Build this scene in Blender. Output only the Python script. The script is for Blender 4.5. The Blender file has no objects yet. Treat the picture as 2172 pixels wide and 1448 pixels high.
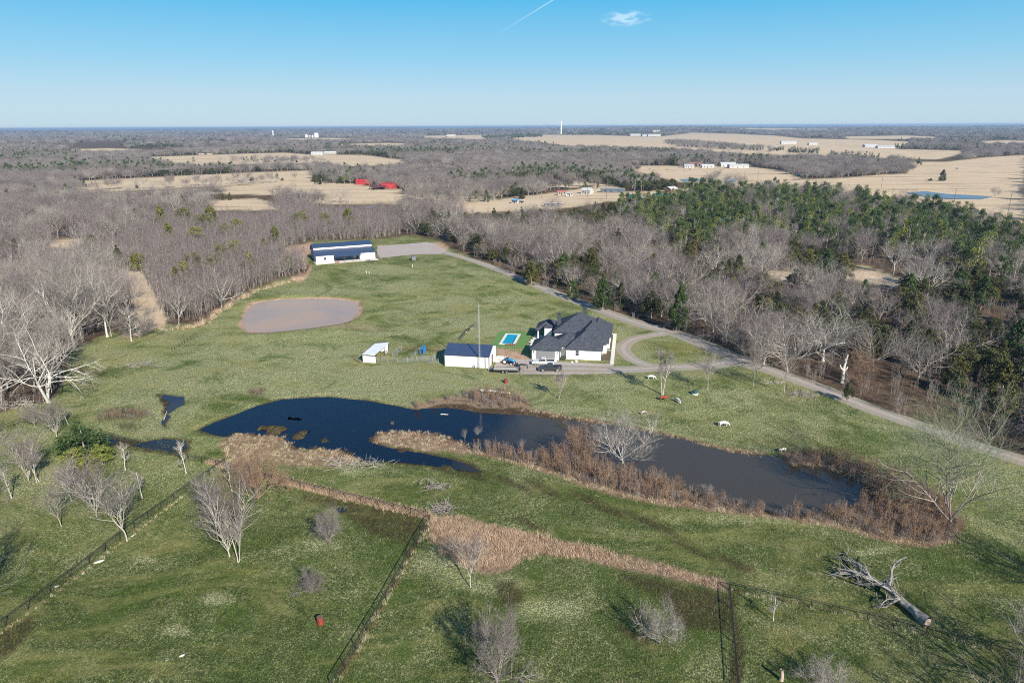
import bpy, bmesh, math, random
import numpy as np
from mathutils import Vector, Matrix
R = math.radians
S = bpy.context.scene
COL = S.collection
rng = np.random.default_rng(7)
random.seed(7)

# ------------------------------------------------------------------ camera, sky, sun, exposure
CAM_H = 60.0
FPX = 1448.0
PITCH = R(17.5)
ROLL = math.atan(10 / 2172)
_f = np.array([0, math.cos(PITCH), -math.sin(PITCH)])
_r0 = np.array([1., 0, 0]); _u0 = np.array([0, math.sin(PITCH), math.cos(PITCH)])
_r = math.cos(ROLL) * _r0 - math.sin(ROLL) * _u0
_u = math.sin(ROLL) * _r0 + math.cos(ROLL) * _u0
cam_d = bpy.data.cameras.new("camera"); cam = bpy.data.objects.new("camera", cam_d); COL.objects.link(cam)
cam_d.sensor_width = 36.0; cam_d.lens = 36.0 * FPX / 2172.0
cam_d.clip_start = 0.5; cam_d.clip_end = 120000.0
cam.matrix_world = Matrix(((_r[0], _u[0], -_f[0], 0), (_r[1], _u[1], -_f[1], 0), (_r[2], _u[2], -_f[2], CAM_H), (0, 0, 0, 1)))
S.camera = cam
S.view_settings.view_transform = 'Standard'; S.view_settings.look = 'None'
S.view_settings.exposure = 0.8; S.view_settings.gamma = 1.0; S.view_settings.use_curve_mapping = False
SUN_EL = R(31.0); SUN_AZ = R(151.0)      # azimuth clockwise from +Y (view direction); the sun stands behind the camera to the right
w = bpy.data.worlds.new("World"); S.world = w; w.use_nodes = True
nt = w.node_tree; nt.nodes.clear()
sky = nt.nodes.new('ShaderNodeTexSky'); sky.sky_type = 'NISHITA'; sky.sun_disc = False
sky.sun_elevation = SUN_EL; sky.sun_rotation = SUN_AZ; sky.altitude = 100; sky.air_density = 1.0; sky.dust_density = 0.6; sky.ozone_density = 2.0
# the clear winter sky: the physical sky, graded from pale at the horizon to strong blue higher up as the photograph shows it
geo = nt.nodes.new('ShaderNodeTexCoord'); sep = nt.nodes.new('ShaderNodeSeparateXYZ'); nt.links.new(geo.outputs['Generated'], sep.inputs[0])
rmp = nt.nodes.new('ShaderNodeValToRGB'); cr = rmp.color_ramp
cr.elements[0].position = 0.0; cr.elements[0].color = (4.7, 6.1, 7.1, 1)
cr.elements[1].position = 1.0; cr.elements[1].color = (0.4, 1.3, 3.6, 1)
for ps, c in ((0.04, (4.0, 5.9, 7.2)), (0.085, (2.4, 5.3, 7.4)), (0.16, (0.62, 4.2, 7.2)), (0.35, (0.5, 2.4, 5.4))):
    el = cr.elements.new(ps); el.color = c + (1,)
nt.links.new(sep.outputs[2], rmp.inputs[0])
mx = nt.nodes.new('ShaderNodeMix'); mx.data_type = 'RGBA'; mx.inputs[0].default_value = 0.9
bg = nt.nodes.new('ShaderNodeBackground'); bg.inputs['Strength'].default_value = 0.068
wo = nt.nodes.new('ShaderNodeOutputWorld')
# one thin cloud wisp and one vapour trail, fixed directions in the sky
def _dir(px, py):
    d = _f + (px - 1086) / FPX * _r - (py - 724) / FPX * _u; return d / np.linalg.norm(d)
def _m(op, a, b=0.0, c=None):
    x = nt.nodes.new('ShaderNodeMath'); x.operation = op
    for i, v in enumerate((a, b) if c is None else (a, b, c)):
        if hasattr(v, 'node'): nt.links.new(v, x.inputs[i])
        else: x.inputs[i].default_value = v
    return x.outputs[0]
def _dot(v):
    x = nt.nodes.new('ShaderNodeVectorMath'); x.operation = 'DOT_PRODUCT'; nt.links.new(geo.outputs['Generated'], x.inputs[0]); x.inputs[1].default_value = tuple(v); return x.outputs['Value']
nz = nt.nodes.new('ShaderNodeTexNoise'); nz.inputs['Scale'].default_value = 60; nz.inputs['Detail'].default_value = 5
mp = nt.nodes.new('ShaderNodeMapping'); mp.inputs['Scale'].default_value = (1, 1, 3.5); nt.links.new(geo.outputs['Generated'], mp.inputs[0]); nt.links.new(mp.outputs[0], nz.inputs[0])
cc = _dir(1328, 40); ex = np.cross(cc, [0, 0, 1]); ex /= np.linalg.norm(ex); ey = np.cross(ex, cc)
ax_ = _m('MULTIPLY', _dot(ex), 1 / 0.036); ay_ = _m('MULTIPLY', _dot(ey), 1 / 0.0105)
rr_ = _m('SQRT', _m('ADD', _m('MULTIPLY', ax_, ax_), _m('MULTIPLY', ay_, ay_)))
cl_ = _m('MULTIPLY', _m('MAXIMUM', _m('SUBTRACT', 1.0, rr_), 0.0), _m('MULTIPLY', nz.outputs[0], 1.5)); cl_ = _m('MULTIPLY', cl_, _m('MAXIMUM', _m('SUBTRACT', _m('MULTIPLY', nz.outputs[0], 4.0), 1.55), 0.0)); cl_ = _m('MINIMUM', cl_, 0.42); cl_ = _m('MULTIPLY', cl_, _m('GREATER_THAN', _dot(cc), 0.9))
t0 = _dir(1045, 79); t1 = _dir(1172, 1); tn = np.cross(t0, t1); tn /= np.linalg.norm(tn); te = unit_ = (t1 - t0) / np.linalg.norm(t1 - t0)
ln_ = _m('MAXIMUM', _m('SUBTRACT', 1.0, _m('MULTIPLY', _m('ABSOLUTE', _dot(tn)), 1 / 0.0009)), 0.0)
al_ = _m('MINIMUM', _m('MAXIMUM', _m('DIVIDE', _m('SUBTRACT', _dot(te), float(t0 @ te)), float((t1 - t0) @ te)), 0.0), 1.0)
ln_ = _m('MULTIPLY', _m('MULTIPLY', ln_, al_), _m('GREATER_THAN', _dot(t0), 0.9)); ln_ = _m('MULTIPLY', ln_, 0.55)
wh = nt.nodes.new('ShaderNodeMix'); wh.data_type = 'RGBA'; wh.inputs[7].default_value = (8.0, 9.0, 9.8, 1); nt.links.new(_m('MAXIMUM', cl_, ln_), wh.inputs[0]); nt.links.new(mx.outputs[2], wh.inputs[6])
nt.links.new(sky.outputs[0], mx.inputs[6]); nt.links.new(rmp.outputs[0], mx.inputs[7]); nt.links.new(wh.outputs[2], bg.inputs[0]); nt.links.new(bg.outputs[0], wo.inputs[0])
sun_d = bpy.data.lights.new("sun", 'SUN'); sun_d.energy = 4.9; sun_d.angle = R(0.5); sun_d.color = (1.0, 0.94, 0.83)
sun = bpy.data.objects.new("sun", sun_d); COL.objects.link(sun)
sdir = Vector((math.sin(SUN_AZ) * math.cos(SUN_EL), math.cos(SUN_AZ) * math.cos(SUN_EL), math.sin(SUN_EL)))
sun.rotation_euler = sdir.to_track_quat('Z', 'Y').to_euler()
S.cycles.use_denoising = False
S.cycles.pixel_filter_type = 'BLACKMAN_HARRIS'; S.cycles.filter_width = 1.05
S.cycles.max_bounces = 6; S.cycles.diffuse_bounces = 3; S.cycles.glossy_bounces = 3; S.cycles.transmission_bounces = 3
S.cycles.volume_bounces = 0; S.cycles.transparent_max_bounces = 8
S.cycles.caustics_reflective = False; S.cycles.caustics_refractive = False

# ------------------------------------------------------------------ places: a sight line of the photograph met with the ground
def G(px, py, z=0.0):
    d = _f + (px - 1086) / FPX * _r - (py - 724) / FPX * _u
    t = (z - CAM_H) / d[2]
    return np.array([d[0] * t, d[1] * t, z])
def toimg(X, Y, Z=0.0):
    X = np.asarray(X, float); Y = np.asarray(Y, float)
    dx, dy, dz = X, Y, Z - CAM_H
    c = dx * _f[0] + dy * _f[1] + dz * _f[2]
    c = np.where(c < 1, 1e9, c)
    a = dx * _r[0] + dy * _r[1] + dz * _r[2]; b = dx * _u[0] + dy * _u[1] + dz * _u[2]
    return 1086 + FPX * a / c, 724 - FPX * b / c
def Gp(poly): return np.array([G(x, y)[:2] for x, y in poly])

def inpoly(x, y, P):
    P = np.asarray(P, float); ins = np.zeros(np.shape(x), bool); n = len(P); j = n - 1
    for i in range(n):
        xi, yi = P[i]; xj, yj = P[j]
        if yi != yj:
            c = ((yi > y) != (yj > y)) & (x < (xj - xi) * (y - yi) / (yj - yi) + xi)
            ins ^= c
        j = i
    return ins
def polydist(x, y, P, closed=True):
    P = np.asarray(P, float); d = np.full(np.shape(x), 1e18); n = len(P)
    for i in range(n if closed else n - 1):
        a = P[i]; b = P[(i + 1) % n]; ab = b - a; L = ab @ ab + 1e-12
        t = np.clip(((x - a[0]) * ab[0] + (y - a[1]) * ab[1]) / L, 0, 1)
        d = np.minimum(d, (x - a[0] - t * ab[0]) ** 2 + (y - a[1] - t * ab[1]) ** 2)
    return np.sqrt(d)
def sdf(x, y, P):   # negative inside
    d = polydist(x, y, P); return np.where(inpoly(x, y, P), -d, d)
def sstep(a, b, x): t = np.clip((x - a) / (b - a), 0, 1); return t * t * (3 - 2 * t)

# cheap smooth value noise for shapes
_perm = np.random.default_rng(3).random((256, 256))
def vnoise(x, y, s, k=0):
    x = np.asarray(x, float) / s + 17.3 * k; y = np.asarray(y, float) / s + 5.7 * k
    xi = np.floor(x).astype(np.int64); yi = np.floor(y).astype(np.int64); fx = x - xi; fy = y - yi
    fx = fx * fx * (3 - 2 * fx); fy = fy * fy * (3 - 2 * fy)
    g = lambda a, b: _perm[a & 255, b & 255]
    return (g(xi, yi) * (1 - fx) * (1 - fy) + g(xi + 1, yi) * fx * (1 - fy) + g(xi, yi + 1) * (1 - fx) * fy + g(xi + 1, yi + 1) * fx * fy) * 2 - 1

POND_LONG = [(427,908),(455,895),(500,878),(545,860),(600,846),(690,841),(770,848),(830,858),(880,868),(944,860),(979,860),(1008,868),(1054,868),(1106,869),(1135,872),(1170,881),(1219,890),(1298,900),(1340,908),(1390,917),(1440,928),(1475,937),(1545,956),(1586,963),(1632,965),(1655,969),(1675,988),(1719,988),(1748,989),(1771,1001),(1806,1013),(1835,1030),(1847,1047),(1800,1070),(1720,1086),(1650,1084),(1570,1062),(1480,1040),(1400,1020),(1344,1002),(1250,985),(1170,970),(1126,963),(1054,950),(1007,948),(990,939),(967,930),(932,919),(880,912),(830,911),(800,915),(777,933),(800,943),(835,951),(893,960),(950,972),(990,984),(1020,998),(985,994),(930,985),(860,977),(800,974),(774,974),(733,951),(661,948),(632,945),(603,925),(574,919),(539,917),(525,916),(501,912),(478,922),(458,919)]
POND_TAN = [(515,682),(519,669),(530,651),(543,643),(567,637),(611,634),(664,633),(716,634),(753,640),(761,653),(758,664),(742,679),(724,685),(690,690),(664,694),(611,700),(572,703.5),(540,704),(527,703),(517,692)]
PLW = Gp(POND_LONG); PTW = Gp(POND_TAN)
def wob(P, k, amp=0.5, step=1.6):          # resample a shore line and roughen it
    out = []; n = len(P)
    for i in range(n):
        a = P[i]; b = P[(i + 1) % n]; m = max(1, int(np.hypot(*(b - a)) / step))
        for j in range(m): out.append(a + (b - a) * j / m)
    out = np.array(out)
    nx = vnoise(out[:, 0], out[:, 1], 2.3, k) * amp; ny = vnoise(out[:, 0], out[:, 1], 2.3, k + 1) * amp
    return out + np.stack([nx, ny], 1)
PLR = wob(PLW, 1, 0.55, 2.5); PTR = wob(PTW, 3, 0.4, 3.0)
WATER_L, WATER_T = -0.35, -0.25
ALGAE = np.array([(545,905),(590,885),(625,868),(670,862),(690,868),(650,884),(640,898),(690,915),(700,935),(640,930),(590,918)], float)
def height(x, y):
    x = np.asarray(x, float); y = np.asarray(y, float); d = np.hypot(x, y)
    h = 0.16 * vnoise(x, y, 26, 1) + 0.07 * vnoise(x, y, 9, 2) + 0.35 * vnoise(x, y, 90, 3) * sstep(150, 260, d)
    h = h - 0.45 * sstep(60, 400, d)*0
    far = sstep(3200, 9000, d)
    h = h + far * (26 * vnoise(x, y, 2600, 4) + 12 * vnoise(x, y, 1100, 5) + 6) + sstep(900, 3000, d) * 1.2 * vnoise(x, y, 500, 6)
    sh = np.shape(h); h = np.atleast_1d(h).astype(float); xf = np.atleast_1d(x); yf = np.atleast_1d(y)
    m = (yf > 75) & (yf < 280) & (np.abs(xf) < 150)
    if m.any():
        xs, ys = xf[m], yf[m]; hm = h[m]
        s = sdf(xs, ys, PLR)
        qx, qy = toimg(xs, ys); rough_ = np.where((qx < 980) & (qy > 895), 1.0, np.where((qx < 720), 0.35, 0.12))
        s = s + rough_ * (1.7 * vnoise(xs, ys, 3.6, 15) + 1.1 * vnoise(xs, ys, 1.7, 16))
        hm = np.where(s < 6, hm * sstep(1, 6, s), hm)
        hm = hm + np.where(s < 0, -0.35 - 0.9 * sstep(0, 5, -s), -0.35 * (1 - sstep(0, 2.2, s)))
        mat_ = 1 - sstep(-6, 8, sdf(qx, qy, ALGAE)); hm = hm + mat_ * np.clip(0.55 + 1.25 * vnoise(xs, ys, 3.0, 18) + 0.5 * vnoise(xs, ys, 1.3, 19), 0, 1.02) * (s < -0.5)
        t = sdf(xs, ys, PTR)
        hm = np.where(t < 6, hm * sstep(1, 6, t), hm)
        hm = hm + np.where(t < 0, -0.25 - 1.0 * sstep(0, 4, -t), -0.25 * (1 - sstep(0, 1.5, t)) + 0.55 * sstep(0.5, 4, t) * (1 - sstep(5, 13, t)))
        h[m] = hm
    # level ground under the yards and buildings
    for cx, cy, r0, r1 in ((8, 178, 34, 52), (-33, 176, 12, 22), (-75, 345, 34, 50)):
        k = sstep(r0, r1, np.hypot(xf - cx, yf - cy)); h = h * k
    return h.reshape(sh)
def hz(x, y): return float(height(np.array([x]), np.array([y]))[0])
def at(px, py):
    g = G(px, py)
    if math.hypot(g[0], g[1]) < 500:
        for _ in range(3): g = G(px, py, hz(g[0], g[1]))
    return Vector((g[0], g[1], hz(g[0], g[1])))

# ------------------------------------------------------------------ object helpers
def tagobj(o, label=None, cat=None, group=None, kind=None):
    if label: o['label'] = label
    if cat: o['category'] = cat
    if group: o['group'] = group
    if kind: o['kind'] = kind
    return o
def empty(name, label, cat, loc=(0, 0, 0), rz=0.0, group=None):
    o = bpy.data.objects.new(name, None); COL.objects.link(o); o.empty_display_size = 0.3
    o.location = loc; o.rotation_euler = (0, 0, rz)
    return tagobj(o, label, cat, group)
def mkmesh(name, V, F, mats, mi=None, smooth=False):
    me = bpy.data.meshes.new(name); V = np.asarray(V, float).reshape(-1, 3)
    if isinstance(F, np.ndarray):
        k = F.shape[1]; nf = len(F)
        me.vertices.add(len(V)); me.vertices.foreach_set('co', V.ravel())
        me.loops.add(nf * k); me.loops.foreach_set('vertex_index', F.ravel().astype(np.int32))
        me.polygons.add(nf); me.polygons.foreach_set('loop_start', np.arange(0, nf * k, k, dtype=np.int32))
    else:
        me.from_pydata([tuple(v) for v in V], [], F); nf = len(F)
    if not isinstance(mats, (list, tuple)): mats = [mats]
    for m in mats: me.materials.append(m)
    if mi is not None: me.polygons.foreach_set('material_index', np.asarray(mi, np.int32))
    if smooth: me.polygons.foreach_set('use_smooth', np.ones(nf, bool))
    me.update(calc_edges=True); me.validate()
    return me
def ob(name, me, parent=None, loc=(0, 0, 0), rz=0.0):
    o = bpy.data.objects.new(name, me); COL.objects.link(o)
    if parent: o.parent = parent
    o.location = loc; o.rotation_euler = (0, 0, rz)
    return o
class MB:
    """collects boxes, prisms, tubes; build() links them as one mesh object"""
    def __init__(s): s.v = []; s.f = []; s.n = 0
    def add(s, V, F):
        b = len(s.v); s.v += [tuple(map(float, p)) for p in V]; s.f += [tuple(b + i for i in q) for q in F]; return s
    def box(s, x0, x1, y0, y1, z0, z1, M=None):
        V = [Vector(p) for p in ((x0,y0,z0),(x1,y0,z0),(x1,y1,z0),(x0,y1,z0),(x0,y0,z1),(x1,y0,z1),(x1,y1,z1),(x0,y1,z1))]
        if M is not None: V = [M @ p for p in V]
        return s.add(V, [(0,3,2,1),(4,5,6,7),(0,1,5,4),(1,2,6,5),(2,3,7,6),(3,0,4,7)])
    def prism(s, prof, y0, y1, axis='y', M=None):     # profile in (x,z) swept along y
        n = len(prof); V = []
        for yy in (y0, y1):
            for a, b in prof:
                p = Vector((a, yy, b)) if axis == 'y' else Vector((yy, a, b))
                V.append(M @ p if M is not None else p)
        F = [tuple(range(n))[::-1], tuple(range(n, 2 * n))] + [(i, (i + 1) % n, n + (i + 1) % n, n + i) for i in range(n)]
        if axis != 'y': F = [q[::-1] for q in F]
        return s.add(V, F)
    def tube(s, pts, rad, sides=6, cap=True):
        pts = [Vector(p) for p in pts]; n = len(pts)
        rad = rad if isinstance(rad, (list, tuple)) else [rad] * n
        V = []; prev = None
        for i, p in enumerate(pts):
            t = (pts[min(i + 1, n - 1)] - pts[max(i - 1, 0)]).normalized()
            a = t.cross(Vector((0.13, 0.31, 0.94))) if prev is None else (prev - t * prev.dot(t))
            if a.length < 1e-4: a = t.cross(Vector((1, 0.2, 0)))
            a.normalize(); b = t.cross(a); prev = a
            for k in range(sides):
                an = 2 * math.pi * k / sides
                V.append(p + (a * math.cos(an) + b * math.sin(an)) * rad[i])
        F = [(i * sides + k, i * sides + (k + 1) % sides, (i + 1) * sides + (k + 1) % sides, (i + 1) * sides + k) for i in range(n - 1) for k in range(sides)]
        if cap: F += [tuple(range(sides))[::-1], tuple(range((n - 1) * sides, n * sides))]
        return s.add(V, F)
    def lathe(s, prof, c=(0, 0, 0), seg=14, M=None):
        V = []; n = len(prof)
        for r, z in prof:
            for k in range(seg):
                a = 2 * math.pi * k / seg; p = Vector((c[0] + r * math.cos(a), c[1] + r * math.sin(a), c[2] + z)); V.append(M @ p if M is not None else p)
        F = [(i * seg + k, i * seg + (k + 1) % seg, (i + 1) * seg + (k + 1) % seg, (i + 1) * seg + k) for i in range(n - 1) for k in range(seg)]
        F += [tuple(range(seg))[::-1], tuple(range((n - 1) * seg, n * seg))]
        return s.add(V, F)
    def build(s, name, mat, parent=None, loc=(0, 0, 0), rz=0.0, smooth=False):
        me = mkmesh(name, np.array(s.v), s.f, mat, smooth=smooth)
        return ob(name, me, parent, loc, rz)

# ------------------------------------------------------------------ materials
def hexc(r, g, b): 
    f = lambda c: (c / 255 / 12.92) if c / 255 <= 0.04045 else ((c / 255 + 0.055) / 1.055) ** 2.4
    return (f(r), f(g), f(b), 1)
class NT:
    def __init__(s, name):
        s.m = bpy.data.materials.new(name); s.m.use_nodes = True; s.t = s.m.node_tree; s.t.nodes.clear()
        s.out = s.n('ShaderNodeOutputMaterial'); s.b = s.n('ShaderNodeBsdfPrincipled'); s.l(s.b.outputs[0], s.out.inputs[0])
    def n(s, ty, **kw):
        x = s.t.nodes.new(ty)
        for k, v in kw.items(): setattr(x, k, v)
        return x
    def l(s, a, b): s.t.links.new(a, b)
    def put(s, sock, v):
        if hasattr(v, 'node'): s.l(v, sock)
        else: sock.default_value = v
    def noise(s, scale, detail=3, rough=0.55, vec=None, dist=0.0, dim='3D'):
        x = s.n('ShaderNodeTexNoise'); x.inputs['Scale'].default_value = scale; x.inputs['Detail'].default_value = detail
        x.inputs['Roughness'].default_value = rough; x.inputs['Distortion'].default_value = dist
        if vec is not None: s.l(vec, x.inputs['Vector'])
        return x.outputs[0]
    def ramp(s, v, a, b, c0=(0,0,0,1), c1=(1,1,1,1)):
        x = s.n('ShaderNodeValToRGB'); x.color_ramp.elements[0].position = a; x.color_ramp.elements[1].position = b
        x.color_ramp.elements[0].color = c0; x.color_ramp.elements[1].color = c1; s.l(v, x.inputs[0]); return x.outputs[0]
    def mix(s, f, a, b, mode='MIX'):
        x = s.n('ShaderNodeMix', data_type='RGBA', blend_type=mode); s.put(x.inputs[0], f); s.put(x.inputs[6], a); s.put(x.inputs[7], b); return x.outputs[2]
    def math(s, op, a, b=0.0, clamp=False):
        x = s.n('ShaderNodeMath', operation=op, use_clamp=clamp); s.put(x.inputs[0], a); s.put(x.inputs[1], b); return x.outputs[0]
    def pos(s): return s.n('ShaderNodeNewGeometry').outputs['Position']
    def objco(s): return s.n('ShaderNodeTexCoord').outputs['Object']
    def mapv(s, v, scale=(1,1,1), rot=(0,0,0)):
        x = s.n('ShaderNodeMapping'); x.inputs['Scale'].default_value = scale; x.inputs['Rotation'].default_value = rot; s.l(v, x.inputs[0]); return x.outputs[0]
    def bump(s, h, strength=0.5, dist=0.1):
        x = s.n('ShaderNodeBump'); x.inputs['Strength'].default_value = strength; x.inputs['Distance'].default_value = dist; s.l(h, x.inputs['Height'])
        s.l(x.outputs[0], s.b.inputs['Normal']); return x
    def fin(s, col=None, rough=0.8, metal=0.0, spec=None):
        if col is not None: s.put(s.b.inputs['Base Color'], col)
        s.put(s.b.inputs['Roughness'], rough); s.b.inputs['Metallic'].default_value = metal
        if spec is not None: s.b.inputs['Specular IOR Level'].default_value = spec
        return s.m
def simple(name, col, rough=0.7, metal=0.0, var=0.12, scale=3.0, spec=None, bump=0.0):
    """plain material with a little wear and tone variation"""
    t = NT(name); o = t.objco(); n = t.noise(scale, 4, 0.6, o); k = t.ramp(n, 0.3, 0.7)
    c = tuple(col[:3]) + (1,); d = tuple(x * (1 - var * 2) for x in col[:3]) + (1,)
    if bump: t.bump(t.noise(scale * 5, 3, 0.6, o), bump, 0.02)
    return t.fin(t.mix(k, d, c), rough, metal, spec)
# ------------------------------------------------------------------ ground
FIELDS = {  # open straw fields beyond the woods (outlines along their edges)
 'a': [(163,384),(300,378),(450,370),(560,365),(662,362),(660,386),(560,390),(440,396),(330,402),(200,408),(164,408)],
 'b': [(195,412),(440,400),(540,391),(664,386),(760,391),(790,396),(785,412),(700,412),(600,414),(480,412),(300,420),(200,422)],
 'c': [(440,426),(540,420),(600,436),(590,446),(450,446)],
 'd': [(290,334),(420,329),(600,324),(660,328),(770,329),(873,341),(850,349),(740,354),(700,348),(600,346),(420,352),(340,343)],
 'e': [(1080,294),(1144,286),(1260,287),(1389,291),(1467,283),(1560,285),(1640,288),(1700,294),(1850,297),(1940,302),(1900,317),(2065,321),(1990,338),(1865,336),(1700,329),(1640,331),(1560,327),(1490,320),(1420,316),(1338,313),(1209,310),(1106,299)],
 'f': [(2190,328),(2084,335),(2035,343),(1934,343),(1926,369),(1870,371),(1792,377),(1741,379),(1638,384),(1640,398),(1760,402),(1857,425),(1968,440),(2024,455),(2115,470),(2140,480),(2190,486)],
 'g': [(1317,352),(1410,352),(1583,353),(1660,362),(1700,378),(1640,386),(1590,404),(1500,390),(1441,386),(1364,368)],
 'h': [(955,440),(1000,432),(1080,420),(1150,412),(1224,402),(1276,390),(1310,395),(1327,408),(1470,400),(1480,410),(1389,426),(1286,428),(1209,441),(1106,446),(1000,452)],
 'i': [(690,414),(760,408),(800,402),(950,400),(1060,424),(960,440),(900,440),(830,432),(740,434),(660,432)],
 'j': [(98,510),(190,503),(195,524),(100,528)],
 'k': [(1790,566),(1832,563),(1920,596),(1905,612),(1850,602),(1795,592)],
 'l': [(1625,574),(1700,574),(1745,592),(1700,604),(1640,594)],
 'm': [(1790,290),(1920,288),(1990,291),(1980,295),(1800,295)],
 'n': [(900,288),(1010,286),(1090,285),(1090,291),(1020,297),(900,292)],
 'o': [(600,294),(700,292),(760,294),(740,297),(610,298)],
 'q': [(1150,388),(1230,384),(1270,390),(1220,398),(1160,398)],
 'r': [(860,356),(930,352),(990,354),(960,360),(880,361)],
 's': [(120,318),(230,315),(300,317),(240,321),(130,321)],
 't': [(700,306),(820,303),(900,305),(840,309),(720,309)],
 'u': [(1900,352),(2000,347),(2100,344),(2190,340),(2190,330),(2084,335),(1990,345)],
 'v': [(2060,300),(2140,298),(2190,300),(2190,305),(2100,306)],
 'w': [(1560,277),(1700,276),(1760,278),(1640,280)],
 'p': [(0,402),(14,402),(16,408),(0,410)],
}
HOMEFIELD = [(-60,1500),(-60,900),(60,862),(108,850),(140,800),(150,745),(235,702),(300,712),(345,688),(430,688),(470,652),(540,612),(600,590),(650,580),(655,560),(610,545),(600,524),(655,512),(790,508),(868,500),(930,508),(960,528),(1010,552),(1100,592),(1200,632),(1290,664),(1360,684),(1440,704),(1520,738),(1600,772),(1700,808),(1830,858),(1960,908),(2080,952),(2260,1010),(2260,1500)]
TRAIL = [(248,574),(298,574),(320,610),(348,660),(350,692),(300,714),(262,716),(285,680),(280,640),(262,600)]
DIRT = [ # reddish bare earth
 [(600,526),(655,512),(668,520),(650,545),(660,570),(655,592),(635,600),(610,580),(625,555),(600,540)],
 [(1055,742),(1100,748),(1126,760),(1130,775),(1075,772),(1056,765)],
 [(668,690),(700,688),(760,690),(800,692),(800,699),(720,702),(680,699)],
 [(1290,664),(1380,690),(1420,700),(1400,704),(1340,690)],
 [(875,520),(930,512),(960,526),(948,534),(900,520)],
]
REEDZONE = [(905,1098),(960,1092),(1040,1112),(1130,1135),(1250,1160),(1400,1195),(1535,1228),(1530,1250),(1420,1225),(1330,1208),(1230,1185),(1150,1178),(1080,1205),(1030,1215),(975,1200),(930,1170),(905,1140)]
STRAWLINE = [(452,972),(520,990),(700,1040),(920,1090),(918,1098),(700,1052),(500,998),(450,982)]
BANK = [(777,925),(800,907),(860,906),(932,914),(1000,936),(1060,948),(1130,962),(1250,985),(1344,1002),(1480,1040),(1570,1062),(1650,1085),(1720,1086),(1800,1070),(1850,1047),(1835,1025),(1771,998),(1700,985),(1670,980),(1660,960),(1720,962),(1800,978),(1880,1000),(1960,1036),(2020,1078),(2045,1120),(2030,1155),(1980,1165),(1900,1155),(1780,1120),(1640,1100),(1500,1085),(1400,1070),(1300,1050),(1180,1010),(1060,975),(1000,962),(900,955),(800,940)]
WESTBANK = [(470,925),(520,914),(600,922),(640,945),(740,952),(780,975),(720,990),(640,985),(560,975),(520,1000),(490,980),(462,940)]
NBANK = [(1000,870),(1106,866),(1170,876),(1219,885),(1298,895),(1390,911),(1475,931),(1545,950),(1632,960),(1610,972),(1545,964),(1475,945),(1390,925),(1298,906),(1219,896),(1120,878),(1000,876)]
NSHRUB = [(870,860),(930,845),(985,840),(1050,835),(1110,842),(1140,868),(1100,872),(1000,872),(940,866),(880,870)]
MARSH = [(335,838),(395,842),(385,865),(362,880),(352,905),(345,905),(352,870)]
MARSH2 = [(300,935),(345,925),(400,930),(402,960),(360,965),(300,955),(235,945),(200,930),(230,922)]
MUD = [[(160,780),(222,785),(215,795),(140,788)],[(205,880),(250,866),(310,870),(330,884),(260,892),(210,892)],[(250,898),(285,896),(290,910),(255,910)],
  [(640,1046),(760,1060),(880,1090),(900,1110),(850,1150),(780,1130),(720,1080),(640,1060)],[(1045,1228),(1090,1235),(1110,1270),(1080,1285),(1040,1270)],
  [(1290,1210),(1500,1250),(1540,1262),(1530,1330),(1440,1330),(1380,1260)],[(1535,1250),(1550,1250),(1566,1448),(1530,1448)],
  [(-20,1350),(60,1300),(70,1330),(20,1390),(-20,1400)],[(530,826),(565,828),(562,838),(535,838)]]
PALE = [(480,800,220,28),(820,790,130,26),(760,830,190,14),(260,760,110,20),(1000,640,110,14),(820,575,90,10),(1240,820,100,14),(1180,870,90,10),(1560,840,70,14),(1325,725,40,45),(1290,672,60,14),(1040,700,70,14),(1130,680,60,8),(700,620,110,10),(480,690,60,10),(880,640,60,16),(120,250,110,26),(330,780,60,18),(380,850,40,10),(560,750,180,22),(700,760,160,26),(900,800,200,26),(640,830,160,16),(860,610,60,18),(300,1180,30,12),(450,1270,45,18),(370,1335,35,14),(690,975,70,22),(760,1000,40,12),(1040,1235,90,25),(1480,780,60,14),(690,1160,40,14),(1320,740,60,30),(1000,690,70,30),(1090,830,120,26),(1100,690,50,12),(1860,1170,60,8),(1650,1100,300,18),(2090,985,60,8),(960,1180,90,60),(1150,1290,80,30),(300,870,120,30),(330,920,60,14),(480,760,60,20)]
OLIVE = [(1330,740,36,40),(1450,740,80,22),(1180,790,120,8),(1660,1360,60,30),(220,1090,30,14),(1440,1100,150,18),(520,1210,70,12),(320,1420,50,16),(1640,1300,30,20),(100,1440,80,14),(900,620,60,20),(980,650,40,14),(540,610,60,8)]
DARKSPOT = [(930,990,90,10),(1000,1005,60,14),(1150,1035,55,14),(1090,1028,60,10),(1290,1080,70,14),(1400,1120,90,12),(1480,1170,60,10),(1560,1195,50,14),(1120,1110,50,10),(1250,1060,60,12),(1330,1340,60,12),(700,1120,30,10)]

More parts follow.
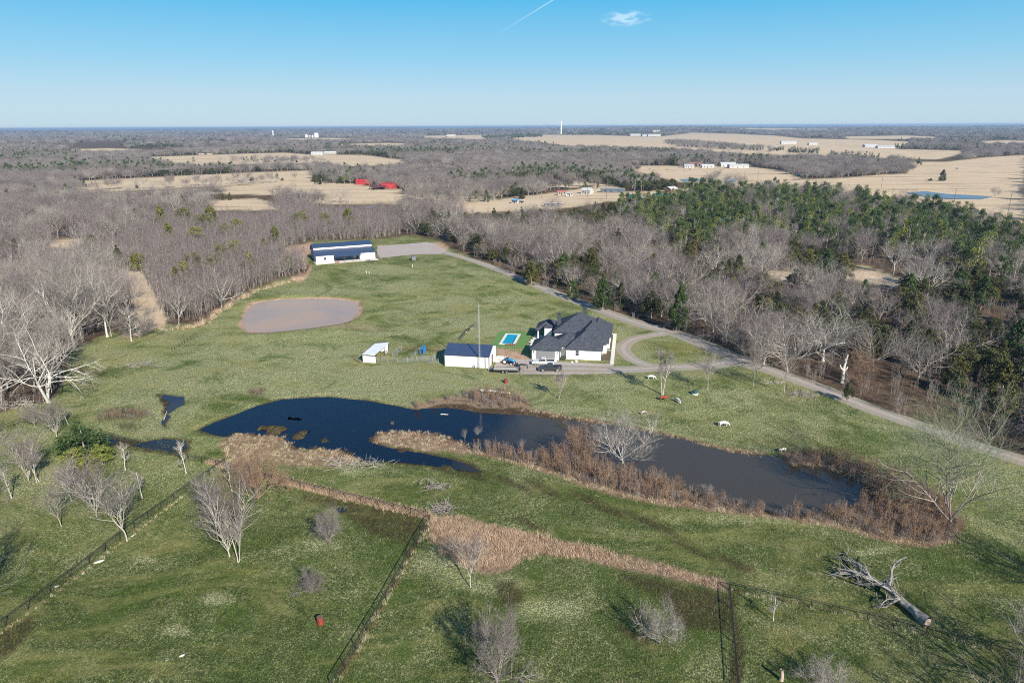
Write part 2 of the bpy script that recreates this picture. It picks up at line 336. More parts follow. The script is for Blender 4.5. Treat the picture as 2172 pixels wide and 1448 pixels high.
def band(x, y, P, wpx=3.0, closed=True):
    """1 inside an outline, falling to 0 across a soft edge"""
    s = sdf(x, y, P); return 1 - sstep(-wpx, wpx, s)
def build_ground():
    rad = [3, 20, 40]; d = 52.0
    while d < 260: rad.append(d); d += 0.62 if d > 62 else 2.5
    while d < 60000: rad.append(d); d *= 1.021
    rad.append(60000.0); rad = np.array(rad)
    an = np.concatenate([np.linspace(-180, -62, 18, endpoint=False), np.linspace(-62, -44, 30, endpoint=False), np.linspace(-44, 44, 470, endpoint=False), np.linspace(44, 62, 30, endpoint=False), np.linspace(62, 180, 18, endpoint=False)]) * math.pi / 180
    na = len(an); nr = len(rad)
    A, Rr = np.meshgrid(an, rad); X = (Rr * np.sin(A)).ravel(); Y = (Rr * np.cos(A)).ravel()
    Z = height(X, Y)
    V = np.stack([X, Y, Z], 1)
    i = np.arange(nr - 1)[:, None] * na; j = np.arange(na)[None, :]; j2 = (j + 1) % na
    F = np.stack([i + j, i + j2, i + na + j2, i + na + j], -1).reshape(-1, 4)
    V = np.vstack([V, [[0, 0, 0.0]]]); c = len(V) - 1
    me = mkmesh('ground', V, F, GROUND_MAT, smooth=True)
    bm = None
    # zone weights
    px, py = toimg(V[:, 0], V[:, 1]); vis = V[:, 1] > 10
    n1 = vnoise(V[:, 0], V[:, 1], 3.0, 8); n2 = vnoise(V[:, 0], V[:, 1], 11, 9)
    dd = np.hypot(V[:, 0], V[:, 1])
    near = dd < 450
    k = np.where(near, 1500 / np.maximum(dd, 60), 1.0)      # image pixels per metre, roughly
    jx = px + n1 * k * 0.5 + n2 * k * 0.9; jy = py + (n1 * 0.25 + n2 * 0.4) * k
    z = np.zeros(len(V))
    straw = z.copy(); dirt = z.copy(); litter = z.copy(); wet = z.copy(); pale = z.copy(); olive = z.copy(); bank = z.copy()
    home = 1 - sstep(-4, 4, sdf(jx, jy, HOMEFIELD)); home[~vis] = 1
    litter = (1 - home) * vis
    for kk, P in FIELDS.items():
        b = 1 - sstep(-1.2, 1.2, sdf(px, py, P)) if kk not in 'jkl' else band(jx, jy, P, 3); straw = np.maximum(straw, b)
    tr_ = band(jx, jy, TRAIL, 4); straw = np.maximum(straw, tr_); dirt = np.maximum(dirt, 0.45 * tr_); straw *= vis
    litter = litter * (1 - straw)
    for i_, P in enumerate(DIRT): dirt = np.maximum(dirt, (0.3 if i_ == 2 else 1.0) * band(jx, jy, P, 4))
    for ln in ([(1150,872),(1300,890),(1450,920),(1560,943),(1650,958)], [(100,880),(230,820),(370,770),(480,718),(520,702)], [(640,785),(760,800),(900,806),(1040,812),(1180,822)], [(560,835),(420,790),(360,760)], [(960,560),(1050,600),(1180,650),(1280,690)], [(560,740),(700,712),(900,700)]):
        pale = np.maximum(pale, 0.9 * (1 - sstep(0.5, 4.5, polydist(jx, jy, np.array(ln, float), False))))
    for P in MUD: wet = np.maximum(wet, 0.75 * band(jx, jy, P, 9))
    wet = np.maximum(wet, band(jx, jy, MARSH, 3)); wet = np.maximum(wet, 0.9 * band(jx, jy, MARSH2, 4))
    for cx, cy, rx, ry in DARKSPOT: wet = np.maximum(wet, 0.7 * (1 - sstep(0.4, 1.1, np.hypot((jx - cx) / rx, (jy - cy - 0.45 * (jx - cx)) / ry))))
    for cx, cy, rx, ry in PALE: pale = np.maximum(pale, 1 - sstep(0.2, 1.2, np.hypot((jx - cx) / rx, (jy - cy) / ry)))
    for cx, cy, rx, ry in OLIVE: olive = np.maximum(olive, 1 - sstep(0.2, 1.2, np.hypot((jx - cx) / rx, (jy - cy) / ry)))
    for P in (BANK, NBANK, WESTBANK, NSHRUB): bank = np.maximum(bank, band(jx, jy, P, 5))
    bank = np.maximum(bank, band(jx, jy, REEDZONE, 6)); bank = np.maximum(bank, 0.8 * band(jx, jy, STRAWLINE, 4))
    t = sdf(V[:, 0], V[:, 1], PTR); s = sdf(V[:, 0], V[:, 1], PLR)
    dirt = np.maximum(dirt, (1 - sstep(0.6, 1.8, t + n1 * 0.8)) * (dd < 300))
    olive = np.maximum(olive, (1 - sstep(2, 7, t + n1 * 2)) * 0.7 * (dd < 300))
    wet = np.maximum(wet, (1 - sstep(0.3, 1.6, s + n1 * 0.5)) * 0.9 * (dd < 260))
    # broad pale-to-green change: rougher pale pasture in the middle distance, greener close by
    mid = sstep(95, 150, dd) * (1 - 0.4 * sstep(250, 330, dd)); mid = np.clip(mid + 0.15 * n2, 0, 1)
    for nm, arr in (('straw', straw), ('dirt', dirt), ('litter', litter), ('wet', wet), ('pale', pale), ('olive', olive), ('bank', bank), ('mid', mid)):
        a = me.attributes.new(nm, 'FLOAT', 'POINT'); a.data.foreach_set('value', np.clip(arr, 0, 1).astype(np.float32))
    o = ob('ground', me); tagobj(o, kind='structure'); return o

def ground_material():
    t = NT('ground_pasture'); p = t.pos(); L = {}
    for nm in ('straw', 'dirt', 'litter', 'wet', 'pale', 'olive', 'bank', 'mid'):
        L[nm] = t.n('ShaderNodeAttribute', attribute_name=nm).outputs['Fac']
    pv = t.mapv(p, (1, 0.75, 1), (0, 0, 0.35))
    fine = t.noise(5.5, 4, 0.72, pv, 0.6); fleck = t.noise(2.1, 5, 0.75, pv, 1.0); clump = t.noise(0.55, 5, 0.7, pv, 0.8); patch = t.noise(0.075, 5, 0.62, p, 1.2); big = t.noise(0.021, 3, 0.5, p)
    green_d = (0.064, 0.086, 0.024, 1); green = (0.155, 0.198, 0.066, 1); pale_c = (0.47, 0.46, 0.24, 1); straw_c = (0.50, 0.40, 0.28, 1)
    g1 = t.mix(t.ramp(clump, 0.33, 0.66), green_d, green)
    g1 = t.mix(t.math('MULTIPLY', t.ramp(patch, 0.4, 0.68), 0.6), g1, (0.115, 0.135, 0.045, 1))
    broad = t.noise(0.032, 4, 0.6, t.mapv(p, (1, 1.7, 1), (0, 0, 0.5)), 1.6); tuftn = t.noise(0.9, 5, 0.75, t.mapv(p, (0.7, 1.6, 1), (0, 0, 0.25)), 1.5)
    broad = t.math('ADD', broad, t.math('MULTIPLY', t.math('SUBTRACT', tuftn, 0.5), 0.34))
    midc = t.mix(t.ramp(broad, 0.41, 0.60), (0.112, 0.158, 0.036, 1), (0.53, 0.53, 0.225, 1))
    midc = t.mix(t.math('MULTIPLY', t.ramp(t.noise(0.017, 5, 0.62, t.mapv(p, (1, 1.5, 1), (0, 0, 0.5)), 1.6), 0.52, 0.66), t.ramp(tuftn, 0.3, 0.6)), midc, (0.46, 0.39, 0.19, 1))
    g1 = t.mix(t.math('MULTIPLY', L['mid'], 0.8), g1, midc)
    g1 = t.mix(t.math('MULTIPLY', L['pale'], t.ramp(broad, 0.25, 0.6)), g1, (0.50, 0.485, 0.25, 1))
    nearp = t.mix(t.ramp(broad, 0.50, 0.70), (0, 0, 0, 1), (1, 1, 1, 1)); g1 = t.mix(t.math('MULTIPLY', nearp, 0.35), g1, (0.26, 0.27, 0.12, 1))
    # bleached blades among the green: more of them in the middle distance and in the pale patches
    amt = t.math('ADD', t.math('MULTIPLY', L['mid'], 0.13), t.math('MULTIPLY', L['pale'], 0.24))
    thr = t.math('ADD', t.math('ADD', fleck, amt), t.math('MULTIPLY', t.math('SUBTRACT', patch, 0.5), 0.85))
    g2 = t.mix(t.math('MULTIPLY', t.ramp(thr, 0.50, 0.72), 0.85), g1, pale_c)
    g2 = t.mix(t.math('MULTIPLY', t.ramp(fine, 0.55, 0.8), 0.5), g2, (0.27, 0.26, 0.12, 1))
    g2 = t.mix(t.math('MULTIPLY', t.ramp(fine, 0.47, 0.25), 0.75), g2, (0.022, 0.032, 0.010, 1))
    g2 = t.mix(t.math('MULTIPLY', t.ramp(t.noise(0.035, 6, 0.7, t.mapv(p, (1, 2.2, 1), (0, 0, 0.5)), 1.5), 0.50, 0.64), 0.62), g2, (0.235, 0.215, 0.08, 1))
    g2 = t.mix(t.math('MULTIPLY', t.ramp(t.noise(0.05, 5, 0.68, p, 2.0), 0.52, 0.64), 0.62), g2, (0.055, 0.090, 0.018, 1))
    g3 = t.mix(t.math('MULTIPLY', t.math('MULTIPLY', L['olive'], 0.6), t.ramp(fleck, 0.4, 0.62)), g2, (0.21, 0.185, 0.05, 1))
    g3 = t.mix(t.math('MULTIPLY', t.ramp(t.noise(0.11, 6, 0.72, p, 1.8), 0.60, 0.70), t.math('MULTIPLY', t.ramp(fleck, 0.35, 0.6), 0.55)), g3, (0.25, 0.185, 0.11, 1))
    bk = t.mix(t.ramp(fleck, 0.35, 0.65), (0.13, 0.08, 0.05, 1), (0.34, 0.25, 0.17, 1))
    g3 = t.mix(L['bank'], g3, bk)
    wetc = t.mix(t.ramp(fleck, 0.35, 0.6), (0.022, 0.014, 0.010, 1), (0.065, 0.045, 0.028, 1))
    g3 = t.mix(t.math('MULTIPLY', L['wet'], t.ramp(clump, 0.15, 0.5)), g3, wetc)
    dc = t.mix(t.ramp(clump, 0.3, 0.7), (0.34, 0.19, 0.12, 1), (0.46, 0.33, 0.24, 1))
    g3 = t.mix(t.math('MULTIPLY', L['dirt'], t.ramp(clump, 0.1, 0.45)), g3, dc)
    lit = t.mix(t.ramp(clump, 0.35, 0.65), (0.045, 0.033, 0.025, 1), (0.13, 0.09, 0.062, 1))
    lit = t.mix(t.math('MULTIPLY', t.ramp(patch, 0.5, 0.7), 0.5), lit, (0.24, 0.15, 0.10, 1))
    g3 = t.mix(L['litter'], g3, lit)
    sc = t.mix(t.ramp(patch, 0.35, 0.65), straw_c, (0.52, 0.385, 0.25, 1)); sc = t.mix(t.math('MULTIPLY', t.ramp(big, 0.5, 0.62), 0.4), sc, (0.36, 0.30, 0.20, 1))
    strk = t.noise(0.02, 4, 0.6, t.mapv(p, (0.35, 3.0, 1), (0, 0, -0.15)))
    sc = t.mix(t.math('MULTIPLY', t.ramp(strk, 0.56, 0.66), 0.6), sc, (0.23, 0.15, 0.10, 1))
    g3 = t.mix(L['straw'], g3, sc)
    h = t.math('ADD', t.math('MULTIPLY', fleck, 0.7), t.math('ADD', t.math('MULTIPLY', fine, 0.25), t.math('MULTIPLY', clump, 1.0)))
    t.bump(h, 1.0, 0.28)
    return t.fin(g3, 1.0, spec=0.0)
GROUND_MAT = ground_material()
ground = build_ground()

def water_mat(name, deep, murk, split=None, rough=0.06, spec=0.32):
    t = NT(name); p = t.pos(); n = t.noise(0.06, 4, 0.6, p, 0.5)
    if split:   # clear dark shallows at one end, stirred brown water at the other
        sx = t.n('ShaderNodeSeparateXYZ'); t.l(p, sx.inputs[0]); f = t.math('ADD', t.math('MULTIPLY', t.math('SUBTRACT', sx.outputs[0], split[0]), 1 / split[1]), t.math('MULTIPLY', t.math('SUBTRACT', n, 0.5), 1.6))
        c = t.mix(t.ramp(f, 0.1, 0.9), deep, murk)
        w = t.noise(0.8, 5, 0.7, p, 1.0); c = t.mix(t.math('MULTIPLY', t.ramp(w, 0.62, 0.74), t.ramp(n, 0.5, 0.6)), c, (0.05, 0.035, 0.025, 1))
    else: c = t.mix(t.ramp(n, 0.35, 0.65), deep, murk)
    t.bump(t.noise(2.2, 3, 0.6, t.mapv(p, (1, 0.45, 1), (0, 0, 0.5))), 0.06, 0.05)
    return t.fin(c, rough, spec=spec)
def sheet(name, P, z, mat, kind='structure', parent=None):
    bm = bmesh.new(); vs = [bm.verts.new((p[0], p[1], z)) for p in P]; e = [bm.edges.new((vs[i], vs[(i + 1) % len(vs)])) for i in range(len(vs))]
    bmesh.ops.triangle_fill(bm, use_beauty=True, edges=e)
    for f in bm.faces:
        if f.normal.z < 0: f.normal_flip()
    me = bpy.data.meshes.new(name); bm.to_mesh(me); bm.free(); me.materials.append(mat); o = ob(name, me, parent)
    if kind: o['kind'] = kind
    return o
def grow_poly(P, d):   # outline pushed outwards so that the bank, not the sheet's rim, draws the shore
    P = np.array(P); n = len(P); area = 0.5 * np.sum(P[:, 0] * np.roll(P[:, 1], -1) - np.roll(P[:, 0], -1) * P[:, 1])
    T = np.roll(P, -1, 0) - np.roll(P, 1, 0); T /= np.linalg.norm(T, axis=1)[:, None] + 1e-9
    Nn = np.stack([T[:, 1], -T[:, 0]], 1) * (1 if area > 0 else -1); return P + Nn * d
sheet('pond_water', grow_poly(PLW, 0.35), WATER_L + 0.12, water_mat('pond_water_dark', (0.003, 0.005, 0.012, 1), (0.050, 0.040, 0.026, 1), (-14.0, 30.0), 0.07))
sheet('pond_water', grow_poly(PTW, 0.25), WATER_T + 0.10, water_mat('pond_water_clay', (0.40, 0.245, 0.135, 1), (0.31, 0.215, 0.155, 1), rough=0.06, spec=0.3))
dk = water_mat('puddle_water', (0.004, 0.008, 0.02, 1), (0.03, 0.025, 0.02, 1))
farw = water_mat('far_pond_water', (0.10, 0.13, 0.17, 1), (0.14, 0.16, 0.19, 1), rough=0.3, spec=0.2)
for P in ([(345,838),(392,842),(388,860),(366,872),(355,878),(352,868),(360,855),(348,848)], [(352,880),(360,884),(352,900),(344,902),(347,890)],
          [(305,938),(350,930),(395,936),(400,952),(365,960),(320,952),(280,945)], [(222,925),(250,938),(240,944),(212,932)],
          [(680,1110),(700,1112),(702,1124),(688,1126),(676,1118)], [(705,1078),(730,1079),(732,1087),(712,1089)], [(915,1076),(950,1078),(952,1088),(925,1090)]):
    Q = wob(Gp(P), 5, 0.5, 1.5); z = max(hz(a, b) for a, b in Q[::3]) + 0.012; sheet('puddle', Q, z, dk)
for P in ([(1925,408),(1965,406),(2010,412),(2060,414),(2105,418),(2080,423),(2010,422),(1960,417),(1935,413)], [(1535,381),(1560,381),(1562,387),(1538,388)], [(1440,381),(1478,379),(1500,384),(1450,386)], [(1885,363),(1905,363),(1900,368),(1882,367)], [(770,440),(790,438),(796,441),(778,443)]):
    Q = wob(Gp(P), 6, 1.0, 8); z = max(hz(a, b) for a, b in Q[::2]) + 0.15; sheet('far_pond', Q, z, farw)

# ------------------------------------------------------------------ gravel road and drives
def smooth_path(pts, step=2.0):
    P = [np.array(p, float) for p in pts]; out = []
    for i in range(len(P) - 1):
        p0 = P[max(i - 1, 0)]; p1 = P[i]; p2 = P[i + 1]; p3 = P[min(i + 2, len(P) - 1)]; m = max(2, int(np.linalg.norm(p2 - p1) / step))
        for j in range(m):
            t = j / m; out.append(0.5 * ((2 * p1) + (-p0 + p2) * t + (2 * p0 - 5 * p1 + 4 * p2 - p3) * t * t + (-p0 + 3 * p1 - 3 * p2 + p3) * t ** 3))
    out.append(P[-1]); return np.array(out)
def ribbon(name, path, width, mat, lift=0.05, k=1, edge=0.25, nx=6, kind='structure'):
    P = smooth_path(path, 1.2); T = np.gradient(P, axis=0); T /= np.linalg.norm(T, axis=1)[:, None]; N = np.stack([T[:, 1], -T[:, 0]], 1)
    wd = np.interp(np.linspace(0, 1, len(P)), np.linspace(0, 1, len(width)), width) if hasattr(width, '__len__') else np.full(len(P), width)
    V = []
    for j in range(nx + 1):
        f = j / nx * 2 - 1; off = f * wd / 2
        if j in (0, nx): off = off + vnoise(P[:, 0], P[:, 1], 1.7, k + j) * edge
        q = P + N * off[:, None]; V.append(np.stack([q[:, 0], q[:, 1], height(q[:, 0], q[:, 1]) + lift * (1 if 0 < j < nx else 0.1)], 1))
    V = np.array(V); m = len(P); V = V.reshape(-1, 3)
    F = [(j * m + i, j * m + i + 1, (j + 1) * m + i + 1, (j + 1) * m + i) for j in range(nx) for i in range(m - 1)]
    me = mkmesh(name, V, np.array(F), mat, smooth=True)
    # crown weight: 0 at the edges, 1 in the middle (wheel tracks)
    cr = np.repeat(np.abs(np.linspace(-1, 1, nx + 1)), m); a = me.attributes.new('across', 'FLOAT', 'POINT'); a.data.foreach_set('value', cr.astype(np.float32))
    o = ob(name, me); o['kind'] = kind; return o
def gravel_mat(name, c0, c1, tracks=True):
    t = NT(name); p = t.pos(); n = t.noise(0.9, 5, 0.7, p, 0.5); f = t.noise(7, 3, 0.7, p); b = t.noise(0.12, 3, 0.6, p)
    c = t.mix(t.ramp(n, 0.3, 0.7), c0, c1); c = t.mix(t.math('MULTIPLY', t.ramp(f, 0.5, 0.75), 0.4), c, tuple(min(1, x * 1.3) for x in c1[:3]) + (1,))
    c = t.mix(t.math('MULTIPLY', t.ramp(b, 0.45, 0.65), 0.5), c, (0.36, 0.26, 0.20, 1)); c = t.mix(t.math('MULTIPLY', t.ramp(t.noise(0.35, 5, 0.7, t.mapv(p, (0.5, 2.2, 1), (0, 0, 0.2))), 0.55, 0.7), 0.35), c, (0.22, 0.19, 0.15, 1))
    if tracks:
        a = t.n('ShaderNodeAttribute', attribute_name='across').outputs['Fac']; e = t.math('ADD', a, t.math('MULTIPLY', t.math('SUBTRACT', n, 0.5), 0.5))
        c = t.mix(t.math('MULTIPLY', t.ramp(e, 0.25, 0.0), 0.4), c, (0.17, 0.17, 0.10, 1)); c = t.mix(t.ramp(e, 0.86, 1.02), c, (0.20, 0.19, 0.10, 1))
    t.bump(f, 0.4, 0.05); return t.fin(c, 0.95, spec=0.15)
GRAVEL = gravel_mat('road_gravel', (0.27, 0.235, 0.21, 1), (0.385, 0.335, 0.30, 1))
PADGR = gravel_mat('drive_gravel', (0.29, 0.255, 0.235, 1), (0.40, 0.355, 0.325, 1), False)
rp = [G(*q)[:2] for q in ((2300,1020),(2172,978),(2060,942),(1960,905),(1850,868),(1740,824),(1650,792),(1600,772),(1540,750),(1480,725),(1420,703),(1350,684),(1270,655),(1180,620),(1080,580),(1000,552),(950,537),(915,527))]
ribbon('gravel_road', rp, [5.6, 5.4, 5.6, 6.5, 6.5, 6.2, 5.8, 5.6, 5.6, 5.6, 6.5], GRAVEL, 0.07, 1)
ribbon('driveway', [G(*q)[:2] for q in ((1075,785),(1120,783),(1180,781),(1260,783),(1340,783),(1420,779),(1500,775),(1560,768),(1620,782))], [6.5, 6.5, 6.0, 5.6, 5.2, 5.2, 5.4, 6.5, 6], GRAVEL, 0.062, 21)
ribbon('driveway', [G(*q)[:2] for q in ((1400,781),(1360,770),(1333,756),(1322,738),(1338,722),(1375,712),(1430,706),(1490,722))], [4.0, 4.2, 4.4, 4.6, 4.6, 4.6, 4.6, 5], GRAVEL, 0.054, 31)
def pad(name, pts, mat, lift=0.05, k=3, amp=0.4, step=2.5):
    Q = wob(Gp(pts), k, amp, step); c = Q.mean(0); z = hz(*c) + lift; return sheet(name, Q, z, mat)
pad('parking_pad', [(800,522),(850,519),(905,514),(925,518),(948,532),(935,539),(880,540),(805,548),(800,540)], PADGR, 0.12, 5)
pad('parking_pad', [(1040,786),(1058,762),(1130,762),(1200,768),(1300,772),(1300,792),(1180,795),(1080,792)], PADGR, 0.03, 6, 0.3, 1.5)
# ------------------------------------------------------------------ vegetation prototypes
def bark(name, c, var=0.35):
    t = NT(name); r = t.n('ShaderNodeObjectInfo').outputs['Random']; n = t.noise(1.3, 3, 0.6, t.objco())
    a = tuple(x * (1 - var) for x in c) + (1,); b = tuple(min(1, x * (1 + var * 0.6)) for x in c) + (1,)
    return t.fin(t.mix(t.math('ADD', t.math('MULTIPLY', r, 0.6), t.math('MULTIPLY', t.ramp(n, 0.35, 0.65), 0.4)), a, b), 0.9, spec=0.1)
def leafm(name, c, c2, var=0.3):
    t = NT(name); r = t.n('ShaderNodeObjectInfo').outputs['Random']; n = t.noise(0.55, 3, 0.6, t.objco())
    k = t.mix(t.ramp(n, 0.35, 0.65), tuple(c) + (1,), tuple(c2) + (1,))
    hsv = t.n('ShaderNodeHueSaturation'); t.l(k, hsv.inputs['Color']); t.l(t.math('ADD', t.math('MULTIPLY', r, var * 2), 1 - var), hsv.inputs['Value']); t.l(t.math('ADD', t.math('MULTIPLY', r, -0.03), 0.515), hsv.inputs['Hue'])
    return t.fin(hsv.outputs[0], 0.8, spec=0.15)
BARK_PALE = bark('pale_bark', (0.43, 0.39, 0.34), 0.25)
BARK_WHITE = bark('white_bark', (0.56, 0.53, 0.48), 0.15)
BARK_MID = bark('grey_bark', (0.31, 0.27, 0.24), 0.3)
TWIG_GREY = bark('grey_twigs', (0.20, 0.176, 0.163), 0.35)
TWIG_PALE = bark('pale_twigs', (0.27, 0.24, 0.215), 0.2)
TWIG_MAUVE = bark('mauve_twigs', (0.178, 0.145, 0.145), 0.3)
TWIG_RUST = bark('rust_twigs', (0.26, 0.17, 0.115), 0.25)
TWIG_BUD = bark('budding_twigs', (0.20, 0.23, 0.13), 0.25)
PINE_M = leafm('pine_needles', (0.038, 0.064, 0.020), (0.085, 0.122, 0.040))
PINE_Y = leafm('young_pine_needles', (0.10, 0.125, 0.025), (0.16, 0.18, 0.04))
CEDAR_M = leafm('cedar_foliage', (0.035, 0.045, 0.018), (0.072, 0.075, 0.028))
CEDAR_O = leafm('bronze_cedar_foliage', (0.07, 0.065, 0.022), (0.13, 0.12, 0.035))
EVERG_FAR = leafm('far_evergreen_foliage', (0.03, 0.045, 0.022), (0.05, 0.07, 0.03))

class TG:
    """collects branch tubes and twig slivers as triangles"""
    def __init__(s): s.V = []; s.F = []; s.n = 0
    def tube(s, pts, rad, sides):
        pts = np.asarray(pts); n = len(pts); T = np.gradient(pts, axis=0); T /= np.linalg.norm(T, axis=1)[:, None] + 1e-9
        ref = np.array([0.3, 0.5, 0.81]) if abs(T[0] @ np.array([0.3, 0.5, 0.81])) < 0.9 else np.array([1., 0, 0])
        A = np.cross(T, ref); A /= np.linalg.norm(A, axis=1)[:, None] + 1e-9; B = np.cross(T, A)
        an = np.arange(sides) * 2 * math.pi / sides
        V = pts[:, None, :] + (A[:, None, :] * np.cos(an)[None, :, None] + B[:, None, :] * np.sin(an)[None, :, None]) * np.asarray(rad)[:, None, None]
        i = np.arange(n - 1)[:, None] * sides; j = np.arange(sides)[None]; j2 = (j + 1) % sides
        a = (i + j).ravel(); b = (i + j2).ravel(); c = (i + sides + j2).ravel(); d = (i + sides + j).ravel()
        s.V.append(V.reshape(-1, 3)); s.F.append(np.concatenate([np.stack([a, b, c], 1), np.stack([a, c, d], 1)]) + s.n); s.n += n * sides
    def sliver(s, p, d, L, w, r):
        q = np.cross(d, r.normal(size=3)); q /= np.linalg.norm(q) + 1e-9
        m = p + d * L * 0.55 + r.normal(size=3) * L * 0.06; e = p + d * L + r.normal(size=3) * L * 0.10
        s.V.append(np.array([p - q * w, p + q * w, m + q * w * 0.6, m - q * w * 0.6, e])); s.F.append(np.array([[0, 1, 2], [0, 2, 3], [3, 2, 4]]) + s.n); s.n += 5
    def mesh(s, name, mat):
        return mkmesh(name, np.concatenate(s.V), np.concatenate(s.F), mat)
def unit(v): return v / (np.linalg.norm(v) + 1e-9)
def grow_line(r, p, d, L, segs, wob_, up):
    pts = [p]; 
    for i in range(segs):
        d = unit(d + r.normal(size=3) * wob_ + np.array([0, 0, up])); p = p + d * L / segs; pts.append(p)
    return np.array(pts), d
def bare_tree(seed, H=14.0, spread=0.95, trunk_h=0.28, limbs=6, rad=0.3, twig=TWIG_GREY, barkm=BARK_PALE, up=0.10, dens=1.0, tw=0.022, stems=1, lean=0.0, droop=0.0, n2=6, n3=5, n4=4, el_=None, ll=1.0):
    """a leafless tree: trunk with its main limbs, and a crown of branches and twigs"""
    r = np.random.default_rng(seed); T = TG(); C = TG(); B = TG()
    for st in range(stems):
        base = np.array([0., 0, -0.15]) + (r.normal(size=3) * [0.35, 0.35, 0] if stems > 1 else 0)
        d0 = unit(np.array([r.normal() * (0.08 + 0.12 * (stems > 1)) + lean, r.normal() * (0.08 + 0.12 * (stems > 1)), 1.0]))
        Lt = H * (trunk_h if spread > 0.5 else 0.62) * r.uniform(0.9, 1.1)
        pts, dt = grow_line(r, base, d0, Lt, 6, 0.05, 0.03)
        R0 = rad / math.sqrt(stems); rt = np.linspace(R0, R0 * 0.68, 7); rt[0] *= 1.35
        T.tube(pts, rt, 8)
        starts = []
        for k in range(limbs):
            if spread > 0.5:
                f = r.uniform(0.72, 1.0) if k > 1 else 1.0
            else: f = r.uniform(0.35, 1.0)
            idx = f * 6; i = int(min(idx, 5)); p = pts[i] + (pts[i + 1] - pts[i]) * (idx - i)
            az = 2 * math.pi * (k + r.uniform(-0.3, 0.3)) / limbs; el = r.uniform(0.35, 0.95) if spread > 0.5 else r.uniform(0.7, 1.15)
            if el_: el = r.uniform(*el_)
            if k == 0: el = 1.35
            dl = np.array([math.cos(az) * math.cos(el), math.sin(az) * math.cos(el), math.sin(el)])
            Ll = (H - Lt) * (0.82 + 0.25 * r.random()) * (0.75 + 0.4 * spread * (1 - math.sin(el) * 0.3)) * (1.0 if spread > 0.5 else 0.85 * (1.3 - f * 0.6)) * ll
            starts.append((p, dl, Ll, R0 * r.uniform(0.30, 0.46)))
        for p, dl, Ll, rl in starts:
            lp, de = grow_line(r, p, dl, Ll, 7, 0.13, up * 0.6 - droop); rr = np.linspace(rl, rl * 0.16, 8)
            T.tube(lp, rr, 6)
            for b in range(int(n2 * dens) + 1):
                f = r.uniform(0.22, 1.0); idx = f * 7; i = int(min(idx, 6)); q = lp[i] + (lp[i + 1] - lp[i]) * (idx - i); ta = unit(lp[i + 1] - lp[i])
                side = unit(np.cross(ta, r.normal(size=3))); db = unit(ta * r.uniform(0.5, 1.0) + side * r.uniform(0.6, 1.0) + [0, 0, up]); Lb = Ll * r.uniform(0.32, 0.5) * (1.25 - 0.55 * f); rb = rl * (1 - 0.84 * f) * 0.6 + 0.012
                bp, _ = grow_line(r, q, db, Lb, 4, 0.17, up - droop); rb = max(rb * 1.3, tw * 1.05); B.tube(bp, np.linspace(rb, max(tw * 0.55, rb * 0.3), 5), 4)
                for c in range(int(n3 * dens) + 1):
                    f2 = r.uniform(0.15, 1.0); idx = f2 * 4; i = int(min(idx, 3)); q2 = bp[i] + (bp[i + 1] - bp[i]) * (idx - i); tb = unit(bp[i + 1] - bp[i])
                    dc = unit(tb * r.uniform(0.5, 1.0) + unit(np.cross(tb, r.normal(size=3))) * r.uniform(0.5, 1.0) + [0, 0, up]); Lc = Lb * r.uniform(0.4, 0.65); rc = max(0.010, rb * 0.35)
                    cp, _ = grow_line(r, q2, dc, Lc, 3, 0.2, up); C.tube(cp, np.linspace(rc, 0.007, 4), 3)
                    for e in range(int(n4 * dens) + 1):
                        f3 = r.uniform(0.1, 1.0); idx = f3 * 3; i = int(min(idx, 2)); q3 = cp[i] + (cp[i + 1] - cp[i]) * (idx - i); tc = unit(cp[i + 1] - cp[i])
                        de_ = unit(tc * r.uniform(0.4, 1.0) + unit(np.cross(tc, r.normal(size=3))) * r.uniform(0.3, 0.9) + [0, 0, up]); C.sliver(q3, de_, Lc * r.uniform(0.5, 0.9), tw / 2, r)
    bm_ = B.mesh('branches', barkm); cm_ = C.mesh('twigs', twig)
    return T.mesh('trunk', barkm), joinmesh('crown', [(bm_, [0, 0, 0], 1, 0), (cm_, [0, 0, 0], 1, 0)])

